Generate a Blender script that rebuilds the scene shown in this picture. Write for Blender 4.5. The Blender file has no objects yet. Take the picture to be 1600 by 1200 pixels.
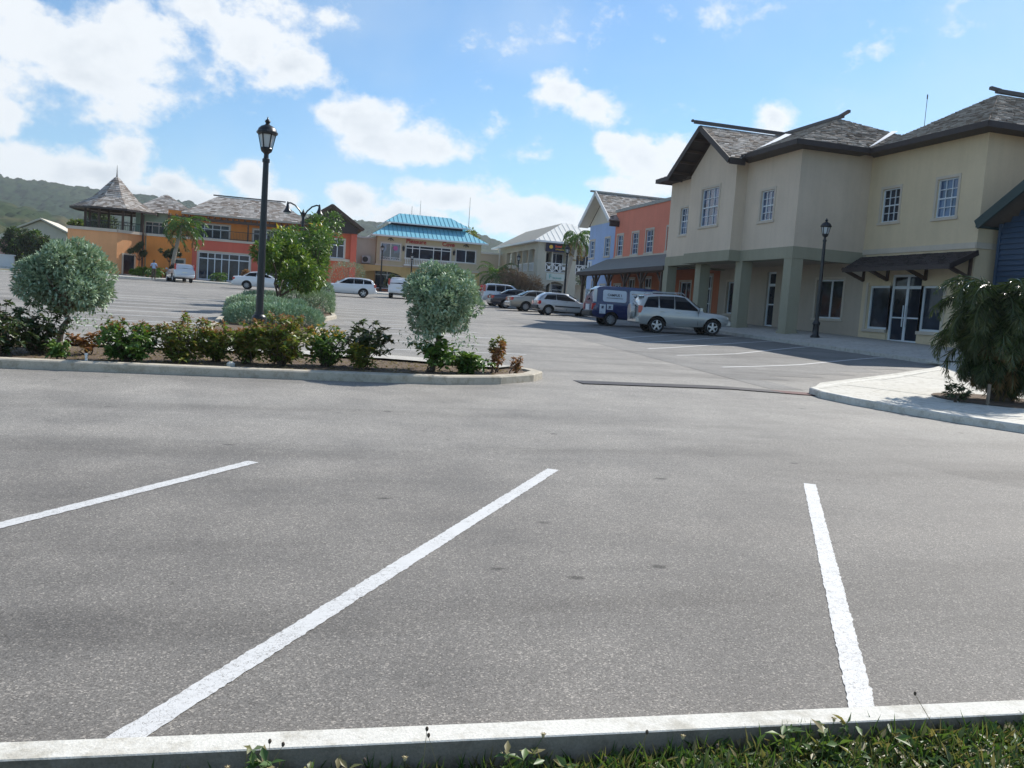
import bpy, bmesh, math, random
import numpy as np
from mathutils import Vector, Matrix
R = math.radians
random.seed(7)
RNG = np.random.default_rng(11)
SC = bpy.context.scene
COL = SC.collection

# ------------------------------------------------------------------ camera
YAW, ROLL, PITCH, EYE = R(15.6), R(4.0), math.atan(118.7/1350), 1.65
right0 = Vector((math.cos(YAW), -math.sin(YAW), 0)); fwd0 = Vector((math.sin(YAW), math.cos(YAW), 0)); zup = Vector((0, 0, 1))
fwd = fwd0*math.cos(PITCH) - zup*math.sin(PITCH)
upv = fwd0*math.sin(PITCH) + zup*math.cos(PITCH)
ex = right0*math.cos(ROLL) + upv*math.sin(ROLL)
ey = -right0*math.sin(ROLL) + upv*math.cos(ROLL)
cam_data = bpy.data.cameras.new('camera')
cam = bpy.data.objects.new('camera', cam_data); COL.objects.link(cam)
cam.matrix_world = Matrix(((ex.x, ey.x, -fwd.x, 0), (ex.y, ey.y, -fwd.y, 0), (ex.z, ey.z, -fwd.z, EYE), (0, 0, 0, 1)))
cam_data.sensor_fit = 'HORIZONTAL'; cam_data.sensor_width = 36; cam_data.lens = 36*1350/1600
cam_data.clip_start = 0.05; cam_data.clip_end = 6000
SC.camera = cam

# ------------------------------------------------------------------ sky, sun, exposure
SUN_AZ, SUN_EL = R(31), R(41)            # azimuth from +X towards +Y
world = bpy.data.worlds.new('World'); SC.world = world; world.use_nodes = True
wn, wl = world.node_tree.nodes, world.node_tree.links
wn.clear()
def W(t, **kw):
    n = wn.new(t)
    for k, v in kw.items(): setattr(n, k, v)
    return n
def wmath(op, a, b=None, c=None, clamp=False):
    n = W('ShaderNodeMath', operation=op, use_clamp=clamp)
    for i, x in enumerate((a, b, c)):
        if x is None: continue
        if isinstance(x, (int, float)): n.inputs[i].default_value = x
        else: wl.new(x, n.inputs[i])
    return n.outputs[0]
def wsmooth(v, a, b, o0=0., o1=1.):
    n = W('ShaderNodeMapRange', interpolation_type='SMOOTHSTEP')
    wl.new(v, n.inputs[0])
    for i, x in zip((1, 2, 3, 4), (a, b, o0, o1)): n.inputs[i].default_value = x
    return n.outputs[0]
tc = W('ShaderNodeTexCoord'); sep = W('ShaderNodeSeparateXYZ'); wl.new(tc.outputs['Generated'], sep.inputs[0])
sky = W('ShaderNodeTexSky', sky_type='NISHITA'); sky.sun_disc = False
sky.sun_elevation = SUN_EL; sky.sun_rotation = R(90) - SUN_AZ
sky.altitude = 0; sky.air_density = 1.0; sky.dust_density = 0.25; sky.ozone_density = 3.0
SKY_STRENGTH = 0.115
az = wmath('MULTIPLY', wmath('ARCTAN2', sep.outputs[0], sep.outputs[1]), 57.2958)
el = wmath('MULTIPLY', wmath('ARCSINE', sep.outputs[2]), 57.2958)
comb = W('ShaderNodeCombineXYZ'); wl.new(az, comb.inputs[0]); wl.new(el, comb.inputs[1])
# cumulus banks: azimuth, elevation, half width, half height (degrees), fullness
BANKS = [(-13.6, 12.3, 8.5, 3.4, .82), (-8.8, 13.5, 5.5, 2.8, .85), (-12.0, 11.3, 6.4, 1.3, 0.9), (-2.0, 15.2, 3.6, 3.2, 1), (0.3, 13.7, 2.8, 1.7, 1), (-4.7, 16.2, 3.4, 1.9, 1), (5.0, 11.0, 3.6, 1.6, 1), (8.5, 9.9, 3.6, 1.7, 1), (2.8, 11.2, 1.9, 1.0, 0.9), (6.3, 9.8, 4.7, 1.5, 0.9), (-15.2, 8.3, 1.5, 1.5, 1), (-14.7, 6.3, 2.5, 1.7, 1), (-9.1, 7.4, 2.1, 1.6, 1), (-10.5, 6.2, 4.7, 1.4, 1), (-6.4, 6.1, 2.1, 1.1, 1), (-7.7, 5.2, 8.1, 1.1, 0.9), (-1.6, 6.6, 1.9, 1.4, 1), (0.1, 5.8, 2.5, 0.9, 0.9), (4.9, 6.2, 2.5, 1.2, 1), (10.6, 6.8, 4.2, 1.5, 1), (8.2, 5.3, 6.0, 1.35, 1.0), (13.6, 6.0, 3.4, 1.2, 0.95), (15.7, 5.4, 5.5, 1.2, 1.05), (17.6, 14.0, 3.0, 1.7, 0.85), (19.7, 13.2, 2.8, 1.3, 0.85), (16.3, 14.4, 1.7, 0.9, 0.7), (18.9, 15.2, .9, 1.3, .6), (12.7, 13.7, 1.3, 0.6, 0.45), (22.9, 9.8, 2.9, 1.8, 1), (21.1, 10.7, 1.5, 0.9, 0.95), (25.0, 10.7, 1.9, 1.2, 1), (23.4, 8.4, 3.8, 1.1, 0.95), (30.8, 12.8, 1.8, 1.4, 1), (15.8, 9.8, 2.1, 0.7, 0.35), (17.7, 6.2, 3.4, 1.1, 0.85), (2.7, 16.7, 1.5, 0.6, 0.35),
         (-24, 13, 7, 4, 1), (-30, 7, 9, 2.5, 1), (40, 9, 6, 2.2, 1), (52, 7, 8, 2, 1), (48, 22, 6, 2.5, .8), (-40, 24, 9, 5, .9), (-70, 14, 12, 4, 1), (80, 12, 10, 3, 1)]
field = None
for (a, e, ra, re_, s) in BANKS:
    sub = W('ShaderNodeVectorMath', operation='SUBTRACT'); wl.new(comb.outputs[0], sub.inputs[0]); sub.inputs[1].default_value = (a, e, 0)
    mul = W('ShaderNodeVectorMath', operation='MULTIPLY'); wl.new(sub.outputs[0], mul.inputs[0]); mul.inputs[1].default_value = (1/(ra*1.25), 1/(re_*1.3), 0)
    ln = W('ShaderNodeVectorMath', operation='LENGTH'); wl.new(mul.outputs[0], ln.inputs[0])
    v = wmath('MULTIPLY', wmath('SUBTRACT', 1.0, ln.outputs[1]), s)
    field = v if field is None else wmath('MAXIMUM', field, v)
# elsewhere round the horizon the same broken cumulus goes on
far_n = W('ShaderNodeTexNoise'); far_n.inputs['Scale'].default_value = 3.2; far_n.inputs['Detail'].default_value = 3
stretch = W('ShaderNodeVectorMath', operation='MULTIPLY'); wl.new(tc.outputs['Generated'], stretch.inputs[0]); stretch.inputs[1].default_value = (1, 1, 2.6)
wl.new(stretch.outputs[0], far_n.inputs['Vector'])
away = wsmooth(wmath('ABSOLUTE', wmath('SUBTRACT', az, 9.0)), 38, 70)
far_f = wmath('MULTIPLY', wmath('SUBTRACT', wmath('MULTIPLY', wmath('SUBTRACT', far_n.outputs[0], 0.5), 3.0), 0.05), away)
field = wmath('MAXIMUM', field, far_f)
n1 = W('ShaderNodeTexNoise'); n1.inputs['Scale'].default_value = 17; n1.inputs['Detail'].default_value = 11; n1.inputs['Roughness'].default_value = .62
st2 = W('ShaderNodeVectorMath', operation='MULTIPLY'); wl.new(tc.outputs['Generated'], st2.inputs[0]); st2.inputs[1].default_value = (1, 1, 1.35)
wl.new(st2.outputs[0], n1.inputs['Vector'])
dens = wmath('ADD', field, wmath('MULTIPLY', wmath('SUBTRACT', n1.outputs[0], 0.53), 1.9))
cover = wsmooth(dens, 0.06, 0.50, 0, 0.95)
n2 = W('ShaderNodeTexNoise'); n2.inputs['Scale'].default_value = 5; n2.inputs['Detail'].default_value = 4
wl.new(st2.outputs[0], n2.inputs['Vector'])
veil = wmath('MULTIPLY', wsmooth(n2.outputs[0], .42, .72), .22)                  # thin high haze
low = wsmooth(el, -1.0, 8.0, .36, 0.0)                                              # air whitening towards the horizon
veil = wmath('MAXIMUM', veil, low)
core = wsmooth(dens, 0.40, 1.0)
n3 = W('ShaderNodeTexNoise'); n3.inputs['Scale'].default_value = 9; n3.inputs['Detail'].default_value = 6
sh3 = W('ShaderNodeVectorMath', operation='ADD'); wl.new(st2.outputs[0], sh3.inputs[0]); sh3.inputs[1].default_value = (.0, .0, .03)
wl.new(sh3.outputs[0], n3.inputs['Vector'])
shade = wmath('MULTIPLY', core, wsmooth(n3.outputs[0], .36, .60))
ccol = W('ShaderNodeMix', data_type='RGBA'); wl.new(shade, ccol.inputs['Factor'])
ccol.inputs['A'].default_value = (6.6, 6.85, 7.05, 1); ccol.inputs['B'].default_value = (4.9, 5.3, 5.7, 1)
skyg = W('ShaderNodeMix', data_type='RGBA', blend_type='MULTIPLY'); skyg.inputs['Factor'].default_value = 1
wl.new(sky.outputs[0], skyg.inputs['A']); skyg.inputs['B'].default_value = (.72, .93, 1.02, 1)
mv = W('ShaderNodeMix', data_type='RGBA'); wl.new(veil, mv.inputs['Factor']); wl.new(skyg.outputs['Result'], mv.inputs['A']); mv.inputs['B'].default_value = (5.0, 5.9, 6.7, 1)
mc = W('ShaderNodeMix', data_type='RGBA'); wl.new(cover, mc.inputs['Factor']); wl.new(mv.outputs['Result'], mc.inputs['A']); wl.new(ccol.outputs['Result'], mc.inputs['B'])
bg = W('ShaderNodeBackground'); bg.inputs['Strength'].default_value = SKY_STRENGTH
wl.new(mc.outputs['Result'], bg.inputs['Color'])
wo = W('ShaderNodeOutputWorld'); wl.new(bg.outputs[0], wo.inputs['Surface'])

sun_d = bpy.data.lights.new('sun', 'SUN'); sun_d.energy = 5.0; sun_d.angle = R(.55); sun_d.color = (1, .95, .87)
sun = bpy.data.objects.new('sun', sun_d); COL.objects.link(sun)
sdir = Vector((math.cos(SUN_EL)*math.cos(SUN_AZ), math.cos(SUN_EL)*math.sin(SUN_AZ), math.sin(SUN_EL)))
sun.rotation_euler = sdir.to_track_quat('Z', 'Y').to_euler()
sun.location = sdir*200
vs = SC.view_settings
vs.view_transform = 'Standard'; vs.look = 'None'; vs.gamma = 1; vs.use_curve_mapping = False; vs.exposure = 0.34
SC.cycles.max_bounces = 6; SC.cycles.transparent_max_bounces = 8

# ------------------------------------------------------------------ materials
def srgb(r, g, b):
    f = lambda c: (c/255/12.92 if c/255 <= .04045 else ((c/255+.055)/1.055)**2.4)
    return (f(r), f(g), f(b), 1)
def newmat(name):
    m = bpy.data.materials.new(name); m.use_nodes = True
    nt = m.node_tree
    return m, nt, nt.nodes['Principled BSDF']
def N(nt, t, **kw):
    n = nt.nodes.new(t)
    for k, v in kw.items(): setattr(n, k, v)
    return n
def tex(nt, kind, scale, detail=4, vec=None, rough=.55):
    n = N(nt, 'ShaderNodeTexNoise' if kind == 'n' else 'ShaderNodeTexVoronoi')
    n.inputs['Scale'].default_value = scale
    if kind == 'n': n.inputs['Detail'].default_value = detail; n.inputs['Roughness'].default_value = rough
    if vec is not None: nt.links.new(vec, n.inputs['Vector'])
    return n
def objcoord(nt, scale=None):
    g = N(nt, 'ShaderNodeNewGeometry')
    if scale is None: return g.outputs['Position']
    m = N(nt, 'ShaderNodeVectorMath', operation='MULTIPLY'); nt.links.new(g.outputs['Position'], m.inputs[0]); m.inputs[1].default_value = scale
    return m.outputs[0]
def ramp(nt, v, pts):
    r = N(nt, 'ShaderNodeValToRGB'); nt.links.new(v, r.inputs[0])
    e = r.color_ramp.elements
    while len(e) < len(pts): e.new(.5)
    for i, (p, c) in enumerate(pts): e[i].position = p; e[i].color = c if len(c) == 4 else (*c, 1)
    return r.outputs[0]
def mix(nt, f, a, b, mode='MIX'):
    n = N(nt, 'ShaderNodeMix', data_type='RGBA', blend_type=mode)
    for k, x in (('Factor', f), ('A', a), ('B', b)):
        if isinstance(x, (int, float)): n.inputs[k].default_value = x
        elif isinstance(x, tuple): n.inputs[k].default_value = x if len(x) == 4 else (*x, 1)
        else: nt.links.new(x, n.inputs[k])
    return n.outputs['Result']
def bump(nt, b, v, strength, dist=.01):
    n = N(nt, 'ShaderNodeBump'); n.inputs['Strength'].default_value = strength; n.inputs['Distance'].default_value = dist
    nt.links.new(v, n.inputs['Height']); nt.links.new(n.outputs[0], b.inputs['Normal'])
def sc_(c, k): return (c[0]*k, c[1]*k, c[2]*k, 1)

def mat_plain(name, col, rough=.6, metal=0, var=.12, scale=6, bmp=.15, spec=.5, coat=0):
    m, nt, b = newmat(name); v = objcoord(nt)
    t = tex(nt, 'n', scale, 5, v)
    nt.links.new(mix(nt, t.outputs[0], sc_(col, 1-var), sc_(col, 1+var)), b.inputs['Base Color'])
    b.inputs['Roughness'].default_value = rough; b.inputs['Metallic'].default_value = metal
    b.inputs['Specular IOR Level'].default_value = spec; b.inputs['Coat Weight'].default_value = coat
    if coat: b.inputs['Coat Roughness'].default_value = .06
    if bmp: bump(nt, b, tex(nt, 'n', scale*12, 3, v).outputs[0], bmp, .004)
    return m
def mat_stucco(name, col, streak=.09):
    m, nt, b = newmat(name); v = objcoord(nt)
    big = tex(nt, 'n', .55, 5, v); fine = tex(nt, 'n', 9, 4, v)
    st = tex(nt, 'n', 1.0, 5, objcoord(nt, (2.6, 2.6, .22)), .65)
    c = mix(nt, big.outputs[0], sc_(col, .78), sc_(col, 1.14))
    c = mix(nt, ramp(nt, st.outputs[0], [(.38, (1, 1, 1)), (.70, (1-streak*1.6,)*3)]), c, c, 'MIX') if False else c
    s = ramp(nt, st.outputs[0], [(.42, (1, 1, 1)), (.72, (1-streak, 1-streak, 1-streak*1.1))])
    c = mix(nt, 1.0, c, s, 'MULTIPLY')
    c = mix(nt, .22, c, mix(nt, fine.outputs[0], sc_(col, .8), sc_(col, 1.2)))
    nt.links.new(c, b.inputs['Base Color']); b.inputs['Roughness'].default_value = .9; b.inputs['Specular IOR Level'].default_value = .2
    bump(nt, b, tex(nt, 'n', 60, 3, v).outputs[0], .25, .006)
    return m
def mat_island(name, cols, rough=.7, spec=.3, transl=0., bmp=0, metal=0):
    """colour picked per separate piece (shingle, leaf, blade)"""
    m, nt, b = newmat(name)
    g = N(nt, 'ShaderNodeNewGeometry')
    r = ramp(nt, g.outputs['Random Per Island'], [((i+.0)/max(1, len(cols)-1), c) for i, c in enumerate(cols)])
    t = tex(nt, 'n', 3.0, 3, g.outputs['Position'])
    c = mix(nt, t.outputs[0], mix(nt, 1.0, r, (.8, .8, .8, 1), 'MULTIPLY'), mix(nt, 1.0, r, (1.2, 1.2, 1.2, 1), 'MULTIPLY'))
    nt.links.new(c, b.inputs['Base Color']); b.inputs['Roughness'].default_value = rough; b.inputs['Specular IOR Level'].default_value = spec
    b.inputs['Metallic'].default_value = metal
    if transl > 0:
        tr = N(nt, 'ShaderNodeBsdfTranslucent'); nt.links.new(mix(nt, 1.0, c, (1.25, 1.3, .7, 1), 'MULTIPLY'), tr.inputs['Color'])
        ms = N(nt, 'ShaderNodeMixShader'); ms.inputs[0].default_value = transl
        out = nt.nodes['Material Output']
        nt.links.new(b.outputs[0], ms.inputs[1]); nt.links.new(tr.outputs[0], ms.inputs[2]); nt.links.new(ms.outputs[0], out.inputs['Surface'])
    return m
def mat_glass(name, col=(.012, .018, .026, 1), rough=.04, lum=.0, spec=.30):
    m, nt, b = newmat(name)
    oi = N(nt, 'ShaderNodeObjectInfo')
    t = tex(nt, 'n', 1.3, 2, objcoord(nt))
    c = mix(nt, oi.outputs['Random'], sc_(col, .55), sc_(col, 1.8))
    c = mix(nt, ramp(nt, t.outputs[0], [(.45, (0, 0, 0)), (.62, (1, 1, 1))]), c, sc_(col, 2.2+lum))
    nt.links.new(c, b.inputs['Base Color']); b.inputs['Roughness'].default_value = rough; b.inputs['IOR'].default_value = 1.52
    b.inputs['Specular IOR Level'].default_value = spec
    bump(nt, b, tex(nt, 'n', .9, 1, objcoord(nt)).outputs[0], .06, .05)
    return m

def mat_asphalt(name, base, fresh=0.):
    m, nt, b = newmat(name); v = objcoord(nt)
    big = tex(nt, 'n', .16, 6, v, .62); mid = tex(nt, 'n', 1.1, 6, v, .65)
    lane = tex(nt, 'n', .35, 5, objcoord(nt, (.22, 1.5, 1)), .6)
    grit = tex(nt, 'v', 95, vec=v); grit2 = tex(nt, 'n', 120, 4, v, .8)
    c = mix(nt, big.outputs[0], sc_(base, .80), sc_(base, 1.18))
    c = mix(nt, 1., c, ramp(nt, mid.outputs[0], [(.30, (.78, .775, .77)), (.70, (1.17, 1.165, 1.15))]), 'MULTIPLY')
    c = mix(nt, 1., c, ramp(nt, lane.outputs[0], [(.36, (.76, .755, .75)), (.50, (1, 1, 1)), (.66, (1.12, 1.11, 1.10))]), 'MULTIPLY')
    st_ = tex(nt, 'v', 135, vec=v)
    stn = N(nt, 'ShaderNodeSeparateColor'); nt.links.new(st_.outputs['Color'], stn.inputs[0])
    c = mix(nt, 1., c, ramp(nt, stn.outputs[0], [(.0, (.62, .61, .60)), (.30, (.86, .86, .85)), (.84, (1.04, 1.04, 1.04)), (.97, (1.75, 1.72, 1.66))]), 'MULTIPLY')
    g2 = ramp(nt, grit2.outputs[0], [(.30, (.42, .415, .41)), (.50, (1, 1, 1)), (.70, (1.55, 1.53, 1.50))])
    c = mix(nt, .85, c, mix(nt, 1., c, g2, 'MULTIPLY'))
    # scattered pale chips
    chips = ramp(nt, grit.outputs['Color'], [(.93, (0, 0, 0)), (.95, (1, 1, 1))])
    near = ramp(nt, grit.outputs['Distance'], [(.0, (1, 1, 1)), (.42, (0, 0, 0))])
    c = mix(nt, mix(nt, 1., chips, near, 'MULTIPLY'), c, sc_(base, 3.2))
    # oil drips
    sp = tex(nt, 'v', 1.15, vec=objcoord(nt, (1, 1.5, 1)))
    spn = N(nt, 'ShaderNodeMath', operation='ADD'); nt.links.new(sp.outputs['Distance'], spn.inputs[0])
    tn = tex(nt, 'n', 6, 3, v); mm = N(nt, 'ShaderNodeMath', operation='MULTIPLY'); nt.links.new(tn.outputs[0], mm.inputs[0]); mm.inputs[1].default_value = .16
    nt.links.new(mm.outputs[0], spn.inputs[1])
    oil = ramp(nt, spn.outputs[0], [(.10, (.42, .42, .42)), (.155, (1, 1, 1))])
    c = mix(nt, 1., c, oil, 'MULTIPLY')
    # fine surface cracks
    cr = N(nt, 'ShaderNodeTexVoronoi', feature='DISTANCE_TO_EDGE'); cr.inputs['Scale'].default_value = .33
    wv = N(nt, 'ShaderNodeVectorMath', operation='ADD'); nt.links.new(v, wv.inputs[0]); nt.links.new(mid.outputs['Color'], wv.inputs[1]); nt.links.new(wv.outputs[0], cr.inputs['Vector'])
    crk = ramp(nt, cr.outputs['Distance'], [(.0012, (.93, .93, .93)), (.004, (1, 1, 1))])
    c = mix(nt, 1., c, crk, 'MULTIPLY')
    # browner over the near stalls, paler from the lane onward
    sp3 = N(nt, 'ShaderNodeSeparateXYZ'); nt.links.new(v, sp3.inputs[0])
    ad = N(nt, 'ShaderNodeMath', operation='MULTIPLY_ADD'); nt.links.new(big.outputs[0], ad.inputs[0]); ad.inputs[1].default_value = 4.5; nt.links.new(sp3.outputs[1], ad.inputs[2])
    mr = N(nt, 'ShaderNodeMapRange', interpolation_type='SMOOTHSTEP'); nt.links.new(ad.outputs[0], mr.inputs[0])
    for i_, x_ in zip((1, 2, 3, 4), (7.5, 13.0, 0., 1.)): mr.inputs[i_].default_value = x_
    # an older, darker lift of surfacing whose edge runs off to the right of the stalls
    dn = N(nt, 'ShaderNodeVectorMath', operation='DOT_PRODUCT'); wv2 = N(nt, 'ShaderNodeVectorMath', operation='ADD'); nt.links.new(v, wv2.inputs[0])
    wob = N(nt, 'ShaderNodeVectorMath', operation='SCALE'); nt.links.new(mid.outputs['Color'], wob.inputs[0]); wob.inputs['Scale'].default_value = .35; nt.links.new(wob.outputs[0], wv2.inputs[1])
    sb = N(nt, 'ShaderNodeVectorMath', operation='SUBTRACT'); nt.links.new(wv2.outputs[0], sb.inputs[0]); sb.inputs[1].default_value = (6.75, 8.3, 0)
    nt.links.new(sb.outputs[0], dn.inputs[0]); dn.inputs[1].default_value = (.915, .405, 0)
    m1 = N(nt, 'ShaderNodeMapRange', interpolation_type='SMOOTHSTEP'); nt.links.new(dn.outputs['Value'], m1.inputs[0])
    for i_, x_ in zip((1, 2, 3, 4), (.0, .16, 0., 1.)): m1.inputs[i_].default_value = x_
    m2 = N(nt, 'ShaderNodeMapRange', interpolation_type='SMOOTHSTEP'); nt.links.new(sp3.outputs[1], m2.inputs[0])
    for i_, x_ in zip((1, 2, 3, 4), (7.3, 8.4, 1., 0.)): m2.inputs[i_].default_value = x_
    mm2 = N(nt, 'ShaderNodeMath', operation='MULTIPLY'); nt.links.new(m1.outputs[0], mm2.inputs[0]); nt.links.new(m2.outputs[0], mm2.inputs[1])
    c = mix(nt, 1., c, mix(nt, mm2.outputs[0], (1, 1, 1, 1), (.80, .80, .80, 1)), 'MULTIPLY')
    c = mix(nt, 1., c, mix(nt, mr.outputs[0], (.90, .885, .87, 1), (1.20, 1.20, 1.19, 1)), 'MULTIPLY')
    nt.links.new(c, b.inputs['Base Color'])
    nt.links.new(ramp(nt, mid.outputs[0], [(.3, (.70,)*3), (.7, (.82,)*3)]), b.inputs['Roughness']); b.inputs['Specular IOR Level'].default_value = .30
    bump(nt, b, grit2.outputs[0], .55, .006)
    return m
def mat_paint(name, asphalt_col):
    m, nt, b = newmat(name); v = objcoord(nt)
    cr = N(nt, 'ShaderNodeTexVoronoi', feature='DISTANCE_TO_EDGE'); cr.inputs['Scale'].default_value = 9
    t = tex(nt, 'n', 5, 5, v); wv = N(nt, 'ShaderNodeVectorMath', operation='ADD'); nt.links.new(v, wv.inputs[0]); nt.links.new(t.outputs['Color'], wv.inputs[1]); nt.links.new(wv.outputs[0], cr.inputs['Vector'])
    crack = ramp(nt, cr.outputs['Distance'], [(.008, (1, 1, 1)), (.03, (0, 0, 0))])
    sel = ramp(nt, tex(nt, 'n', 1.3, 3, v).outputs[0], [(.42, (0, 0, 0)), (.52, (1, 1, 1))])
    wear = ramp(nt, tex(nt, 'n', 38, 5, v, .75).outputs[0], [(.585, (0, 0, 0)), (.66, (1, 1, 1))])
    f = mix(nt, 1., mix(nt, 1., crack, sel, 'MULTIPLY'), wear, 'LIGHTEN')
    c = mix(nt, tex(nt, 'n', 14, 5, v, .7).outputs[0], (.48, .48, .47, 1), (.68, .68, .67, 1))
    nt.links.new(mix(nt, f, c, sc_(asphalt_col, 1.2)), b.inputs['Base Color']); b.inputs['Roughness'].default_value = .7
    bump(nt, b, tex(nt, 'n', 190, 3, v).outputs[0], .4, .004)
    return m
def mat_concrete(name, col, stain=.25):
    m, nt, b = newmat(name); v = objcoord(nt)
    c = mix(nt, tex(nt, 'n', 1.4, 6, v, .62).outputs[0], sc_(col, 1-stain), sc_(col, 1+stain*.7))
    c = mix(nt, 1., c, ramp(nt, tex(nt, 'n', 7, 6, v, .7).outputs[0], [(.34, (.72, .70, .66)), (.52, (1, 1, 1))]), 'MULTIPLY')
    c = mix(nt, .5, c, mix(nt, 1., c, ramp(nt, tex(nt, 'n', 95, 3, v, .7).outputs[0], [(.3, (.7,)*3), (.7, (1.25,)*3)]), 'MULTIPLY'))
    nt.links.new(c, b.inputs['Base Color']); b.inputs['Roughness'].default_value = .88; b.inputs['Specular IOR Level'].default_value = .25
    bump(nt, b, tex(nt, 'n', 120, 4, v).outputs[0], .35, .006)
    return m
def mat_soil(name, a, b_, scale=5):
    m, nt, b = newmat(name); v = objcoord(nt)
    c = mix(nt, tex(nt, 'n', scale, 7, v, .7).outputs[0], a, b_)
    c = mix(nt, 1., c, ramp(nt, tex(nt, 'n', scale*14, 4, v, .7).outputs[0], [(.3, (.55,)*3), (.7, (1.35,)*3)]), 'MULTIPLY')
    nt.links.new(c, b.inputs['Base Color']); b.inputs['Roughness'].default_value = .95
    bump(nt, b, tex(nt, 'n', scale*8, 5, v).outputs[0], .8, .03)
    return m

ASPH = (.214, .206, .195)
M = {}
M['asphalt'] = mat_asphalt('asphalt', ASPH)
M['asphalt_dark'] = mat_asphalt('asphalt_dark', (.172, .169, .165))
M['paint'] = mat_paint('road_paint', ASPH)
M['kerb'] = mat_concrete('kerb_concrete', (.66, .64, .58), .14)
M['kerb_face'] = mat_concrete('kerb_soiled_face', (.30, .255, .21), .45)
M['kerb_old'] = mat_concrete('kerb_weathered', (.50, .455, .375), .3)
M['walk'] = mat_concrete('walk_concrete', (.50, .48, .44), .2)
M['apron'] = mat_concrete('apron_concrete', (.60, .58, .52), .16)
M['soil'] = mat_soil('bed_soil', (.085, .055, .035, 1), (.19, .135, .09, 1))
M['land'] = mat_soil('land', (.05, .075, .022, 1), (.14, .13, .06, 1), .8)
M['lawn'] = mat_soil('lawn_soil', (.05, .06, .02, 1), (.17, .14, .075, 1), 9)
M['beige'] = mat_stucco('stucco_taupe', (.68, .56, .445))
M['arcade'] = mat_stucco('stucco_brown_taupe_shaded', (.48, .405, .325))  # browner than the upper taupe, with the arcade's shade darkened into the colour
M['cream'] = mat_stucco('stucco_cream', (.70, .565, .385))
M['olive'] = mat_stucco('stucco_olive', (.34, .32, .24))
M['trim'] = mat_stucco('stucco_trim', (.60, .52, .43), .08)
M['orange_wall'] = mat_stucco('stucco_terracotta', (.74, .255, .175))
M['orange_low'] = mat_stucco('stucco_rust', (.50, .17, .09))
M['blue_wall'] = mat_stucco('stucco_sky_blue', (.36, .48, .72))
M['gold_orange'] = mat_stucco('stucco_orange', (.86, .30, .075))
M['gold_rim'] = mat_stucco('stucco_pale_orange', (.84, .42, .20))
M['red_wall'] = mat_stucco('stucco_red', (.66, .15, .10))
M['tile_red'] = mat_stucco('stucco_brick_red', (.62, .15, .08))
M['mint'] = mat_stucco('stucco_mint', (.38, .56, .47))
M['sand'] = mat_stucco('stucco_sand', (.56, .47, .31))
M['mustard'] = mat_stucco('stucco_mustard', (.62, .45, .20))
M['pale'] = mat_stucco('stucco_pale', (.62, .57, .48))
M['whitewall'] = mat_stucco('stucco_white', (.72, .72, .70))
M['pink'] = mat_stucco('stucco_faded_pink', (.52, .30, .27))
M['b2'] = mat_stucco('stucco_khaki', (.53, .49, .40))
M['fascia'] = mat_plain('dark_timber', (.040, .028, .026, 1), .6, var=.3, scale=4)
M['timber'] = mat_plain('brown_timber', (.075, .045, .032, 1), .65, var=.3, scale=4)
M['ridge'] = mat_plain('ridge_metal', (.075, .065, .065, 1), .5, var=.2)
M['flash'] = mat_plain('flashing', (.80, .80, .80, 1), .35, var=.05, bmp=0)
M['coping'] = mat_concrete('coping', (.40, .39, .36), .15)
M['porch_roof'] = mat_plain('porch_roofing', (.205, .205, .185, 1), .8, var=.15, scale=2)
M['white'] = mat_plain('white_paint', (.76, .76, .75, 1), .5, var=.05)
M['alu'] = mat_plain('aluminium_frame', (.66, .70, .74, 1), .45, var=.05, bmp=0)
M['shingle'] = mat_island('cedar_shingle', [(.17, .14, .12), (.30, .27, .24), (.40, .375, .35), (.52, .49, .46), (.25, .20, .165), (.42, .395, .37)], .9, .2)
M['shingle_dark'] = mat_island('dark_shingle', [(.055, .045, .045), (.10, .085, .085), (.075, .06, .06)], .9, .2)
M['deck'] = mat_plain('roof_deck', (.10, .085, .075, 1), .9, var=.2)
M['teal_metal'] = mat_plain('teal_metal', (.20, .50, .61, 1), .45, var=.12, scale=1.2, bmp=0)
M['teal_seam'] = mat_plain('teal_seam', (.06, .25, .33, 1), .5, var=.1, bmp=0)
M['white_metal'] = mat_plain('white_metal', (.74, .73, .68, 1), .45, var=.08, scale=1.2, bmp=0)
M['tan_roof'] = mat_plain('tan_roofing', (.30, .28, .235, 1), .75, var=.1, scale=1.2)
M['glass'] = mat_glass('window_glass', (.012, .017, .026, 1))
M['glass_blue'] = mat_glass('window_glass_blue', (.03, .055, .11, 1), spec=.9)
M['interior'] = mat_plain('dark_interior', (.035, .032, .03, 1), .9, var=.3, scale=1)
M['curtain'] = mat_plain('curtain', (.35, .38, .42, 1), .9)
M['black_metal'] = mat_plain('black_iron', (.012, .014, .018, 1), .38, var=.2, bmp=.05)
M['lamp_glass'] = mat_plain('lamp_glass', (.55, .58, .60, 1), .3, var=.08, bmp=0)
M['bark'] = mat_plain('bark', (.20, .165, .13, 1), .9, var=.35, scale=14, bmp=.8)
M['bark_dark'] = mat_plain('bark_dark', (.10, .075, .055, 1), .9, var=.35, scale=14, bmp=.8)
M['palm_bark'] = mat_plain('palm_bark', (.30, .26, .21, 1), .9, var=.3, scale=9, bmp=.8)
M['silver_leaf'] = mat_island('silver_leaf', [(0.179, 0.277, 0.178), (0.267, 0.375, 0.253), (0.377, 0.492, 0.346), (0.464, 0.554, 0.416), (0.206, 0.304, 0.185)], .55, .4, .07)
M['grey_leaf'] = mat_island('grey_green_leaf', [(0.192, 0.292, 0.194), (0.27, 0.384, 0.258), (0.338, 0.464, 0.323)], .6, .3, .06)
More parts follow.
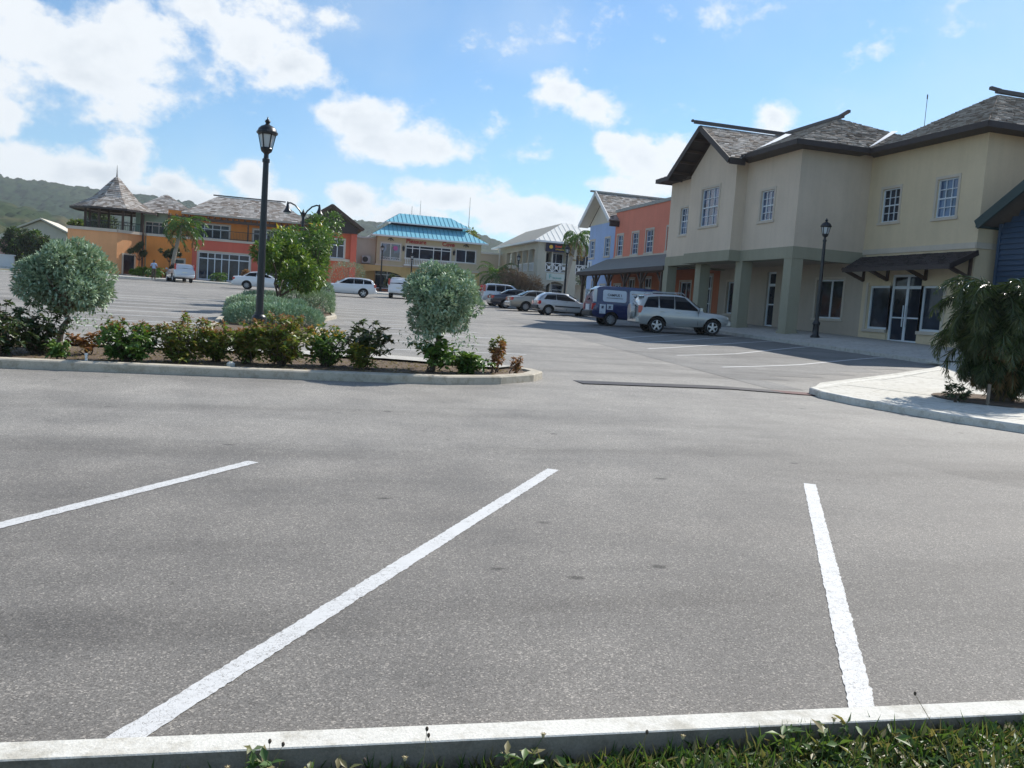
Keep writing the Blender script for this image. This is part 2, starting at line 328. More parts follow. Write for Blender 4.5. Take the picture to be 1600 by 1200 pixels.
M['green_leaf'] = mat_island('green_leaf', [(0.054, 0.116, 0.028), (0.093, 0.186, 0.039), (0.132, 0.232, 0.046), (0.078, 0.155, 0.046), (0.186, 0.264, 0.054)], .42, .5, .25)
M['mixed_leaf'] = mat_island('red_tipped_leaf', [(0.11, 0.19, 0.035), (0.17, 0.23, 0.045), (0.24, 0.24, 0.055), (0.12, 0.2, 0.04), (0.26, 0.17, 0.05), (0.1, 0.17, 0.035)], .42, .5, .28)
M['dark_leaf'] = mat_island('dark_leaf', [(0.033, 0.063, 0.027), (0.053, 0.09, 0.033), (0.083, 0.128, 0.045), (0.105, 0.075, 0.045)], .42, .5, .2)
M['rust_leaf'] = mat_island('rust_leaf', [(.26, .105, .05), (.32, .15, .07), (.20, .13, .05), (.36, .18, .11)], .6, .3, .3)
M['citrus_leaf'] = mat_island('citrus_leaf', [(0.05, 0.11, 0.022), (0.094, 0.176, 0.031), (0.143, 0.231, 0.039), (0.209, 0.264, 0.05), (0.066, 0.132, 0.022)], .4, .5, .3)
M['yellow_leaf'] = mat_island('yellow_leaf', [(.50, .36, .03), (.55, .42, .05), (.35, .32, .05)], .5, .4, .35)
M['orange_leaf'] = mat_island('orange_leaf', [(.50, .24, .04), (.55, .33, .06), (.28, .28, .05)], .5, .4, .35)
M['lime_leaf'] = mat_island('lime_leaf', [(.12, .22, .02), (.18, .30, .03), (.24, .34, .04)], .5, .4, .3)
M['palm_leaf'] = mat_island('palm_leaf', [(0.035, 0.066, 0.02), (0.06, 0.101, 0.03), (0.091, 0.121, 0.035), (0.05, 0.081, 0.028)], .22, .8, .15)
M['palm_lush'] = mat_island('palm_lush', [(.05, .12, .025), (.085, .17, .03), (.12, .20, .04)], .35, .5, .3)
M['palm_dry'] = mat_island('palm_dry', [(.20, .13, .05), (.28, .19, .08), (.13, .10, .04)], .7, .3, .2)
M['brown_twig'] = mat_island('dry_twig', [(.22, .15, .10), (.30, .21, .15), (.17, .12, .085)], .8, .2, .1)
M['grass'] = mat_island('grass_blade', [(0.055, 0.115, 0.028), (0.085, 0.16, 0.04), (0.13, 0.2, 0.05), (0.08, 0.13, 0.045), (0.22, 0.21, 0.09), (0.28, 0.23, 0.11)], .45, .45, .3)
M['dry_grass'] = mat_island('dry_grass', [(.26, .20, .11), (.34, .28, .16), (.20, .15, .08)], .7, .2, .2)
M['tyre'] = mat_plain('tyre_rubber', (.017, .017, .018, 1), .85, var=.3)
M['alloy'] = mat_plain('alloy', (.52, .53, .55, 1), .32, .55, .06, bmp=0)
M['hubcap'] = mat_plain('hubcap', (.30, .30, .31, 1), .4, .5, .1, bmp=0)
M['car_glass'] = mat_glass('car_glass', (.004, .005, .008, 1), .03, spec=.12)
M['black_plastic'] = mat_plain('black_plastic', (.022, .022, .024, 1), .6, var=.2, bmp=.1)
M['tail'] = mat_plain('tail_light', (.50, .02, .02, 1), .18, var=.2, bmp=0, coat=1)
M['head'] = mat_plain('head_light', (.62, .64, .66, 1), .12, var=.1, bmp=0, coat=1)
M['amber'] = mat_plain('amber_light', (.7, .22, .03, 1), .2, var=.1, bmp=0)
M['plate'] = mat_plain('number_plate', (.70, .70, .62, 1), .4, var=.05, bmp=0)
def car_paint(name, col, metal=.0, rough=.32):
    return mat_plain(name, (*col, 1), rough, metal, .04, 2, 0, .5, 1)
M['p_silver'] = car_paint('paint_champagne', (.46, .47, .46), .35)
M['p_blue'] = car_paint('paint_navy', (.012, .022, .10))
M['p_white'] = car_paint('paint_white', (.78, .79, .80))
M['p_grey'] = car_paint('paint_silver', (.50, .51, .53), .35)
M['p_beige'] = car_paint('paint_beige', (.36, .34, .30), .4)
M['p_dark'] = car_paint('paint_dark_blue', (.018, .022, .04))
M['p_pearl'] = car_paint('paint_pale_silver', (.60, .63, .66), .3)
M['straw'] = mat_plain('straw', (.50, .42, .24, 1), .8, bmp=0)
M['skin'] = mat_plain('skin', (.085, .045, .03, 1), .6)
M['shirt'] = mat_plain('shirt', (.52, .62, .80, 1), .85)
M['trouser'] = mat_plain('trousers', (.14, .09, .06, 1), .9)
M['shoe'] = mat_plain('shoe', (.02, .018, .016, 1), .6)
M['hair'] = mat_plain('hair', (.01, .009, .008, 1), .9)
M['sign_navy'] = mat_plain('sign_navy', (.016, .015, .045, 1), .6, bmp=0)
M['sign_red'] = mat_plain('sign_red', (.42, .025, .02, 1), .5, bmp=0)
M['sign_orange'] = mat_plain('sign_orange', (.80, .12, .04, 1), .5, bmp=0)
M['sign_yellow'] = mat_plain('sign_yellow', (.75, .48, .06, 1), .5, bmp=0)
M['sign_pale'] = mat_plain('sign_pale', (.56, .60, .55, 1), .6, bmp=0)
M['sign_green'] = mat_plain('sign_green', (.16, .42, .36, 1), .5, bmp=0)
M['sign_pink'] = mat_plain('sign_pink', (.50, .10, .30, 1), .5, bmp=0)
M['panel_white'] = mat_plain('panel_white', (.62, .67, .74, 1), .35, bmp=0)
M['ink'] = mat_plain('ink', (.02, .02, .025, 1), .5, bmp=0)
M['grate'] = mat_plain('drain_iron', (.045, .04, .04, 1), .6, .3, .35, 8)
M['red_kerb'] = mat_plain('red_paint_worn', (.12, .055, .05, 1), .8, 0, .5, 9)
M['siding'] = mat_plain('blue_siding', (.026, .056, .105, 1), .6, var=.15, scale=3)
M['green_board'] = mat_plain('green_board', (.020, .045, .045, 1), .55, var=.15)
M['ac'] = mat_plain('ac_casing', (.45, .45, .46, 1), .6)

# ------------------------------------------------------------------ helpers
def S(t):
    t = min(1., max(0., t)); return t*t*(3-2*t)
def cl(x, a, b): return min(b, max(a, x))
def gz(X, Y):
    """level of the paved ground"""
    return .0067*cl(X, -60, 80) + .0241*cl(Y, -40, 110) + .10*S((X-12)/7.8)*S((Y-17)/4)
def wz(X, Y):
    """level of the shop-front walk"""
    return .0067*X + .0241*Y + .25 + .21*S((X-20.2)/3.0)

class MB:
    def __init__(s): s.v = []; s.f = []; s.mi = []; s.cur = 0
    def add(s, vs_, fs):
        o = len(s.v); s.v += [tuple(p) for p in vs_]
        for f in fs: s.f.append(tuple(i+o for i in f)); s.mi.append(s.cur)
        return s
    def poly(s, *p): return s.add(p, [tuple(range(len(p)))])
    def box(s, x0, x1, y0, y1, z0, z1):
        return s.add([(x0, y0, z0), (x1, y0, z0), (x1, y1, z0), (x0, y1, z0), (x0, y0, z1), (x1, y0, z1), (x1, y1, z1), (x0, y1, z1)],
                     [(3, 2, 1, 0), (4, 5, 6, 7), (0, 1, 5, 4), (1, 2, 6, 5), (2, 3, 7, 6), (3, 0, 4, 7)])
    def bar(s, p0, p1, w, h, up=(0, 0, 1)):
        p0, p1 = Vector(p0), Vector(p1); d = (p1-p0).normalized(); u = Vector(up)
        if abs(d.dot(u)) > .98: u = Vector((1, 0, 0))
        a = d.cross(u).normalized()*w/2; b = a.cross(d).normalized()*h/2
        c = [p+q for p in (p0, p1) for q in (-a-b, a-b, a+b, -a+b)]
        return s.add(c, [(0, 1, 2, 3), (7, 6, 5, 4), (0, 4, 5, 1), (1, 5, 6, 2), (2, 6, 7, 3), (3, 7, 4, 0)])
    def tube(s, pts, rads, n=8, cap=True):
        pts = [Vector(p) for p in pts]; o = len(s.v); k = len(pts)
        if isinstance(rads, (int, float)): rads = [rads]*k
        prev = None
        for i, p in enumerate(pts):
            d = (pts[min(i+1, k-1)]-pts[max(i-1, 0)]).normalized()
            a = d.orthogonal().normalized() if prev is None else (prev - d*prev.dot(d)).normalized()
            prev = a; b = d.cross(a)
            for j in range(n):
                t = 2*math.pi*j/n; s.v.append(tuple(p + (a*math.cos(t)+b*math.sin(t))*rads[i]))
        for i in range(k-1):
            for j in range(n):
                q = o+i*n; s.f.append((q+j, q+(j+1) % n, q+n+(j+1) % n, q+n+j)); s.mi.append(s.cur)
        if cap:
            s.f.append(tuple(o+j for j in reversed(range(n)))); s.mi.append(s.cur)
            s.f.append(tuple(o+(k-1)*n+j for j in range(n))); s.mi.append(s.cur)
        return s
    def lathe(s, c, prof, n=12, axis='z', cap=True):
        o = len(s.v); k = len(prof)
        for (r, z) in prof:
            for j in range(n):
                t = 2*math.pi*j/n; q = (r*math.cos(t), r*math.sin(t), z)
                if axis == 'y': q = (q[0], z, q[1])
                s.v.append((c[0]+q[0], c[1]+q[1], c[2]+q[2]))
        for i in range(k-1):
            for j in range(n):
                q = o+i*n; s.f.append((q+j, q+(j+1) % n, q+n+(j+1) % n, q+n+j)); s.mi.append(s.cur)
        if cap:
            s.f.append(tuple(o+j for j in range(n))); s.mi.append(s.cur)
            s.f.append(tuple(o+(k-1)*n+j for j in range(n))); s.mi.append(s.cur)
        return s
    def extrude(s, outline, vec):
        n = len(outline); a = [Vector(p) for p in outline]; b = [p+Vector(vec) for p in a]
        return s.add(a+b, [tuple(range(n)), tuple(range(2*n-1, n-1, -1))] + [(i, (i+1) % n, n+(i+1) % n, n+i) for i in range(n)])
    def mesh(s, name, mats, smooth=False):
        me = bpy.data.meshes.new(name); me.from_pydata(s.v, [], s.f)
        for m in (mats if isinstance(mats, (list, tuple)) else [mats]): me.materials.append(M[m] if isinstance(m, str) else m)
        if any(s.mi): me.polygons.foreach_set('material_index', s.mi)
        if smooth: me.polygons.foreach_set('use_smooth', [True]*len(s.f))
        me.update(); return me
    def build(s, name, mats, parent=None, smooth=False):
        me = s.mesh(name, mats, smooth)
        if smooth: me.set_sharp_from_angle(angle=R(38))
        return put(name, me, parent)
def put(name, me, parent=None):
    """link a mesh; under a building the mesh is written in world metres, so its origin is brought back to zero"""
    o = bpy.data.objects.new(name, me); COL.objects.link(o)
    if parent is not None:
        o.parent = parent
        if parent.get('world_parts') and parent.type == 'EMPTY': o.location = -parent.location
    return o
def thing(name, label, cat, loc=(0, 0, 0), rz=0, group=None, world_parts=False):
    o = bpy.data.objects.new(name, None); COL.objects.link(o); o.empty_display_size = .3
    o.location = loc; o.rotation_euler = (0, 0, rz); o['label'] = label; o['category'] = cat
    if group: o['group'] = group
    if world_parts: o['world_parts'] = 1
    return o
def tag(o, label, cat, group=None):
    o['label'] = label; o['category'] = cat
    if group: o['group'] = group
    return o
def struct(o): o['kind'] = 'structure'; return o
def stuff(o): o['kind'] = 'stuff'; return o
def copy_thing(root, loc, rz, label, group=None):
    r = root.copy(); COL.objects.link(r); r.location = loc; r.rotation_euler = (0, 0, rz); r['label'] = label
    if group: r['group'] = group
    for ch in list(root.children):
        c = ch.copy(); COL.objects.link(c); c.parent = r
        for g in list(ch.children):
            d = g.copy(); COL.objects.link(d); d.parent = c
    return r
def text(parent, name, body, size, mat, loc, rot, ext=.01, sx=1.):
    cu = bpy.data.curves.new(name, 'FONT'); cu.body = body; cu.size = size; cu.extrude = ext; cu.align_x = 'CENTER'; cu.align_y = 'CENTER'
    cu.resolution_u = 3; cu.offset = size*.018
    t = bpy.data.objects.new(name, cu)
    dg = bpy.context.evaluated_depsgraph_get
    COL.objects.link(t); bpy.context.view_layer.update()
    me = bpy.data.meshes.new_from_object(t.evaluated_get(dg())); me.name = name
    bpy.data.objects.remove(t)
    me.materials.clear(); me.materials.append(M[mat])
    o = bpy.data.objects.new(name, me); COL.objects.link(o); o.parent = parent
    o.location = Vector(loc) - (parent.location if parent.get('world_parts') else Vector())
    o.rotation_euler = rot; o.scale = (sx, 1, 1)
    return o

# leaf-like pieces: every leaf a folded rhombus
def leaf_mesh(name, mat, P, D, L, Wd, fold=.25):
    """P base points, D unit directions, L lengths, Wd widths"""
    n = len(P); up = np.tile(np.array([0, 0, 1.]), (n, 1)) + RNG.normal(0, .35, (n, 3))
    side = np.cross(D, up); side /= np.linalg.norm(side, axis=1)[:, None]+1e-9
    nor = np.cross(side, D)
    L = np.asarray(L).reshape(-1, 1)*np.ones((n, 1)); Wd = np.asarray(Wd).reshape(-1, 1)*np.ones((n, 1))
    mid = P + D*L*.5
    V = np.stack([P, mid+side*Wd*.5+nor*Wd*fold, P+D*L-nor*L*.12, mid-side*Wd*.5+nor*Wd*fold], 1).reshape(-1, 3)
    k = np.arange(n)*4
    Fc = np.stack([k, k+1, k+2, k, k+2, k+3], 1).reshape(-1)
    return tri_mesh(name, mat, V, Fc)
def tri_mesh(name, mats, V, Fc, mi=None):
    me = bpy.data.meshes.new(name); nf = len(Fc)//3
    me.vertices.add(len(V)); me.vertices.foreach_set('co', np.asarray(V, np.float32).reshape(-1))
    me.loops.add(len(Fc)); me.loops.foreach_set('vertex_index', np.asarray(Fc, np.int32))
    me.polygons.add(nf); me.polygons.foreach_set('loop_start', np.arange(nf, dtype=np.int32)*3)
    for m in (mats if isinstance(mats, (list, tuple)) else [mats]): me.materials.append(M[m])
    if mi is not None: me.polygons.foreach_set('material_index', np.asarray(mi, np.int32))
    me.update(calc_edges=True); me.validate(); return me
def unit(a): return a/(np.linalg.norm(a, axis=1)[:, None]+1e-9)
def clump_points(lobes, n, shell=.55, flat=1.):
    """points and outward directions over a set of lobes (centre, radius)"""
    c = np.array([l[0] for l in lobes]); r = np.array([l[1] for l in lobes])
    w = r**2/np.sum(r**2); idx = RNG.choice(len(lobes), n, p=w)
    d = unit(RNG.normal(0, 1, (n, 3))); rr = r[idx]*(shell+(1-shell)*RNG.random(n)**.5)
    P = c[idx]+d*rr[:, None]*np.array([1, 1, flat])
    return P, d

# ------------------------------------------------------------------ ground
xs = [-2500, -900, -300, -120, -60, -30, 0, 12, 16, 20, 40, 80, 200, 700, 2500]
ys = [-300, -40, -5, 0, 2.5, 17, 21, 50, 80, 110, 200, 500, 1200, 3000]
g = MB()
g.v = [(x, y, gz(x, y)-.03 - (.02 if y < 3 else 0)) for y in ys for x in xs]
for j in range(len(ys)-1):
    for i in range(len(xs)-1):
        q = j*len(xs)+i; g.f.append((q, q+1, q+1+len(xs), q+len(xs))); g.mi.append(0)
struct(g.build('ground', 'land'))

def sheet(name, mat, x0, x1, y0, y1, step, dz, fn=gz, keep=None):
    nx, ny = int(round((x1-x0)/step)), int(round((y1-y0)/step)); m = MB()
    m.v = [(x0+i*(x1-x0)/nx, y0+j*(y1-y0)/ny, fn(x0+i*(x1-x0)/nx, y0+j*(y1-y0)/ny)+dz) for j in range(ny+1) for i in range(nx+1)]
    for j in range(ny):
        for i in range(nx):
            q = j*(nx+1)+i
            m.f.append((q, q+1, q+nx+2, q+nx+1)); m.mi.append(0)
    return struct(m.build(name, mat, smooth=True))
sheet('parking_lot_road', 'asphalt', -75, 60, 2.74, 92, 1.0, 0)

def strip(name, mat, pts, w, dz, ends=0.):
    """a painted line or laid strip following the pavement; pts in XY"""
    m = MB(); P = [Vector((p[0], p[1])) for p in pts]; Q = []
    for a, b in zip(P[:-1], P[1:]):
        k = max(1, int((b-a).length/(.025 if P[0].y < 10 and mat == 'paint' else .5))); Q += [a.lerp(b, i/k) for i in range(k)]
    Q.append(P[-1])
    for i, p in enumerate(Q):
        d = (Q[min(i+1, len(Q)-1)]-Q[max(i-1, 0)]).normalized(); nrm = Vector((-d.y, d.x))*w/2
        jt = .0045 if P[0].y < 10 and mat == 'paint' else 0
        for q in (p+nrm*(1+random.uniform(-1, 1)*jt/(w/2)*(2 if random.random() < .05 else 1)), p-nrm*(1+random.uniform(-1, 1)*jt/(w/2)*(2 if random.random() < .05 else 1))): m.v.append((q.x, q.y, gz(q.x, q.y)+dz))
    for i in range(len(Q)-1): m.f.append((2*i, 2*i+1, 2*i+3, 2*i+2)); m.mi.append(0)
    return struct(m.build(name, mat))
def patch(name, mat, outline, dz):
    m = MB(); m.poly(*[(x, y, gz(x, y)+dz) for x, y in outline]); return struct(m.build(name, mat))

# darker newer surfacing beyond the drain and by the right edge
m = MB()
for j in range(30):
    for i in range(14):
        def q(i, j):
            y = 14.9+j*.92; x0 = 9.4+max(0, (y-15))*.06; x1 = 20.2
            x = x0+(x1-x0)*i/14
            return (x, y, gz(x, y)+.004)
        x = q(i, j)[0]; y = q(i, j)[1]
        if y < 16.2 + (x-9.9)*.62 and x > 9.9: continue
        m.poly(q(i, j), q(i+1, j), q(i+1, j+1), q(i, j+1))
struct(m.build('stall_surfacing', 'asphalt_dark'))

# painted stall lines
for pts in ([(-3.4, 3.25), (-.12, 7.62)], [(-.64, 2.80), (2.53, 7.45)], [(2.30, 2.72), (4.90, 6.95)], [(5.3, 2.9), (7.6, 6.6)]):
    strip('stall_line', 'paint', pts, .11, .004)
for pts in ([(10.8, 19.35), (14.23, 21.16), (20.1, 25.1)], [(11.16, 22.62), (14.1, 24.4), (20.1, 29.4)], [(11.27, 24.88), (16.5, 29.2), (20.1, 32)], [(12.1, 27.6), (20.1, 34.6)], [(12.5, 30.2), (20.1, 37.2)]):
    strip('stall_line', 'paint', pts, .10, .008)
for k in range(9):
    y = 22.9+k*2.55
    strip('stall_line', 'paint', [(-7.2, y-.55), (-1.75, y+.05)], .14, .004)
    if y > 24: strip('stall_line', 'paint', [(2.35, y+.1), (6.6, y+.55)], .13, .004)
for y in (19.9, 22.4): strip('stall_line', 'paint', [(1.2, y), (6.0, y+.5)], .10, .004)
for k in range(7):
    y = 39.5+k*3.0
    strip('stall_line', 'paint', [(12.9, y), (18.5, y+1.0)], .10, .008)

# ------------------------------------------------------------------ kerbs, islands, walks
def kerb_run(name, mat, pts, w, top, fn=gz, below=.06, face=None):
    """solid kerb along pts (its road side on the right of the direction of travel)"""
    m = MB(); P = [Vector((p[0], p[1])) for p in pts]; rows = []
    for i, p in enumerate(P):
        d = (P[min(i+1, len(P)-1)]-P[max(i-1, 0)]).normalized(); nn = Vector((-d.y, d.x))
        a, b = p, p+nn*w
        za, zb = fn(a.x, a.y), fn(b.x, b.y)
        rows.append([(a.x, a.y, za-below), (a.x, a.y, za+top-.02), (a.x+nn.x*.02, a.y+nn.y*.02, za+top), (b.x-nn.x*.004, b.y-nn.y*.004, zb+top), (b.x, b.y, zb+top-.004), (b.x, b.y, zb-below)])
    for r in rows: m.v += r
    for i in range(len(rows)-1):
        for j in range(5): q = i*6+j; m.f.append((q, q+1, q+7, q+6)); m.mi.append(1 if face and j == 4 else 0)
    m.f.append(tuple(range(6))); m.f.append(tuple(range(6*len(rows)-6, 6*len(rows)))); m.mi += [0, 0]
    return struct(m.build(name, [mat, face] if face else mat))
# the near kerb, between the lot and the grass the photographer stands on
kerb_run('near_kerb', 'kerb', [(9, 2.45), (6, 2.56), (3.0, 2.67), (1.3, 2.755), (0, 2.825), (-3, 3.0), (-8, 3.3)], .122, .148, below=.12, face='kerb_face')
def lawn_z(x, y): return gz(x, y)+.030+(.030*S((x-.6)/1.4)+.02*math.sin(x*2.1)+.012*math.sin(x*5+y*3))*S((2.72-.055*x-y)/.30)
lawn = sheet('lawn', 'lawn', -9, 9.5, -6, 2.82, .20, 0, fn=lawn_z)

# planted island across the lane
ISL = [(-14, 13.75), (-7, 13.70), (-3.74, 13.62), (-1.15, 13.58), (.72, 13.56), (2.72, 13.62), (3.7, 13.95), (4.45, 14.55), (4.78, 15.1), (4.72, 15.5), (4.4, 15.9), (3.4, 16.6), (2.0, 17.1), (-1, 17.25), (-5, 17.1), (-14, 16.8)]
kerb_run('island_kerb', 'kerb_old', ISL, .22, .135)
def inset(outline, k):
    P = [Vector(p) for p in outline]; out = []
    for i, p in enumerate(P):
        d = (P[min(i+1, len(P)-1)]-P[max(i-1, 0)]).normalized(); out.append(p+Vector((-d.y, d.x))*k)
    return out
ins = inset(ISL, .215)
m = MB()
m.poly(*[(p.x, p.y, gz(p.x, p.y)+.10) for p in ins]); struct(m.build('island_bed', 'soil'))
m = MB()
m.poly(*[(x, y, gz(x, y)+.143) for x, y in [(-13, 16.15), (-1, 16.35), (2.0, 16.2), (3.2, 15.75), (4.0, 15.35), (4.35, 15.75), (3.3, 16.45), (2.0, 16.95), (-1, 17.05), (-13, 16.7)]])
struct(m.build('island_back_path', 'walk'))

# median strip with hedges
MED = [(.75, 20.6), (1.1, 21.6), (1.3, 25), (1.45, 29.5), (2.2, 32.5), (2.3, 36.5), (2.3, 47), (1.9, 48.2), (-.9, 48.2), (-1.6, 47), (-1.65, 30), (-1.6, 21.4), (-1.1, 19.4), (-.3, 19.0), (.3, 19.6), (.75, 20.6)]
kerb_run('median_kerb', 'kerb_old', MED, .16, .13)
m = MB(); m.poly(*[(p.x, p.y, gz(p.x, p.y)+.09) for p in inset(MED, .155)[:-1]]); struct(m.build('median_bed', 'soil'))

# concrete apron with the palm, right
APR = [(60, 9.6), (14, 9.2), (11.9, 9.6), (10.85, 10.3), (10.35, 11.2), (10.05, 12.1), (9.8, 12.9), (9.72, 13.7), (9.9, 14.35), (10.9, 15.2), (14.7, 17.9), (18.0, 20.1), (19.9, 21.6), (20.3, 23.0)]
kerb_run('apron_kerb', 'kerb', [APR[i] for i in range(len(APR)-1, -1, -1)][::-1][::-1] if False else [(x, y) for x, y in reversed(APR)], .16, .125)
def apz(x, y): return gz(x, y)+.121
APJ = [(20.0, 23.0), (19.7, 21.7), (17.9, 20.25), (14.6, 18.05), (10.85, 15.38), (10.05, 14.42), (9.88, 13.7), (9.96, 12.95), (10.2, 12.15), (10.5, 11.25), (10.97, 10.42), (11.97, 9.75), (14, 9.36), (60, 9.76), (60, 23)]
# apron slabs: the poured bays, each a piece with an open joint
def clip_poly(poly, a, b, c):
    out = []
    for i in range(len(poly)):
        p, q = poly[i], poly[(i+1) % len(poly)]; dp = a*p[0]+b*p[1]-c; dq = a*q[0]+b*q[1]-c
        if dp <= 0: out.append(p)
        if dp*dq < 0:
            t = dp/(dp-dq); out.append((p[0]+(q[0]-p[0])*t, p[1]+(q[1]-p[1])*t))
    return out
m = MB(); m.poly(*[(x, y, apz(x, y)-.16) for x, y in APJ]); APRON = struct(m.build('apron_walk', 'soil'))
ang = R(36); ca, sa = math.cos(ang), math.sin(ang)
for iu in range(-6, 18):
    for iv in range(-18, 14):
        poly = APJ
        for (a, b, c) in ((-ca, -sa, -(15.6+iu*2.4+.007)), (ca, sa, 15.6+iu*2.4+2.4-.007), (sa, -ca, -5.6+iv*2.4+2.4-.007), (-sa, ca, -(-5.6+iv*2.4+.007))):
            poly = clip_poly(poly, a, b, c)
            if len(poly) < 3: break
        if len(poly) < 3 or min(p[0] for p in poly) > 27: continue
        # leave the planting pit open
        pit = sum(p[0] for p in poly)/len(poly), sum(p[1] for p in poly)/len(poly)
        m = MB(); m.extrude([(x, y, apz(x, y)-.05) for x, y in poly], (0, 0, .05+RNG.uniform(-.003, .003)))
        put('paving_slab', m.mesh('paving_slab', 'apron'), APRON)
# pit of dark earth round the palm, with a low edge
m = MB(); pts = []
for i in range(20):
    t = 2*math.pi*i/20; pts.append((13.3+1.25*math.cos(t), 13.25+1.1*math.sin(t)))
m.poly(*[(x, y, apz(x, y)+.014) for x, y in pts]); struct(m.build('palm_pit', 'soil'))

# shop-front walk along the right-hand row
m = MB(); yy = [22.6+i*1.6 for i in range(33)]; xx = [20.2, 20.35, 20.8, 21.6, 22.4, 23.2, 25.7]
for y in yy:
    m.v.append((20.2, y, gz(20.2, y)-.08))
    for x in xx: m.v.append((x, y, wz(x, y)-(.012 if x == 20.2 else 0)))
k = len(xx)+1
for j in range(len(yy)-1):
    for i in range(k-1): q = j*k+i; m.f.append((q, q+1, q+k+1, q+k)); m.mi.append(0)
WALK = struct(m.build('shop_walk', 'walk'))
for j in range(14):   # tooled joints are narrow proud strips of darker grout
    y = 24+j*1.9
    mm = MB(); prev = None
    for x in (20.4, 20.8, 21.6, 22.4, 23.2, 25.4):
        cur = [(x, y, wz(x, y)+.003), (x, y+.02, wz(x, y)+.003)]
        if prev: mm.poly(prev[0], cur[0], cur[1], prev[1])
        prev = cur
    put('grout_joint', mm.mesh('grout_joint', 'soil'), WALK)
# walk and forecourt of the far buildings
sheet('far_forecourt', 'walk', -16, 25.4, 82.5, 94, 1.5, .12)
m = MB(); m.box(-16, 25.4, 82.35, 82.5, gz(0, 82)-.1, gz(0, 82)+.13); 
kerb_run('far_kerb', 'kerb', [(25.4, 82.5), (10, 82.5), (-4, 82.5), (-16, 82.5), (-17.5, 84), (-17.5, 110)][::-1], .15, .14)

# trench drain across the entrance
dr = [(5.35, 14.72), (8.3, 14.78), (10.2, 14.12)]
drain = thing('trench_drain', 'dark iron trench drain crossing the car park entrance, reddish at its right end', 'drain', (8, 14.6, gz(8, 14.6)), world_parts=True)
m = MB()
def along(t):
    L = [Vector(p) for p in dr]; l1 = (L[1]-L[0]).length; l2 = (L[2]-L[1]).length; s = t*(l1+l2)
    return L[0].lerp(L[1], s/l1) if s < l1 else L[1].lerp(L[2], (s-l1)/l2)
for a, b, mt in ((0, .80, 'grate'), (.80, 1.0, 'red_kerb')):
    m = MB(); n = 12
    for i in range(n):
        p, q = along(a+(b-a)*i/n), along(a+(b-a)*(i+1)/n)
        m.add([(p.x, p.y-.28, gz(p.x, p.y-.28)+.006), (q.x, q.y-.28, gz(q.x, q.y-.28)+.006), (q.x, q.y+.28, gz(q.x, q.y+.28)+.006), (p.x, p.y+.28, gz(p.x, p.y+.28)+.006)], [(0, 1, 2, 3)])
    o = m.build('channel', mt, drain)
for i in range(46):
    p = along((i+.5)/46); m = MB(); z = gz(p.x, p.y)
    m.box(p.x-.052, p.x+.052, p.y-.27, p.y+.27, z+.004, z+.010); m.build('grate_bar', 'grate' if i < 37 else 'red_kerb', drain)
# far left: verge, kerbs, cross road and low white wall
kerb_run('verge_kerb', 'kerb', [(-60, 73.5), (-30, 74.2), (-21, 75), (-18.6, 77), (-18.4, 90), (-18.4, 110)][::-1], .3, .15)
patch('verge', 'lawn', [(-60, 73.8), (-30, 74.5), (-21, 75.3), (-19, 77.3), (-19, 84), (-60, 80)], .10)
patch('cross_road', 'walk', [(-60, 80.2), (-19, 84.2), (-19, 90), (-60, 88)], .06)
kerb_run('cross_road_kerb', 'kerb', [(-18.8, 90.5), (-60, 88.3)], .3, .2)
# ------------------------------------------------------------------ hills
def hills(name, D, az0, az1, prof, depth, nu, nv, amp, mat):
    """a wooded ridge: prof gives (azimuth deg, skyline height m); canopy relief is geometry"""
    A = np.linspace(az0, az1, nu); H = np.interp(A, [p[0] for p in prof], [p[1] for p in prof])
    T = np.linspace(0, 1, nv); V = np.zeros((nv, nu, 3))
    rng = np.random.default_rng(5)
    def vnoise(x, y, seed):
        r = np.random.default_rng(seed); G = r.random((97, 97))
        xi = np.floor(x).astype(int); yi = np.floor(y).astype(int); fx = x-xi; fy = y-yi
        fx = fx*fx*(3-2*fx); fy = fy*fy*(3-2*fy); g = lambda a, b: G[a % 97, b % 97]
        return (g(xi, yi)*(1-fx)+g(xi+1, yi)*fx)*(1-fy)+(g(xi, yi+1)*(1-fx)+g(xi+1, yi+1)*fx)*fy
    for j, t in enumerate(T):
        d = D-depth*(1-t); a = np.radians(A)
        h = (H-7)*(t**1.15)
        x = d*np.sin(a); y = d*np.cos(a)
        h = h + H*.10*(vnoise(x/150, y/150, 1)-.5)*(t*(1-t)*4+.25)
        can = amp*(vnoise(x/11, y/11+t*3, 2)*.55+vnoise(x/5, y/5+t*7, 3)*.5+vnoise(x/26, y/26, 4)*.25)
        V[j, :, 0] = x; V[j, :, 1] = y; V[j, :, 2] = 2.0+h+can*min(1, t*6)
    V = V.reshape(-1, 3); q = (np.arange(nv-1)[:, None]*nu+np.arange(nu-1)[None]).reshape(-1)
    Fc = np.stack([q, q+1, q+nu+1, q, q+nu+1, q+nu], 1).reshape(-1)
    o = put(name, tri_mesh(name, mat, V, Fc)); return struct(o)
def mat_hill(name, cols, fields):
    m_, nt, b = newmat(name); v = objcoord(nt)
    c = mix(nt, tex(nt, 'n', .05, 6, v, .7).outputs[0], cols[0], cols[1])
    f = ramp(nt, tex(nt, 'n', .006, 4, objcoord(nt, (1, .5, 3))).outputs[0], [(.50, (0, 0, 0)), (.58, (1, 1, 1))])
    c = mix(nt, f, c, mix(nt, tex(nt, 'n', .03, 5, v).outputs[0], fields[0], fields[1]))
    nt.links.new(c, b.inputs['Base Color']); b.inputs['Roughness'].default_value = 1; b.inputs['Specular IOR Level'].default_value = 0
    return m_
M['hill'] = mat_hill('hill_forest', ((.010, .024, .012, 1), (.030, .050, .022, 1)), ((.024, .040, .018, 1), (.040, .056, .026, 1)))
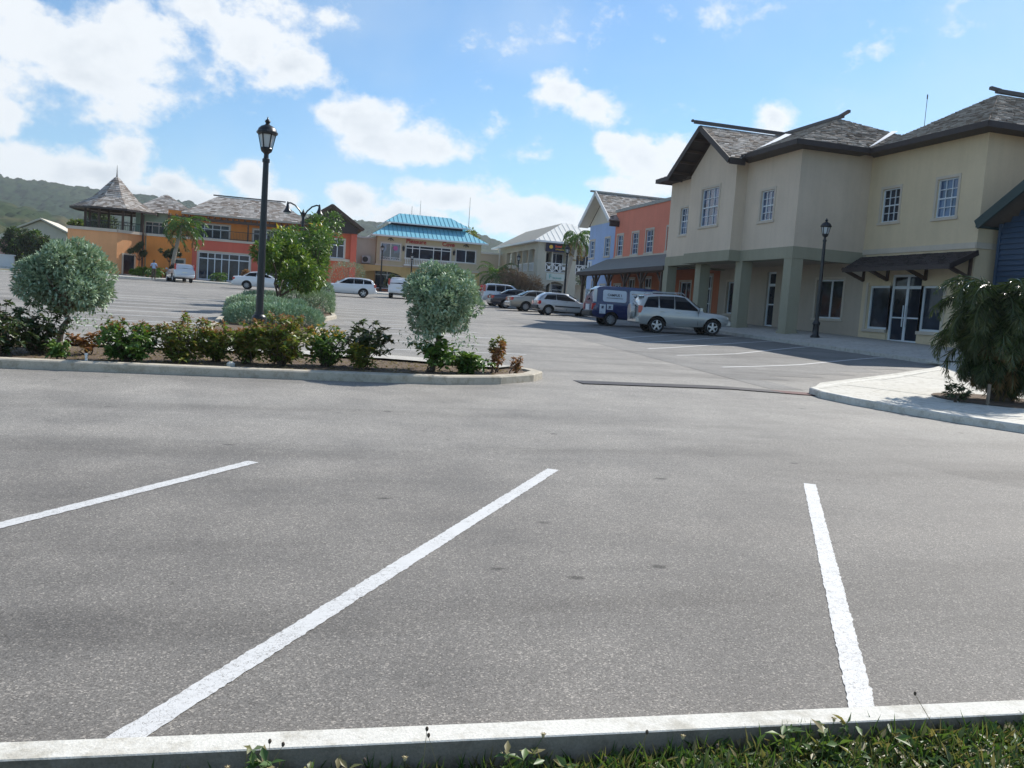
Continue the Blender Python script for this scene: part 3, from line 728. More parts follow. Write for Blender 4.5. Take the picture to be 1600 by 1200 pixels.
M['hill_near'] = mat_hill('hill_scrub', ((.016, .032, .014, 1), (.042, .062, .025, 1)), ((.070, .064, .034, 1), (.095, .085, .046, 1)))
hills('far_ridge', 1400, -30, 75, [(-30, 140), (-15.5, 131), (-13, 129), (-10.8, 127), (-9, 126), (-4, 121), (0, 123), (4.9, 119), (9, 116), (12.8, 111), (14.8, 98), (17, 90), (25, 96), (40, 120), (75, 110)], 650, 1300, 90, 11, 'hill')
hills('near_slope', 760, -34, -2, [(-34, 50), (-15.5, 52), (-12, 45), (-9.5, 34), (-6, 16), (-2, 4)], 420, 420, 60, 9, 'hill_near')

# ------------------------------------------------------------------ building kit
class Fac:
    """a facade plane: u runs along it, z up, d inwards"""
    def __init__(s, kind, pos): s.kind, s.pos = kind, pos
    def __call__(s, u, z, d=0.):
        return (s.pos+d, u, z) if s.kind == '-x' else (s.pos-d, u, z) if s.kind == '+x' else (u, s.pos+d, z)
def fbox(m, f, u0, u1, z0, z1, d0, d1):
    a = f(u0, z0, d0); b = f(u1, z1, d1)
    return m.box(min(a[0], b[0]), max(a[0], b[0]), min(a[1], b[1]), max(a[1], b[1]), min(a[2], b[2]), max(a[2], b[2]))
def fwall(m, f, u0, u1, z0, z1, holes=(), depth=.16):
    us = sorted({u0, u1} | {h[0] for h in holes} | {h[1] for h in holes}); zs = sorted({z0, z1} | {h[2] for h in holes} | {h[3] for h in holes})
    us = [u for u in us if u0 <= u <= u1]; zs = [z for z in zs if z0 <= z <= z1]
    for a, b in zip(us[:-1], us[1:]):
        for c, e in zip(zs[:-1], zs[1:]):
            uc, zc = (a+b)/2, (c+e)/2
            if any(h[0] < uc < h[1] and h[2] < zc < h[3] for h in holes): continue
            m.poly(f(a, c), f(b, c), f(b, e), f(a, e))
    for (a, b, c, e) in holes:
        for p, q in (((a, c), (b, c)), ((b, c), (b, e)), ((b, e), (a, e)), ((a, e), (a, c))):
            m.poly(f(*p), f(*q), f(*q, depth), f(*p, depth))
_pane = {}
def pane_mesh(kind, mat):
    k = (kind, mat)
    if k not in _pane:
        m = MB()
        if kind == 'y': m.poly((-.5, 0, -.5), (.5, 0, -.5), (.5, 0, .5), (-.5, 0, .5))
        else: m.poly((0, -.5, -.5), (0, .5, -.5), (0, .5, .5), (0, -.5, .5))
        _pane[k] = m.mesh('pane', mat)
    return _pane[k]
def window(root, f, h, us=(), zs=(), fr=.05, mat='alu', glass='glass', depth=.11, trim=None, tw=.12, name='window', sill=True, mw=.028):
    """frame in the opening h with bars at fractions us, zs; every pane its own sub-part"""
    u0, u1, z0, z1 = h; m = MB()
    fbox(m, f, u0, u0+fr, z0, z1, depth-.05, depth+.03); fbox(m, f, u1-fr, u1, z0, z1, depth-.05, depth+.03)
    fbox(m, f, u0+fr, u1-fr, z1-fr, z1, depth-.05, depth+.03); fbox(m, f, u0+fr, u1-fr, z0, z0+fr, depth-.05, depth+.03)
    a0, a1, b0, b1 = u0+fr, u1-fr, z0+fr, z1-fr
    uu = [a0]+[a0+(a1-a0)*(t if not isinstance(t, tuple) else t[0]) for t in us]+[a1]; zz = [b0]+[b0+(b1-b0)*(t if not isinstance(t, tuple) else t[0]) for t in zs]+[b1]
    for t, u in zip(us, uu[1:-1]):
        w = t[1] if isinstance(t, tuple) else mw; fbox(m, f, u-w/2, u+w/2, b0, b1, depth-.035, depth+.02)
    for t, z in zip(zs, zz[1:-1]):
        w = t[1] if isinstance(t, tuple) else mw; fbox(m, f, a0, a1, z-w/2, z+w/2, depth-.032, depth+.018)
    o = m.build(name, mat, root)
    kind = 'y' if f.kind == '-y' else 'x'
    for i in range(len(uu)-1):
        for j in range(len(zz)-1):
            p = bpy.data.objects.new('pane', pane_mesh(kind, glass)); COL.objects.link(p); p.parent = o
            c = f((uu[i]+uu[i+1])/2, (zz[j]+zz[j+1])/2, depth+.005); p.location = c
            du, dz = uu[i+1]-uu[i], zz[j+1]-zz[j]; p.scale = (du, 1, dz) if kind == 'y' else (1, du, dz)
            p.rotation_euler = (RNG.normal(0, .004), RNG.normal(0, .004), RNG.normal(0, .006))
    if trim:
        t = MB()
        fbox(t, f, u0-tw, u0-.004, z0-.0, z1+tw, -.03, .05); fbox(t, f, u1+.004, u1+tw, z0-.0, z1+tw, -.03, .05); fbox(t, f, u0-.004, u1+.004, z1+.004, z1+tw, -.03, .05)
        fbox(t, f, u0-tw-.05, u1+tw+.05, z0-tw, z0-.004, -.06, .05)
        t.build('window_trim', trim, o)
    return o
def roof_face(deck, sh, e0, e1, r0, r1, row=.21, wid=.27, lift=.035, thick=.05, amp=1.):
    """one pitch of a roof: eave e0-e1, ridge r0-r1; laps of separate shingles on a deck"""
    e0, e1, r0, r1 = map(Vector, (e0, e1, r0, r1))
    deck.poly(e0, e1, r1, r0) if (r0-r1).length > .02 else deck.poly(e0, e1, r0)
    if sh is None: return
    n = (e1-e0).cross((r0-e0) if (r0-e0).length > .1 else (r1-e0)).normalized()
    if n.z < 0: n = -n
    sl = (((r0+r1)/2)-((e0+e1)/2)).length; k = max(2, int(sl/row))
    for j in range(k):
        a, b = e0.lerp(r0, j/k), e1.lerp(r1, j/k); c, d = e0.lerp(r0, min(1, (j+1.12)/k)), e1.lerp(r1, min(1, (j+1.12)/k))
        L = (b-a).length; q = max(1, int(L/wid)); off = RNG.random()*.8
        cuts = [0.]+sorted(min(1., max(0., (i+off*.9+RNG.uniform(-.28, .28))/q)) for i in range(q) if 0 < (i+off)/q < 1)+[1.]
        for s, t in zip(cuts[:-1], cuts[1:]):
            if t-s < .02/max(L, .1): continue
            g_ = .006/max(L, .1); s2, t2 = s+g_, t-g_
            up = n*(lift+RNG.uniform(0, .022)*amp); dn = (c-a).normalized()*RNG.uniform(-.03, .02)*amp
            p0, p1, p2, p3 = a.lerp(b, s2)+up+dn, a.lerp(b, t2)+up+dn, c.lerp(d, t2)+n*.008, c.lerp(d, s2)+n*.008
            sh.add([p0, p1, p2, p3, p0-n*(lift+.0), p1-n*(lift+.0)], [(0, 1, 2, 3), (4, 5, 1, 0)])
def seamed(root, e0, e1, r0, r1, mat, seam_mat, pitch=.45, h=.05, w=.045, deck=None):
    e0, e1, r0, r1 = map(Vector, (e0, e1, r0, r1)); n = (e1-e0).cross(r0-e0).normalized()
    if n.z < 0: n = -n
    L = (e1-e0).length; ax = (e1-e0).normalized(); s0 = (r0-e0).dot(ax); s1 = (r1-e0).dot(ax)
    upv_ = (r0-e0)-ax*s0
    k = int(L/pitch)
    for i in range(1, k):
        s = L*i/k
        t = 1.
        if s < s0: t = s/s0
        elif s > s1 and L-s1 > 1e-3: t = (L-s)/(L-s1)
        if t < .05: continue
        p = e0+ax*s; m = MB(); m.bar(p+n*(h/2), p+upv_*t+n*(h/2), w, h, up=n); m.build('seam', seam_mat, root)
def ridge_cap(root, a, b, w=.16, h=.16, mat='ridge'):
    m = MB(); m.bar(a, b, w, h); return m.build('ridge_cap', mat, root)

# ------------------------------------------------------------------ the long beige building, right
A = thing('beige_building', 'large two storey beige building with columned walkway and grey shingle hip roofs', 'building', (26, 36, 1.3), world_parts=True)
XF, XB, XG = 21.9, 25.5, 21.3          # upper front, shop wall, bay
fF, fB, fG = Fac('-x', XF), Fac('-x', XB), Fac('-x', XG)
ZT, ZE = 5.22, 9.52
hR = (35.86, 36.98, 6.53, 7.93); h3 = (44.46, 45.42, 6.42, 7.90); h2 = (40.02, 41.84, 6.56, 8.48)
hQ1 = (31.9, 33.0, 6.5, 7.93); hQ2 = (28.62, 29.72, 6.43, 7.96)
m = MB()
fwall(m, fF, 33.95, 38.46, ZT, ZE, [hR]); fwall(m, fF, 43.30, 46.9, ZT, ZE, [h3])
m.poly((XF, 33.95, ZT), (XB, 33.95, ZT), (XB, 33.95, ZE), (XF, 33.95, ZE))
fwall(m, fG, 38.46, 43.30, ZT, 9.25, [h2])
m.poly(fG(38.46, 9.25), fG(43.30, 9.25), fG(43.30, 9.35), fG(40.88, 11.15), fG(38.46, 9.35))
m.poly((XG, 38.46, ZT), (XF, 38.46, ZT), (XF, 38.46, 9.6), (XG, 38.46, 9.35)); m.poly((XG, 43.3, ZT), (XF, 43.3, ZT), (XF, 43.3, 9.6), (XG, 43.3, 9.35))
m.poly((XF, 46.9, ZT), (34, 46.9, ZT), (34, 46.9, ZE), (XF, 46.9, ZE)); m.poly((34, 46.9, ZT), (34, 27.35, ZT), (34, 27.35, ZE), (34, 46.9, ZE))
m.build('upper_wall', 'beige', A)
# right block
m = MB(); fY = Fac('-y', 27.35)
sf_wl = (31.89, 33.28, 1.84, 3.74); sf_wr = (28.75, 30.02, 1.86, 3.72); sf_d = (30.02, 31.89, 1.33, 4.20)
fwall(m, fB, 27.35, 33.95, 5.35, ZE, [hQ1, hQ2])
fwall(m, fB, 27.35, 33.72, .4, 5.12, [sf_wl, sf_d, sf_wr], depth=.2)
m.poly((XB, 27.35, .4), (XB+9, 27.35, .4), (XB+9, 27.35, ZE), (XB, 27.35, ZE))
m.build('right_wall', 'cream', A)
m = MB(); fbox(m, fB, 27.33, 33.95, 5.12, 5.35, -.05, .1); m.box(XB-.05, XB+8, 27.30, 27.35, 5.12, 5.35); m.build('string_course', 'trim', A)
# wall behind the arcade
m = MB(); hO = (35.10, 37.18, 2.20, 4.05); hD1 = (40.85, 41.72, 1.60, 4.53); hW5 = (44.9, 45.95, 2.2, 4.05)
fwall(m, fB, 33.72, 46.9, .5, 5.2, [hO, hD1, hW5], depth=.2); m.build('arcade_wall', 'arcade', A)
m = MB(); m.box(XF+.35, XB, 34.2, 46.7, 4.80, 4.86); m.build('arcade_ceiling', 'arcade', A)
m = MB()
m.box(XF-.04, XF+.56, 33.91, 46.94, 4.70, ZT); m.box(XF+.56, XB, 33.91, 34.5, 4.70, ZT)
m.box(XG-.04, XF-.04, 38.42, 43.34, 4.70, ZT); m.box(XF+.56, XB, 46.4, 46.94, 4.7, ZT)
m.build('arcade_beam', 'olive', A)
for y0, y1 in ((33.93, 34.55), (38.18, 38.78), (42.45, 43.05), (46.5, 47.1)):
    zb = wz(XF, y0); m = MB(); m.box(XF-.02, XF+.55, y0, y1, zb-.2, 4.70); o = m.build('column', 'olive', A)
    m = MB(); m.box(XF-.06, XF+.59, y0-.04, y1+.04, zb-.2, zb+.16); put('column_foot', m.mesh('column_foot', 'olive'), o)
tri = (1/3, 2/3)
window(A, fF, hR, tri, (.25, (.5, .055), .75), trim='trim', glass='glass_blue'); window(A, fF, h3, tri, (.25, (.5, .055), .75), trim='trim', glass='glass_blue')
window(A, fG, h2, tri, (.25, (.5, .06), .75), trim='trim', glass='glass_blue')
window(A, fB, hQ1, tri, (.25, (.5, .055), .75), trim='trim'); window(A, fB, hQ2, tri, (.25, (.5, .055), .75), trim='trim', glass='glass_blue')
window(A, fB, hO, ((.5, .09),), (), fr=.07, trim='trim', name='shop_window', depth=.16)
window(A, fB, hW5, (), (), fr=.07, trim='trim', name='shop_window', depth=.16)
o = window(A, fB, hD1, (), ((.40, .07), (.78, .14)), fr=.10, name='shop_door', depth=.16)
window(A, fB, sf_wl, (), (), fr=.09, name='shop_window', depth=.16, trim=None); window(A, fB, sf_wr, (), (), fr=.09, name='shop_window', depth=.16)
m = MB(); fbox(m, fB, 31.89, 33.45, 1.70, 1.835, -.08, .05); fbox(m, fB, 28.6, 30.0, 1.72, 1.855, -.08, .05); fbox(m, fB, 33.29, 33.43, 1.84, 3.88, -.04, .05); fbox(m, fB, 28.6, 28.74, 1.86, 3.88, -.04, .05); m.build('shop_trim', 'trim', A)
o = window(A, fB, sf_d, ((.5, .14),), ((.355, .06), (.835, .13)), fr=.10, name='shop_door', depth=.16)
m = MB(); fbox(m, fB, 31.03, 31.06, 2.0, 2.9, .05, .09); fbox(m, fB, 30.86, 30.89, 2.0, 2.9, .05, .09); put('door_handle', m.mesh('door_handle', 'alu'), o)
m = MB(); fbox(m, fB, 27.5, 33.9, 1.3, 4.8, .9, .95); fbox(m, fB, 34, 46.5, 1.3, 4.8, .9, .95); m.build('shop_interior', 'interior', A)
# main hip roof over the upper storey
deck, sh = MB(), MB(); zr = 12.48; XR = 27.6
eA, eB = (21.1, 33.15, 9.62), (21.1, 47.4, 9.62); rA, rB = (XR, 39.7, zr), (XR, 47.4, zr)
zb_ = 9.62+1.2*(zr-9.62)/(XR-21.1)
roof_face(deck, sh, eA, (21.1, 37.6, 9.62), rA, rA); roof_face(deck, sh, (22.3, 37.99, zb_), (22.3, 43.9, zb_), rA, (XR, 43.0, zr)); roof_face(deck, sh, (21.1, 44.1, 9.62), eB, (XR, 43.0, zr), rB)
roof_face(deck, sh, (34.1, 33.15, 9.62), eA, rA, rA)
roof_face(deck, None, eB, (34.1, 47.4, 9.62), rB, rB); roof_face(deck, None, (34.1, 47.4, 9.62), (34.1, 33.15, 9.62), rB, rA)
# gable roof of the bay
kx = (zr-9.62)/(XR-21.1)
def main_z(x): return 9.62+(x-21.1)*kx
gy, gz_, gx0 = 40.85, 11.50, 20.35; gzl = 9.42; gyR, gyL = 37.55, 44.15
xi = 21.1+(gz_-9.62)/kx
roof_face(deck, sh, (21.0, gyR, gzl), (gx0, gyR, gzl), (xi, gy, gz_), (gx0, gy, gz_)); roof_face(deck, sh, (gx0, gyL, gzl), (21.0, gyL, gzl), (gx0, gy, gz_), (xi, gy, gz_))
# right block roof
zq, Xq, Yq = 12.64, 30.8, 32.75
qA, qB = (24.75, 26.65, 9.62), (24.75, 33.3, 9.62)
roof_face(deck, sh, qA, (24.75, 38.8, 9.62), (Xq, Yq, zq), (Xq, Yq, zq)) if False else None
ky = (zq-9.62)/(Xq-24.75)
roof_face(deck, sh, qA, (24.75, 33.2, 9.62), (Xq, Yq, zq), (Xq+.05, Yq+.4, zq+.0))
roof_face(deck, sh, (39, 26.65, 9.62), qA, (36, Yq, zq), (Xq, Yq, zq))
deck.poly((24.75, 33.2, 9.62), (Xq+.05, Yq+.4, zq), (36, Yq, zq), (36, 38, 9.9))
deck.build('roof', 'deck', A); stuff(sh.build('shingles', 'shingle', A))
m = MB()   # white valley flashings
m.add([(20.95, 37.4, gzl+.10), (21.25, 37.15, gzl+.22), (xi+.02, gy-.35, gz_+.10), (xi-.35, gy-.35, gz_+.08)], [(0, 1, 2, 3)]); m.build('flashing', 'flash', A); m = MB()
m.add([(24.62, 33.12, 9.70), (24.95, 33.12, 9.86), (26.6, 33.85, 10.75), (26.3, 33.9, 10.72)], [(0, 1, 2, 3)])
m.build('flashing', 'flash', A)
m = MB(); fh = .22
for a, b in (((21.08, 33.13), (21.08, 37.75)), ((21.08, 43.95), (21.08, 47.4)), ((21.08, 33.13), (24.85, 33.13)), ((24.73, 26.63), (24.73, 33.13)), ((24.73, 26.63), (36, 26.63)), ((21.08, 47.42), (24, 47.42))):
    m.bar((a[0], a[1], 9.62-fh/2+.04), (b[0], b[1], 9.62-fh/2+.04), .05, fh)
for (y, z) in ((gyR, gzl), (gyL, gzl)):
    m.bar((gx0-.02, y, z-.12), (gx0-.02, gy, gz_-.12), .06, .28)
for y in (gyR, gyL): m.bar((gx0, y, gzl-.13), (21.2, y, gzl-.13), .05, .30)
m.build('fascia', 'fascia', A)
m = MB()   # soffits
m.poly((21.1, 33.15, 9.44), (XF, 33.95, 9.44), (XF, 38.46, 9.44), (21.1, 37.7, 9.44)); m.poly((21.1, 44.0, 9.44), (XF, 43.3, 9.44), (XF, 46.9, 9.44), (21.1, 47.4, 9.44)); m.poly((21.1, 33.15, 9.44), (24.8, 33.15, 9.44), (24.8, 33.95, 9.44), (XF, 33.95, 9.44))
m.poly((24.75, 26.65, 9.44), (XB, 27.35, 9.44), (XB, 33.9, 9.44), (24.75, 33.2, 9.44)); m.poly((24.75, 26.65, 9.44), (36, 26.65, 9.44), (36, 27.35, 9.44), (XB, 27.35, 9.44))
m.poly((gx0, gyR, gzl-.10), (XG+.1, gyR, gzl-.10), (XG+.1, gy, gz_-.10), (gx0, gy, gz_-.10)); m.poly((gx0, gyL, gzl-.10), (XG+.1, gyL, gzl-.10), (XG+.1, gy, gz_-.10), (gx0, gy, gz_-.10))
m.build('soffit', 'fascia', A)
for i in range(4):   # purlin ends under the gable
    for s in (-1, 1):
        t = .2+.22*i; yy_ = gy+s*(gy-gyR)*t; zz_ = gz_-(gz_-gzl)*t-.16
        mm = MB(); mm.box(gx0+.03, XG, yy_-.06, yy_+.06, zz_-.09, zz_+.03); mm.build('purlin', 'timber', A)
ridge_cap(A, (XR, 39.45, zr+.12), (XR, 47.4, zr+.12), .18, .16); ridge_cap(A, (gx0-.35, gy, gz_+.14), (xi+.3, gy, gz_+.14), .18, .15)
ridge_cap(A, (XR, 39.75, zr+.14), (XR-.02, 38.95, zr+.27), .16, .13); ridge_cap(A, (gx0-.4, gy, gz_+.16), (gx0-.5, gy, gz_+.20), .15, .10)
ridge_cap(A, (Xq-.15, Yq, zq+.16), (36, Yq, zq+.16), .18, .17); ridge_cap(A, (Xq+.05, Yq, zq+.20), (Xq-.5, Yq-.0, zq+.25), .16, .13)
# pent awning over the shop front
deck, sh = MB(), MB()
roof_face(deck, sh, (23.85, 26.75, 4.36), (23.85, 32.95, 4.36), (XB, 27.25, 5.02), (XB, 33.98, 5.02), row=.16, wid=.24)
deck.poly((23.85, 32.95, 4.36), (XB, 33.98, 5.02), (XB, 33.98, 4.9), (23.85, 32.95, 4.2)); deck.poly((23.85, 26.75, 4.22), (23.85, 32.95, 4.22), (XB, 33.9, 4.85), (XB, 27.25, 4.85))
aw = deck.build('awning', 'fascia', A)
stuff(put('shingles', sh.mesh('shingles', 'shingle_dark'), aw))
m = MB(); m.bar((23.83, 26.72, 4.29), (23.83, 32.98, 4.29), .05, .17); m.bar((23.83, 26.74, 4.30), (XB, 27.23, 4.95), .06, .2); put('awning_board', m.mesh('awning_board', 'fascia'), aw)
for y in (33.7, 32.1, 29.8, 27.5):
    m = MB(); m.bar((XB-.02, y, 4.0), (XB-.5, y, 4.14), .11, .13); m.bar((XB-.03, y, 3.98), (24.25, y-.1, 4.40), .11, .13); m.bar((XB-.03, y, 3.95), (XB-.03, y, 4.75), .12, .1); put('bracket', m.mesh('bracket', 'timber'), aw)
m = MB(); m.tube([(28.4, 34.4, 10.8), (28.4, 34.4, 12.55)], .014, 6); m.tube([(28.4, 34.4, 12.5), (28.4, 34.4, 12.7)], .03, 6); m.build('antenna', 'ridge', A)
for y in (34.2, 46.7): pass

# ------------------------------------------------------------------ terracotta and blue shop row
B = thing('terracotta_building', 'long terracotta red shop building with grey porch roof beside the beige building', 'building', (26, 55, 1.6), world_parts=True)
m = MB(); oh = [(62.56, 63.68, 6.25, 7.82), (59.62, 60.76, 6.25, 7.82), (57.0, 58.24, 6.26, 7.86), (53.6, 54.75, 6.26, 7.86)]
fwall(m, fB, 46.95, 64.28, 5.9, 9.62, oh); m.poly((XB, 46.95, 9.62), (XB, 64.28, 9.62), (XB+.3, 64.28, 9.62), (XB+.3, 46.95, 9.62)); m.poly((XB+.3, 46.95, 8.8), (XB+.3, 64.28, 8.8), (XB+.3, 64.28, 9.62), (XB+.3, 46.95, 9.62))
m.build('parapet_wall', 'orange_wall', B)
for h in oh: window(B, fB, h, (.5,), (.25, (.5, .06), .75), trim='trim', tw=.14, glass='glass_blue')
m = MB(); m.box(XB-.1, XB+.45, 46.95, 64.36, 9.62, 9.84); m.build('coping', 'coping', B)
ground_o = [(47.8, 48.5, 1.75, 4.45), (50.6, 52.1, 2.6, 4.1), (56.75, 57.9, 1.95, 4.45), (59.7, 60.85, 2.0, 4.42), (62.3, 63.6, 2.7, 4.0), (53.5, 54.7, 2.6, 4.1)]
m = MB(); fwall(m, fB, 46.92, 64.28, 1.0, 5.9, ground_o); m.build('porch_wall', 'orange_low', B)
for i, h in enumerate(ground_o):
    if h[3] > 4.3: window(B, fB, h, ((.5, .09),), ((.72, .12), (.36, .06)), fr=.08, name='shop_door', trim='trim')
    else: window(B, fB, h, ((.5, .07),), (), fr=.07, name='shop_window', trim='trim')
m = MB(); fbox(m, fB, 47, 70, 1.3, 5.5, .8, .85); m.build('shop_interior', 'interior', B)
m = MB(); m.add([(21.85, 47.05, 4.72), (XB, 47.05, 6.05), (XB, 65.7, 6.05), (21.85, 62.3, 4.66)], [(0, 1, 2, 3)]); m.add([(21.85, 62.3, 4.66), (XB, 65.7, 6.05), (XB, 66.1, 4.9), (22.0, 62.3, 4.5)], [(0, 1, 2, 3)])
m.add([(21.85, 47.05, 4.60), (XB, 47.05, 4.9), (XB, 65.7, 4.9), (21.85, 62.3, 4.54)], [(0, 1, 2, 3)])
o = m.build('porch_roof', 'porch_roof', B)
m = MB(); m.bar((21.83, 47.0, 4.60), (21.83, 62.3, 4.55), .06, .26); m.bar((21.83, 62.3, 4.55), (XB, 65.9, 5.0), .06, .2); put('gutter', m.mesh('gutter', 'fascia'), o)
m = MB(); m.box(XB-.10, XB-.004, 47.05, 64.28, 6.02, 6.12); m.build('string_course', 'trim', B)
for y in (47.7, 50.7, 53.4, 56.3, 58.8, 61.5):
    zb = wz(22.1, y); m = MB(); m.box(22.02, 22.2, y-.09, y+.09, zb-.1, 4.5); o = m.build('porch_post', 'timber', B)
    m = MB(); m.bar((22.11, y-.75, 4.42), (22.11, y-.08, 3.75), .09, .1); m.bar((22.11, y+.75, 4.42), (22.11, y+.08, 3.75), .09, .1); put('brace', m.mesh('brace', 'timber'), o)
m = MB(); m.bar((22.11, 47.2, 4.48), (22.11, 62.2, 4.46), .14, .16); m.build('porch_beam', 'timber', B)

BL = thing('blue_building', 'narrow pale blue gabled shop with white barge boards at the end of the terracotta row', 'building', (26, 67, 1.9), world_parts=True)
bh = [(68.70, 69.72, 6.30, 7.72), (65.26, 66.28, 6.32, 7.76)]; bg_ = [(65.6, 66.7, 2.0, 4.0), (67.6, 68.7, 2.0, 4.4)]
m = MB(); fwall(m, fB, 64.30, 70.05, 1.0, 9.0, bh+bg_); m.poly((XB, 70.05, 1.0), (40, 70.05, 1), (40, 70.05, 9), (XB, 70.05, 9))
m.build('wall', 'blue_wall', BL)
gyb, gzb = 67.1, 11.42
m = MB(); m.poly((XB, 64.30, 9.0), (XB, 70.05, 9.0), (XB, 70.05, 9.1), (XB, gyb, gzb-.2), (XB, 64.30, 9.1)); m.build('gable_wall', 'pale', BL)
for h in bh: window(BL, fB, h, (.5,), (.25, (.5, .06), .75), trim='trim', tw=.13, glass='glass_blue')
for h in bg_: window(BL, fB, h, ((.5, .08),), ((.7, .1),), fr=.08, name='shop_door', trim='trim')
deck, sh = MB(), MB()
roof_face(deck, sh, (37, 63.6, 8.95), (24.65, 63.6, 8.95), (37, gyb, gzb), (24.65, gyb, gzb)); roof_face(deck, sh, (24.65, 70.6, 8.95), (37, 70.6, 8.95), (24.65, gyb, gzb), (37, gyb, gzb))
deck.build('roof', 'deck', BL); stuff(sh.build('shingles', 'shingle', BL))
m = MB(); m.bar((24.62, 63.55, 8.93), (24.62, gyb, gzb+.0), .07, .3); m.bar((24.62, 70.65, 8.93), (24.62, gyb, gzb+.0), .07, .3); m.build('barge_board', 'white', BL)
m = MB(); m.poly((24.66, 63.6, 8.86), (XB, 63.6, 8.86), (XB, gyb, gzb-.1), (24.66, gyb, gzb-.1)); m.poly((24.66, 70.6, 8.86), (XB, 70.6, 8.86), (XB, gyb, gzb-.1), (24.66, gyb, gzb-.1)); m.build('soffit', 'pale', BL)
m = MB(); m.bar((24.2, gyb, gzb+.08), (37, gyb, gzb+.08), .2, .14); m.build('ridge_cap', 'coping', BL)
m = MB(); m.box(24.75, 25.5, 63.55, 63.8, 8.5, 8.9); m.build('gutter_end', 'fascia', BL)
m = MB(); fbox(m, fB, 69.0, 70.0, 4.95, 6.05, -.04, -.005); sg = m.build('sign_board', 'panel_white', BL)
m = MB(); fbox(m, fB, 68.95, 70.02, 4.95, 5.15, -.06, -.042); put('sign_band', m.mesh('sign_band', 'sign_pink'), sg)
m = MB(); fbox(m, fB, 69.42, 69.58, 5.35, 5.8, -.06, -.042); m.lathe((XB-.05, 69.5, 5.85), [(.02, -.07), (.08, 0), (.02, .07)], 8); put('sign_figure', m.mesh('sign_figure', 'sign_navy'), sg)

# ------------------------------------------------------------------ dark blue building at the right edge
D = thing('dark_blue_building', 'dark blue boarded building with green roof edge at the right of the picture', 'building', (27, 24, 1.2), world_parts=True)
XD = 26.1; apex = 20.6
zt = 6.05; Y1 = 26.86; rise = (6.98-5.98)/1.63
nb = 0; zz0 = .9
while zz0 < 9.3:
    zz1 = zz0+.2
    yb = Y1 if zz1 < zt else Y1-(zz1-zt)/rise*1.0
    if yb > apex+.3:
        m = MB(); m.add([(XD-.002, apex-(yb-apex), zz0), (XD-.002, yb, zz0), (XD+.03, yb, zz1), (XD+.03, apex-(yb-apex), zz1), (XD-.03, apex-(yb-apex), zz0), (XD-.03, yb, zz0)], [(4, 5, 2, 3), (4, 5, 1, 0)]); m.build('siding_board', 'siding', D)
    zz0 = zz1
m = MB(); m.box(XD-.045, XD+.06, Y1-.02, Y1+.10, .9, zt); m.build('corner_board', 'siding', D)
m = MB(); m.poly((XD, Y1, .9), (40, Y1, .9), (40, Y1, zt), (XD, Y1, zt)); m.build('side_wall', 'siding', D)
hz = 6.02; rz_ = hz+(27.35-apex)*rise
m = MB(); m.extrude([(25.35, 27.25, hz-.05), (25.35, apex, rz_), (25.35, apex, rz_+.14), (25.35, 27.25, hz+.1)], (12, 0, 0)); m.extrude([(25.35, 13.9, hz-.05), (25.35, apex, rz_), (25.35, apex, rz_+.14), (25.35, 13.9, hz+.1)], (12, 0, 0)); m.build('roof', 'deck', D)
m = MB(); m.bar((25.33, 27.3, hz-.04), (25.33, apex, rz_-.04), .07, .36); m.bar((25.33, 13.85, hz-.04), (25.33, apex, rz_-.04), .07, .36); m.bar((25.33, 27.3, hz-.02), (30, 27.3, hz-.02), .06, .24); m.build('barge_board', 'green_board', D)

# ------------------------------------------------------------------ far row: pavilion, orange, red, gabled
YF = 90.5; fO = Fac('-y', YF)
G = thing('pavilion_building', 'pale orange building topped by an open timber pavilion with pointed shingle roof', 'pavilion', (-15, 93, 2.1), world_parts=True)
m = MB(); hG = (-16.05, -15.35, 2.3, 4.1)
base = [(-19.1, YF), (-14.8, YF), (-12.85, 92.3), (-12.85, 99), (-19.1, 99)]
for a, b in zip(base, base[1:]+base[:1]): m.poly((*a, 1.0), (*b, 1.0), (*b, 6.2), (*a, 6.2))
m.build('wall', 'gold_rim', G)
m = MB()
for a, b in zip(base[:3], base[1:4]): m.bar((*a, 6.33), (*b, 6.33), .3, .28)
m.bar((-19.1, YF, 6.33), (-19.1, 99, 6.33), .3, .28); m.poly(*[(x, y, 6.2) for x, y in base]); m.build('parapet_cap', 'trim', G)
# small window on the canted face
p0, p1 = Vector((-14.8, YF)), Vector((-12.85, 92.3)); dd = (p1-p0).normalized(); nn = Vector((dd.y, -dd.x))
def cant(t, z, o): q = p0+dd*t+nn*o; return (q.x, q.y, z)
m = MB()
for (a, b, c, e) in ((.55, .7, 2.3, 4.3), (1.85, 2.0, 2.3, 4.3), (.7, 1.85, 4.15, 4.3), (.45, 2.1, 2.15, 2.3)): m.add([cant(a, c, 0), cant(b, c, 0), cant(b, e, 0), cant(a, e, 0), cant(a, c, .07), cant(b, c, .07), cant(b, e, .07), cant(a, e, .07)], [(4, 5, 6, 7), (0, 4, 7, 3), (1, 5, 6, 2), (3, 7, 6, 2), (0, 1, 5, 4)])
o = m.build('window', 'trim', G); m = MB(); m.poly(cant(.7, 2.3, .02), cant(1.85, 2.3, .02), cant(1.85, 4.15, .02), cant(.7, 4.15, .02)); put('pane', m.mesh('pane', 'glass'), o)
cx, cy, n8 = -15.55, 94.0, 8
oc = lambda r, z, k, off=.5: (cx+r*math.cos(2*math.pi*(k+off)/n8), cy+r*math.sin(2*math.pi*(k+off)/n8), z)
for k in range(n8):
    m = MB(); p = oc(2.75, 6.2, k); m.bar(p, (p[0], p[1], 8.75), .2, .2); m.build('post', 'timber', G)
m = MB()
for k in range(n8): m.bar(oc(2.75, 8.62, k), oc(2.75, 8.62, k+1), .12, .35)
m.build('ring_beam', 'timber', G)
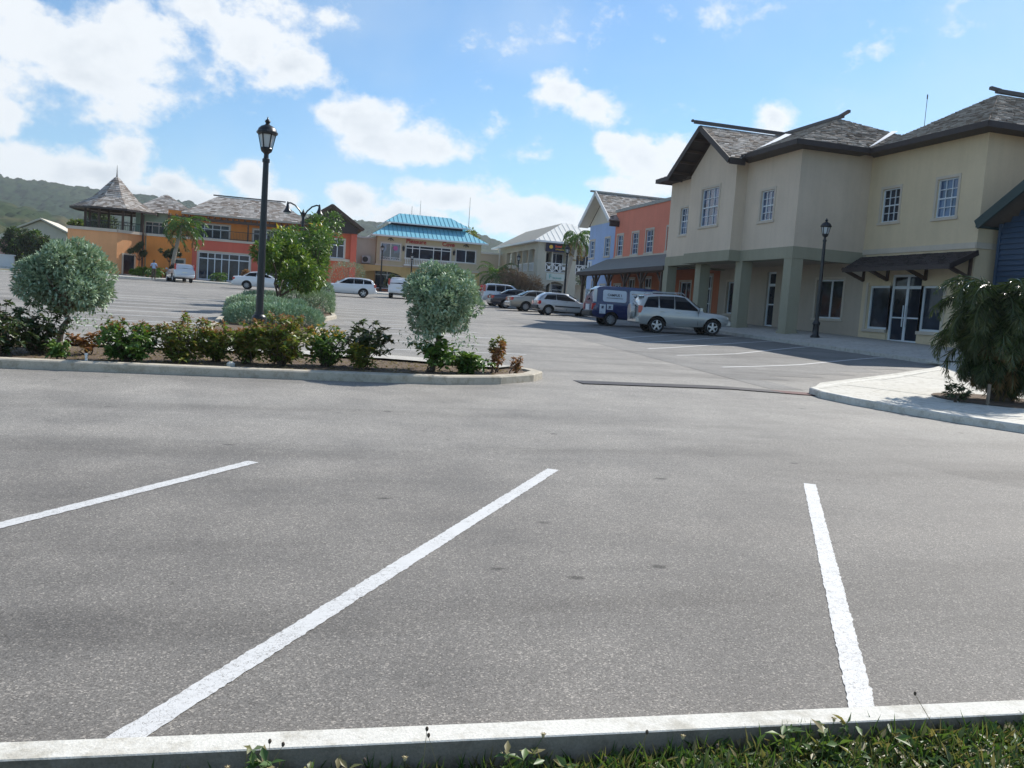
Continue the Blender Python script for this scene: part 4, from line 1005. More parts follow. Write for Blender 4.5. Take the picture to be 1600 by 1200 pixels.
for k in range(n8):
    m = MB(); a, b = Vector(oc(2.75, 7.25, k)), Vector(oc(2.75, 7.25, k+1)); m.bar(a, b, .06, .06); m.bar(a-Vector((0, 0, .75)), b-Vector((0, 0, .75)), .05, .05)
    for i in range(1, 12): q = a.lerp(b, i/12); m.bar(q, q-Vector((0, 0, .75)), .025, .025)
    m.build('railing', 'black_metal', G)
deck, sh = MB(), MB()
for k in range(n8):
    a, b, c, d = oc(4.15, 8.42, k), oc(4.15, 8.42, k+1), oc(2.15, 9.55, k), oc(2.15, 9.55, k+1)
    roof_face(deck, sh, a, b, c, d, row=.26, wid=.32); roof_face(deck, sh, c, d, oc(.12, 11.75, k), oc(.12, 11.75, k+1), row=.26, wid=.32)
    deck.poly(a, b, oc(2.7, 8.6, k+1), oc(2.7, 8.6, k))
deck.build('roof', 'fascia', G); stuff(sh.build('shingles', 'shingle', G))
m = MB()
for k in range(n8): m.bar(oc(4.15, 8.38, k), oc(4.15, 8.38, k+1), .06, .2)
m.build('fascia', 'fascia', G)
m = MB(); m.tube([(cx, cy, 11.6), (cx, cy, 12.1), (cx, cy, 12.9)], [.10, .05, .015], 6); m.build('finial', 'ridge', G)
m = MB(); m.tube([(-12.75, 92.2, 2.2), (-12.75, 92.2, 8.2)], .09, 8); m.build('downpipe', 'timber', G)

OB = thing('mint_building', 'mint green upper storey with shingle hip roof behind the palm tree', 'building', (-11, 95, 2.1), world_parts=True)
fM = Fac('-y', 94.5); hm = [(-12.9, -10.9, 6.5, 7.75), (-9.6, -8.4, 6.5, 7.75)]
m = MB(); fwall(m, fM, -13.8, -8.2, 2, 8.7, hm); m.build('wall', 'mint', OB)
for h in hm: window(OB, fM, h, ((.33, .07), (.66, .07)), (.72,), fr=.08, mat='white', mw=.06)
deck, sh = MB(), MB()
roof_face(deck, sh, (-14.4, 93.6, 8.6), (-7.6, 93.6, 8.6), (-11.3, 96.6, 10.75), (-11.2, 96.6, 10.75), row=.28, wid=.36); roof_face(deck, sh, (-7.6, 93.6, 8.6), (-7.6, 99.6, 8.6), (-11.2, 96.6, 10.75), (-11.2, 96.7, 10.75), row=.28, wid=.36); roof_face(deck, sh, (-14.4, 99.6, 8.6), (-14.4, 93.6, 8.6), (-11.3, 96.7, 10.75), (-11.3, 96.6, 10.75), row=.28, wid=.36)
deck.build('roof', 'deck', OB); stuff(sh.build('shingles', 'shingle', OB))

OR = thing('orange_red_building', 'orange and red two storey shop with balcony railing and long shingle roof', 'building', (-4, 92, 2.1), world_parts=True)
fU = Fac('-y', 92.1); hu = [(-7.95, -4.7, 6.42, 7.85), (-2.45, .2, 6.42, 7.75), (1.2, 3.0, 6.42, 7.75)]
hs = (-7.42, -2.6, 2.3, 5.0); ho = (-9.6, -8.7, 2.4, 4.1)
m = MB(); fwall(m, fO, -12.2, -8.0, 1.0, 6.12, [ho]); m.build('orange_wall', 'gold_orange', OR)
m = MB(); fwall(m, fU, -10.5, 4.5, 5.9, 8.9, hu); m.build('upper_wall', 'gold_orange', OR)
fR = Fac('-y', 90.2); hs2 = (-1.6, 1.2, 2.3, 5.0)
m = MB(); fwall(m, fR, -8.0, 3.2, 1.0, 6.12, [hs, hs2], depth=.25); m.poly((-8, 90.2, 1), (-8, 90.5, 1), (-8, 90.5, 6.12), (-8, 90.2, 6.12)); m.build('red_wall', 'red_wall', OR)
m = MB(); m.box(-12.2, -7.9, 90.42, 92.1, 6.12, 6.34); m.box(-8.08, 3.2, 90.1, 92.1, 6.12, 6.34); m.build('ledge', 'trim', OR)
window(OR, fR, hs, ((.17, .09), (.31, .09), (.45, .09), (.60, .09), (.80, .09)), ((.80, .10),), fr=.1, name='shop_front', trim='trim', tw=.14)
window(OR, fR, hs2, ((.5, .09),), ((.80, .10),), fr=.1, name='shop_front', trim='trim', tw=.14)
window(OR, fO, ho, (), (), fr=.06, trim='trim')
for h in hu: window(OR, fU, h, ((.25, .09), (.5, .09), (.75, .09)), ((.68, .09),), fr=.09, mat='white', trim='trim', tw=.1, mw=.08)
m = MB()
for z in (6.45, 7.2): m.bar((-12.1, 90.7, z), (3.2, 90.7, z), .05, .05)
for i in range(110): x = -12.1+i*.14; m.bar((x, 90.7, 6.34), (x, 90.7, 7.2), .02, .02)
m.build('railing', 'black_metal', OR)
for x in (-8.6, -2.9, 2.6):
    m = MB(); m.bar((x, 90.9, 6.34), (x, 90.9, 8.2), .14, .14); m.build('balcony_post', 'timber', OR)
m = MB(); m.bar((-10.4, 90.85, 8.15), (3.4, 90.85, 8.15), .14, .28); m.build('pergola_beam', 'timber', OR)
for i in range(24): x = -10.2+i*.58; m = MB(); m.bar((x, 90.45, 8.38), (x, 92.1, 8.44), .09, .14); m.build('rafter', 'timber', OR)
deck, sh = MB(), MB()
roof_face(deck, sh, (-9.2, 91.2, 8.72), (3.0, 91.2, 8.72), (-6.1, 95.4, 10.95), (.1, 95.4, 10.95), row=.28, wid=.36); roof_face(deck, sh, (-9.2, 99.5, 8.72), (-9.2, 91.2, 8.72), (-6.1, 95.5, 10.95), (-6.1, 95.4, 10.95), row=.28, wid=.36); roof_face(deck, sh, (3.0, 91.2, 8.72), (3.0, 99.5, 8.72), (.1, 95.4, 10.95), (.1, 95.5, 10.95), row=.28, wid=.36)
deck.build('roof', 'deck', OR); stuff(sh.build('shingles', 'shingle', OR))
m = MB(); m.bar((-9.2, 91.15, 8.65), (3.0, 91.15, 8.65), .06, .18); m.build('fascia', 'trim', OR)
ridge_cap(OR, (-6.6, 95.4, 11.05), (.6, 95.4, 11.05), .14, .12)

RG = thing('red_gabled_building', 'brick red building with dark timber gable behind the median trees', 'building', (5.5, 92, 2.2), world_parts=True)
m = MB(); hg = (5.15, 6.55, 5.45, 7.35); fwall(m, fO, 3.2, 7.2, 1.0, 8.0, [hg]); m.build('wall', 'tile_red', RG)
m = MB(); m.box(7.15, 7.75, 90.2, 92, 1.0, 8.35); m.box(3.2, 3.7, 90.2, 92, 1, 8.35); m.build('pilaster', 'red_wall', RG)
m = MB(); m.box(3.2, 7.8, 90.35, 90.49, 5.15, 5.4); m.build('ledge', 'trim', RG)
window(RG, fO, hg, ((.5, .08),), ((.7, .09),), fr=.08, trim='trim')
gx_ = 5.1
m = MB(); m.extrude([(3.2, 89.95, 8.0), (7.75, 89.95, 8.0), (7.75, 89.95, 8.5), (gx_, 89.95, 10.25), (3.2, 89.95, 8.9)], (0, .5, 0)); m.build('gable_boarding', 'fascia', RG)
m = MB(); m.extrude([(2.2, 89.3, 8.55), (gx_, 89.3, 10.55), (gx_, 89.3, 10.72), (2.1, 89.3, 8.74)], (0, 8, 0)); m.extrude([(8.2, 89.3, 8.35), (gx_, 89.3, 10.55), (gx_, 89.3, 10.72), (8.3, 89.3, 8.52)], (0, 8, 0)); m.build('roof', 'fascia', RG)
m = MB(); m.bar((2.1, 89.27, 8.55), (gx_, 89.27, 10.58), .06, .3); m.bar((8.3, 89.27, 8.38), (gx_, 89.27, 10.58), .06, .3); m.build('barge_board', 'timber', RG)

LK = thing('cream_link_building', 'low cream and mustard link wall between red gable and teal roof', 'building', (9, 95, 2.3), world_parts=True)
m = MB(); m.box(7.75, 10.2, 95, 99, 5.2, 8.0); m.build('upper_wall', 'pale', LK); m = MB(); m.box(7.74, 10.2, 94.95, 99, 1.5, 5.2); m.build('lower_wall', 'mustard', LK)
m = MB(); m.box(7.6, 10.3, 94.8, 99, 8.0, 8.15); m.build('coping', 'whitewall', LK)
m = MB(); m.box(8.75, 9.65, 94.5, 94.9, 5.35, 6.15); ao = m.build('air_conditioner', 'ac', LK); tag(ao, 'grey air conditioner box on the cream link wall', 'air conditioner'); 
ao.parent = None; ao.location = (0, 0, 0)
m = MB(); m.lathe((9.1, 94.49, 5.75), [(.04, -.03), (.30, -.02), (.30, .0)], 14, 'y'); put('fan_grille', m.mesh('fan_grille', 'black_plastic'), ao)

# ------------------------------------------------------------------ teal roofed building
T = thing('teal_roof_building', 'sandy two storey building with two tier teal metal roof and red lettering', 'building', (16, 96, 2.3), world_parts=True)
YT = 94.; fT = Fac('-y', YT)
w1 = (10.62, 12.78, 5.85, 7.66); w2 = (13.3, 18.3, 6.15, 7.66); w3 = (18.85, 21.1, 6.2, 7.63)
ar = [(8.55, 13.1, 2.2, 4.62), (14.0, 17.6, 2.2, 4.62), (18.2, 21.0, 2.2, 4.62)]
m = MB(); fwall(m, fT, 10.2, 21.65, 5.2, 8.35, [w1, w2, w3]); m.poly((21.65, YT, 1), (21.65, 104, 1), (21.65, 104, 8.35), (21.65, YT, 8.35)); m.poly((10.2, YT, 1), (10.2, 104, 1), (10.2, 104, 8.35), (10.2, YT, 8.35)); m.build('wall', 'sand', T)
m = MB(); fwall(m, fT, 7.8, 21.65, 1.5, 5.2, ar, depth=.5)
for (a, b, c, e) in ar:      # segmental arch heads
    n = 14; r = (b-a)/2; hh = .55
    pts = [(a+(b-a)*i/n, e-hh+hh*math.sqrt(max(0, 1-((i/n)*2-1)**2))) for i in range(n+1)]
    for p, q in zip(pts[:-1], pts[1:]):
        m.poly(fT(p[0], p[1]), fT(q[0], q[1]), fT(q[0], e), fT(p[0], e)); m.poly(fT(p[0], p[1]), fT(q[0], q[1]), fT(q[0], q[1], .5), fT(p[0], p[1], .5))
m.build('lower_wall', 'mustard', T)
for (a, b, c, e) in ar: window(T, Fac('-y', YT+.9), (a-.2, b+.2, c+.55, e+.1), ((.33, .08), (.66, .08)), ((.8, .08),), fr=.1, name='shop_front')
m = MB(); m.box(7.8, 21.6, YT+.9, YT+1.1, 1.8, 2.75); m.build('stall_riser', 'orange_low', T)
m = MB(); m.box(10.1, 21.75, YT-.06, YT+.02, 5.2, 5.36); m.build('string_course', 'trim', T)
window(T, fT, w1, ((.5, .09),), (), fr=.08, mat='white', glass='glass_blue', trim='trim')
window(T, fT, w2, ((.14, .08), (.30, .08), (.62, .08), (.80, .08)), ((.80, .08),), fr=.09, mat='white', trim='trim')
window(T, fT, w3, ((.5, .09),), (), fr=.08, mat='white', trim='trim')
m = MB(); m.box(13.1, 18.9, YT-.9, YT, 5.36, 5.52); m.box(13.1, 18.9, YT-.9, YT-.78, 6.12, 6.22); o = m.build('balcony', 'whitewall', T)
for i in range(29): m = MB(); m.lathe((13.25+i*.19, YT-.84, 5.52), [(.03, 0), (.06, .15), (.03, .3), (.05, .45), (.03, .6)], 6); put('baluster', m.mesh('baluster', 'whitewall'), o)
m = MB()
for i in range(8):
    x = 10.75+i*.27; m.tube([(x+.11*math.cos(t), YT-.05, 5.98+.11*math.sin(t)) for t in np.linspace(0, 6.28, 9)], .018, 4, cap=False)
m.bar((10.6, YT-.05, 6.12), (12.8, YT-.05, 6.12), .03, .04); m.build('window_scrollwork', 'whitewall', T)
def teal(e0, e1, r0, r1, p):
    m = MB(); m.poly(e0, e1, r1, r0); m.build('roof', 'teal_metal', T); seamed(T, e0, e1, r0, r1, 'teal_metal', 'teal_seam', p, .035, .045)
x0, x1, y0, y1 = 9.55, 22.25, 93.2, 105
teal((x0, y0, 8.42), (x1, y0, 8.42), (11.6, 95.6, 9.75), (20.0, 95.6, 9.75), .46); teal((x1, y0, 8.42), (x1, y1, 8.42), (20.0, 95.6, 9.75), (20.0, 103, 9.75), .6); teal((x0, y1, 8.42), (x0, y0, 8.42), (11.6, 103, 9.75), (11.6, 95.6, 9.75), .6)
m = MB(); m.box(11.9, 19.8, 95.8, 102.5, 9.5, 10.05); m.build('clerestory_wall', 'sign_navy', T)
teal((11.1, 94.9, 10.02), (20.55, 94.9, 10.02), (12.9, 97.2, 11.2), (18.6, 97.2, 11.2), .46); teal((20.55, 94.9, 10.02), (20.55, 103, 10.02), (18.6, 97.2, 11.2), (18.6, 101, 11.2), .6); teal((11.1, 103, 10.02), (11.1, 94.9, 10.02), (12.9, 101, 11.2), (12.9, 97.2, 11.2), .6)
m = MB(); m.bar((x0, y0, 8.36), (x1, y0, 8.36), .08, .16); m.bar((x0, y0, 8.36), (x0, y1, 8.36), .08, .16); m.bar((11.1, 94.9, 9.97), (20.55, 94.9, 9.97), .08, .12); m.bar((11.1, 94.9, 9.97), (11.1, 103, 9.97), .08, .12); m.poly((x0, y0, 8.3), (x1, y0, 8.3), (x1, YT, 8.3), (x0, YT, 8.3)); m.build('fascia', 'white', T)
text(T, 'sign_lettering', 'Pleasure', .62, 'sign_red', (14.4, YT-.06, 8.02), (R(90), 0, 0), .03, 1.05); text(T, 'sign_lettering', 'Cove', .62, 'sign_red', (17.95, YT-.06, 8.02), (R(90), 0, 0), .03, 1.05)
m = MB(); m.lathe((12.2, YT-.02, 7.15), [(.02, -.03), (.26, -.02), (.26, 0)], 10, 'y'); m.build('window_sticker', 'sign_pink', T)
for x in (13.05, 18.58):
    m = MB(); m.lathe((x, YT-.2, 7.2), [(.03, -.3), (.10, -.22), (.13, .05), (.16, .1), (.03, .26)], 6); m.bar((x, YT-.2, 7.5), (x, YT, 7.4), .04, .04); m.build('wall_lantern', 'black_metal', T)
for x in (11.65, 19.9):
    m = MB(); m.tube([(x-.3, YT-.08, 8.0), (x, YT-.08, 8.2), (x+.3, YT-.08, 7.95)], .05, 5); m.tube([(x, YT-.08, 8.2), (x, YT-.08, 7.9)], .05, 5); m.build('wall_emblem', 'black_metal', T)
m = MB(); m.tube([(14.2, 97.2, 11.1), (14.2, 97.2, 12.1)], .02, 5); m.build('aerial', 'ridge', T)

LR = thing('pale_link_building', 'pale flat roofed block between teal roof and khaki arcade building', 'building', (24, 99, 2.4), world_parts=True)
m = MB(); m.box(21.65, 25.5, 99.6, 106, 1, 7.7); m.build('wall', 'pale', LR); m = MB(); m.box(21.6, 25.6, 99.4, 106, 7.7, 7.9); m.build('coping', 'whitewall', LR)

# ------------------------------------------------------------------ khaki arcade building with white metal roof
K = thing('arcade_building', 'khaki two storey arcade building with pale metal roof and a dark banner', 'building', (29, 90, 2.3), world_parts=True)
fKx, fKy = Fac('-x', 25.5), Fac('-y', 84.85)
ki = [(86.2, 88.2, 5.55, 7.85), (88.5, 90.5, 5.55, 7.85), (90.8, 92.8, 5.55, 7.85), (93.1, 95.1, 5.55, 7.85), (95.4, 97.4, 5.55, 7.85)]
ka = [(85.4, 89.3, 2.0, 4.5), (90.1, 94.0, 2.0, 4.5), (94.8, 98.2, 2.0, 4.5)]
def arch_heads(m, f, hs_, depth):
    for (a, b, c, e) in hs_:
        n = 14; hh = min((b-a)/2, 1.0)
        pts = [(a+(b-a)*i/n, e-hh+hh*math.sqrt(max(0, 1-((i/n)*2-1)**2))) for i in range(n+1)]
        for p, q in zip(pts[:-1], pts[1:]):
            m.poly(f(p[0], p[1]), f(q[0], q[1]), f(q[0], e), f(p[0], e)); m.poly(f(p[0], p[1]), f(q[0], q[1]), f(q[0], q[1], depth), f(p[0], p[1], depth))
m = MB(); fwall(m, fKx, 84.85, 101.5, 1.5, 8.55, ki+ka, depth=.4); arch_heads(m, fKx, ka, .4)
ky_ = [(26.35, 28.75, 5.55, 8.4)]; kya = [(26.4, 28.8, 2.0, 4.62)]; kr = [(29.6, 32.0, 5.55, 8.0), (29.7, 32, 2.0, 4.5)]
fwall(m, fKy, 25.5, 33, 1.5, 8.55, ky_+kya+kr, depth=.4); arch_heads(m, fKy, kya, .4)
m.build('wall', 'b2', K)
for h in ki: window(K, Fac('-x', 27.0), (h[0], h[1], 5.5, 7.9), ((.5, .08),), ((.75, .08),), fr=.09, name='recessed_window')
m = MB(); m.box(27.05, 27.2, 85.2, 101, 2, 8.5); m.box(27.2, 33, 86.4, 86.6, 2, 8.5); m.build('inner_wall', 'pale', K)
for h in ky_+kr[:1]: window(K, Fac('-y', 86.2), (h[0]+.1, h[1]-.1, 5.5, 7.6), ((.33, .07), (.66, .07)), (), fr=.08, name='recessed_window')
for h in ka: window(K, Fac('-x', 26.7), (h[0]+.3, h[1]-.3, 2.3, 4.3), ((.5, .08),), (), fr=.09, name='shop_front')
for h in kya: window(K, Fac('-y', 86.1), (h[0], h[1], 2.3, 4.4), ((.5, .08),), ((.75, .08),), fr=.09, name='shop_front')
m = MB(); m.box(25.6, 27.1, 85, 101, 5.3, 5.5); m.box(26, 33, 84.95, 86.4, 5.3, 5.5); m.build('balcony_floor', 'b2', K)
for h in ki:
    m = MB(); m.bar((25.6, h[0], 6.45), (25.6, h[1], 6.45), .06, .08); m.bar((25.6, h[0], 5.65), (25.6, h[1], 5.65), .05, .05)
    for i in range(14): y = h[0]+(h[1]-h[0])*i/13; m.bar((25.6, y, 5.65), (25.6, y, 6.45), .03, .03)
    m.build('railing', 'white', K)
for h in ky_+kr[:1]:
    n = 3; w = (h[1]-h[0])/n; m = MB(); y = 84.95
    for i in range(n):
        a, b = h[0]+i*w+.05, h[0]+(i+1)*w-.05
        m.bar((a, y, 5.65), (b, y, 6.4), .03, .07); m.bar((a, y+.02, 6.4), (b, y+.02, 5.65), .03, .07); m.bar((a, y, 5.6), (a, y, 6.45), .06, .06); m.bar((b, y, 5.6), (b, y, 6.45), .06, .06)
        m.lathe(((a+b)/2, y-.03, 6.02), [(.02, -.02), (.17, -.01), (.17, .02)], 10, 'y')
    m.bar((h[0], y, 6.47), (h[1], y, 6.47), .07, .07); m.bar((h[0], y, 5.6), (h[1], y, 5.6), .05, .05); m.build('lattice_railing', 'white', K)
kx0, ky0, kx1, ky1 = 24.85, 84.2, 34, 102.3; kz, kzr = 8.62, 10.95
rr0, rr1 = (29.0, 88.3, kzr), (29.9, 88.3, kzr)
m = MB(); e0, e1 = (kx0, ky0, kz), (kx1, ky0, kz); m.poly(e0, e1, rr1, rr0); m.build('roof', 'white_metal', K); seamed(K, e0, e1, rr0, rr1, 'white_metal', 'white_metal', .55, .035, .035)
m = MB(); m.poly((kx0, ky1, kz), (kx0, ky0, kz), rr0, (29.0, ky1, kzr)); m.poly((kx1, ky1, kz), (kx1, ky0, kz), rr1, (29.9, ky1, kzr)); m.poly(rr0, rr1, (29.9, ky1, kzr), (29, ky1, kzr)); m.build('roof', 'tan_roof', K)
m = MB(); m.bar((kx0, ky0, kz-.06), (kx1, ky0, kz-.06), .08, .18); m.bar((kx0, ky0, kz-.06), (kx0, ky1, kz-.06), .08, .18); m.poly((kx0, ky0, kz-.12), (kx1, ky0, kz-.12), (kx1, 84.85, kz-.12), (kx0, 84.85, kz-.12)); m.poly((kx0, ky0, kz-.12), (25.5, ky0, kz-.12), (25.5, ky1, kz-.12), (kx0, ky1, kz-.12)); m.build('fascia', 'white', K)
m = MB(); m.bar((kx0-.02, 98.2, 5.6), (kx0-.02, 98.2, 8.5), .1, .1); m.build('downpipe', 'white', K)
bn = MB(); bn.box(26.2, 28.85, 84.68, 84.72, 7.62, 8.45); bn = tag(bn.build('banner', 'sign_navy'), 'dark navy banner with orange lettering hung across the arcade building balcony', 'banner')
text(bn, 'lettering', 'Beach Bar', .34, 'sign_orange', (27.85, 84.66, 8.18), (R(90), 0, 0), .01, .95); text(bn, 'lettering', '& Restaurant', .19, 'sign_yellow', (27.75, 84.66, 7.88), (R(90), 0, 0), .01)
m = MB(); m.lathe((26.75, 84.66, 8.1), [(.02, -.02), (.2, -.01), (.2, .01)], 12, 'y'); put('emblem', m.mesh('emblem', 'sign_yellow'), bn)
wsn = MB(); wsn.box(26.5, 28.5, 84.76, 84.82, 4.72, 5.42); wsn = tag(wsn.build('wall_sign', 'sign_pale'), 'pale green wall sign above the wide arch of the arcade building', 'sign')
text(wsn, 'lettering', 'F', .55, 'sign_green', (26.9, 84.74, 5.08), (R(90), 0, 0), .01); text(wsn, 'lettering', 'ine Jewels', .24, 'sign_green', (27.65, 84.74, 5.0), (R(90), 0, 0), .01)

# far left house, hillside house, masts, walls
WH = thing('white_gabled_house', 'white gabled house half hidden by bushes left of the orange pavilion', 'house', (-30.5, 131, 2.4), world_parts=True)
m = MB(); m.extrude([(-33.6, 130, 1.5), (-27.6, 130, 1.5), (-27.6, 130, 7.5), (-30.7, 130, 8.9), (-33.6, 130, 7.4)], (0, 9, 0)); m.build('wall', 'pale', WH)
m = MB(); m.extrude([(-34.2, 129.5, 7.25), (-30.7, 129.5, 9.0), (-27.1, 129.5, 7.35), (-27.1, 129.5, 7.55), (-30.7, 129.5, 9.22), (-34.2, 129.5, 7.45)], (0, 10, 0)); m.build('roof', 'pale', WH)
m = MB(); m.box(-31.6, -30.4, 129.9, 130.05, 5.2, 6.6); o = m.build('window', 'trim', WH); m = MB(); m.box(-31.5, -30.5, 129.86, 129.9, 5.3, 6.5); put('pane', m.mesh('pane', 'glass'), o)
HH = thing('hillside_house', 'small white house with dark roof far up the left hillside', 'house', (-205, 690, 52), world_parts=True)
def hill_house(root, x, y, z, w, h):
    m = MB(); m.box(x-w/2, x+w/2, y, y+w, z-6, z+h); m.build('wall', 'whitewall', root)
    m = MB(); m.extrude([(x-w*.6, y-1, z+h), (x+w*.6, y-1, z+h), (x, y-1, z+h+w*.35)], (0, w+2, 0)); m.build('roof', 'coping', root)
    m = MB(); m.box(x-w*.15, x+w*.15, y-.1, y, z+1, z+h-1); m.build('window', 'interior', root)
hill_house(HH, -205, 690, 50, 9, 6)
HP = thing('pink_house', 'pinkish house low among the bushes at the far left edge', 'house', (-45, 165, 3), world_parts=True)
m = MB(); m.box(-46, -40.5, 165, 172, 1, 7.2); m.build('wall', 'pink', HP); m = MB(); m.extrude([(-46.6, 164.5, 7.2), (-40, 164.5, 7.2), (-43, 164.5, 9)], (0, 8, 0)); m.build('roof', 'pale', HP)
WW = MB(); WW.box(-60, -24, 92, 92.4, 1.8, 3.25); WW.box(-60, -23.9, 91.95, 92.45, 3.25, 3.35); tag(WW.build('boundary_wall', 'whitewall'), 'low white boundary wall beyond the cross road at far left', 'wall')
for (x, y, z0, z1, lb) in ((255, 1195, 100, 150, 'thin lattice mast on the wooded ridge right of the teal roof'), (190, 1220, 105, 142, 'thin aerial mast on the wooded ridge behind the teal roof')):
    m = MB(); m.tube([(x, y, z0), (x, y, z1)], [.55, .25], 5)
    for k in range(5): zz = z0+(z1-z0)*(.3+.14*k); m.bar((x-1.0, y, zz), (x+1.0, y, zz), .2, .2)
    tag(m.build('radio_mast', 'coping'), lb, 'mast')

# ------------------------------------------------------------------ vehicles (x forward from the rear axle, z up)
def car(name, label, cat, loc, rz, paint, st, wb, wr, track, sides, glass_front, glass_rear, group, rim='alloy', trim_low=None, roof_rack=False, spare=False, rear_lamps=(.7, 1.0), rear_w=.14, lamp_tall=True, head=True, bumper='body', mould=False, plate=True, handles=(), seams=(), pitch=0., wheel_w=.2):
    """st: stations (x, z bottom, half width, belt z, roof half width, roof z)"""
    root = thing(name, label, cat, loc, rz, group); root.rotation_euler = (0, pitch, rz)
    rings = []
    for (x, zb, w, zl, rw, zr) in st:
        if zr - zl > .12: q = [(0, zb), (w*.86, zb), (w*.975, zb+.14), (w, zb+(zl-zb)*.55), (w*.965, zl), (rw+.015, zr-.11), (rw*.90, zr-.022), (rw*.5, zr), (0, zr+.012)]
        else: q = [(0, zb), (w*.86, zb), (w*.975, zb+min(.14, (zl-zb)*.4)), (w, zb+(zl-zb)*.55), (w*.965, zl-.075), (w*.93, zl-.03), (w*.80, zl), (w*.4, zl+.018), (0, zl+.024)]
        rings.append([(x, y, z) for y, z in q] + [(x, -y, z) for y, z in q[-2:0:-1]])
    m = MB(); n = len(rings[0])
    for r_ in rings: m.v += r_
    for i in range(len(rings)-1):
        for j in range(n): m.f.append((i*n+j, (i+1)*n+j, (i+1)*n+(j+1) % n, i*n+(j+1) % n)); m.mi.append(0)
    m.f.append(tuple(range(n))); m.f.append(tuple(range((len(rings)-1)*n, len(rings)*n))[::-1]); m.mi += [0, 0]
    me = m.mesh('body', [paint, 'black_plastic'], True)
    # cut the wheel arches
    tmp = bpy.data.objects.new('tmp', me); COL.objects.link(tmp)
    c = MB(); hw = max(s[2] for s in st)
    for x in (0, wb):
        for s in (-1, 1): c.lathe((x, s*hw, wr), [(wr+.075, -.42), (wr+.075, .3)], 22, 'y')
    cut = bpy.data.objects.new('cut', c.mesh('cut', 'black_plastic')); COL.objects.link(cut)
    bm = bmesh.new(); bm.from_mesh(cut.data); bmesh.ops.recalc_face_normals(bm, faces=bm.faces); bm.to_mesh(cut.data); bm.free()
    bm = bmesh.new(); bm.from_mesh(me); bmesh.ops.recalc_face_normals(bm, faces=bm.faces); bm.to_mesh(me); bm.free()
    md = tmp.modifiers.new('b', 'BOOLEAN'); md.operation = 'DIFFERENCE'; md.object = cut; md.solver = 'EXACT'
    try: md.material_mode = 'TRANSFER'
    except Exception: pass
    bpy.context.view_layer.update()
    body = bpy.data.meshes.new_from_object(tmp.evaluated_get(bpy.context.evaluated_depsgraph_get())); body.name = 'body'
    bpy.data.objects.remove(tmp); bpy.data.objects.remove(cut)
    body.set_sharp_from_angle(angle=R(34)); b = put('body', body, root)
    def interp(x, k):
        for p, q in zip(st[:-1], st[1:]):
            if p[0] <= x <= q[0]: t = (x-p[0])/(q[0]-p[0]+1e-9); return p[k]+(q[k]-p[k])*t
        return st[0][k] if x < st[0][0] else st[-1][k]
    mid = max(st, key=lambda s_: s_[5]); W_, ZL, RW, ZR = mid[2], mid[3], mid[4], mid[5]
    def side_y(z): t = (z-ZL)/(ZR-.11-ZL); return (W_*.965)+(RW+.015-W_*.965)*t
    for s in (-1, 1):
        for pts in sides:
            g_ = MB(); g_.poly(*[(x, s*(side_y(z)+.008), z) for x, z in pts]); put('side_window', g_.mesh('side_window', 'car_glass'), root)
            cx_ = sum(p[0] for p in pts)/len(pts); cz_ = sum(p[1] for p in pts)/len(pts); g_ = MB()
            g_.poly(*[(cx_+(x-cx_)*1.06, s*(side_y(z)+.004), cz_+(z-cz_)*1.12) for x, z in pts]); put('window_seal', g_.mesh('window_seal', 'black_plastic'), root)
        for (x, z) in handles:
            g_ = MB(); g_.box(x-.09, x+.09, s*(W_*.985)-.02, s*(W_*.985)+.03, z-.018, z+.018); put('door_handle', g_.mesh('door_handle', paint), root)
        for pts in seams:
            g_ = MB(); Q = [(x, s*((side_y(z) if z > ZL else interp(x, 2)*(.965+.035*max(0, 1-abs((z-(ZL*.55+.2))/(ZL*.45)))))+.006), z) for x, z in pts]
            for p, q in zip(Q[:-1], Q[1:]): g_.bar(p, q, .012, .012)
            put('door_seam', g_.mesh('door_seam', 'black_plastic'), root)
        if mould:
            g_ = MB(); g_.box(wr+.1, wb-wr-.1, s*W_-.02, s*W_+.022, mould, mould+.07); put('side_moulding', g_.mesh('side_moulding', 'black_plastic'), root)
        g_ = MB(); xm = glass_front[0][0]-.22; yy_ = s*(W_+.09); zm = glass_front[0][1]+.07
        g_.box(xm-.07, xm+.05, yy_-.09, yy_+.07, zm-.06, zm+.08); g_.bar((xm+.02, s*(W_*.92), zm-.03), (xm, yy_-s*.06, zm), .05, .05); put('wing_mirror', g_.mesh('wing_mirror', paint), root)
        # lamps
        xr = st[0][0]; w0 = st[1][2]
        g_ = MB(); g_.box(xr-.012, xr+.16, min(s*(w0*.985+.012), s*(w0-rear_w)), max(s*(w0*.985+.012), s*(w0-rear_w)), rear_lamps[0], rear_lamps[1]); put('tail_light', g_.mesh('tail_light', 'tail'), root)
        xf, wf, zf = st[-2][0], st[-2][2], st[-2][3]
        g_ = MB(); g_.box(xf-.22, xf+.012, min(s*(wf*.98), s*(wf-.34)), max(s*(wf*.98), s*(wf-.34)), zf-.19, zf-.045); put('headlight', g_.mesh('headlight', 'head'), root)
    # screens
    for nm, ((xa, za), (xb, zb_)), side in (('windscreen', glass_front, 1), ('rear_window', glass_rear, -1)):
        wa, wb_ = interp(xa, 2)*.83, RW*.90
        d = Vector((xb-xa, 0, zb_-za)).normalized(); nr = Vector((d.z, 0, -d.x))
        if nr.x*side < 0: nr = -nr
        g_ = MB(); A_, B_ = Vector((xa, 0, za))+d*.05, Vector((xb, 0, zb_))-d*.04
        cc = nr*.018
        P_ = [A_+Vector((0, -wa, 0))+nr*.012, A_+cc+nr*.012, A_+Vector((0, wa, 0))+nr*.012, B_+Vector((0, wb_, 0))+nr*.012, B_+cc+nr*.014, B_+Vector((0, -wb_, 0))+nr*.012]
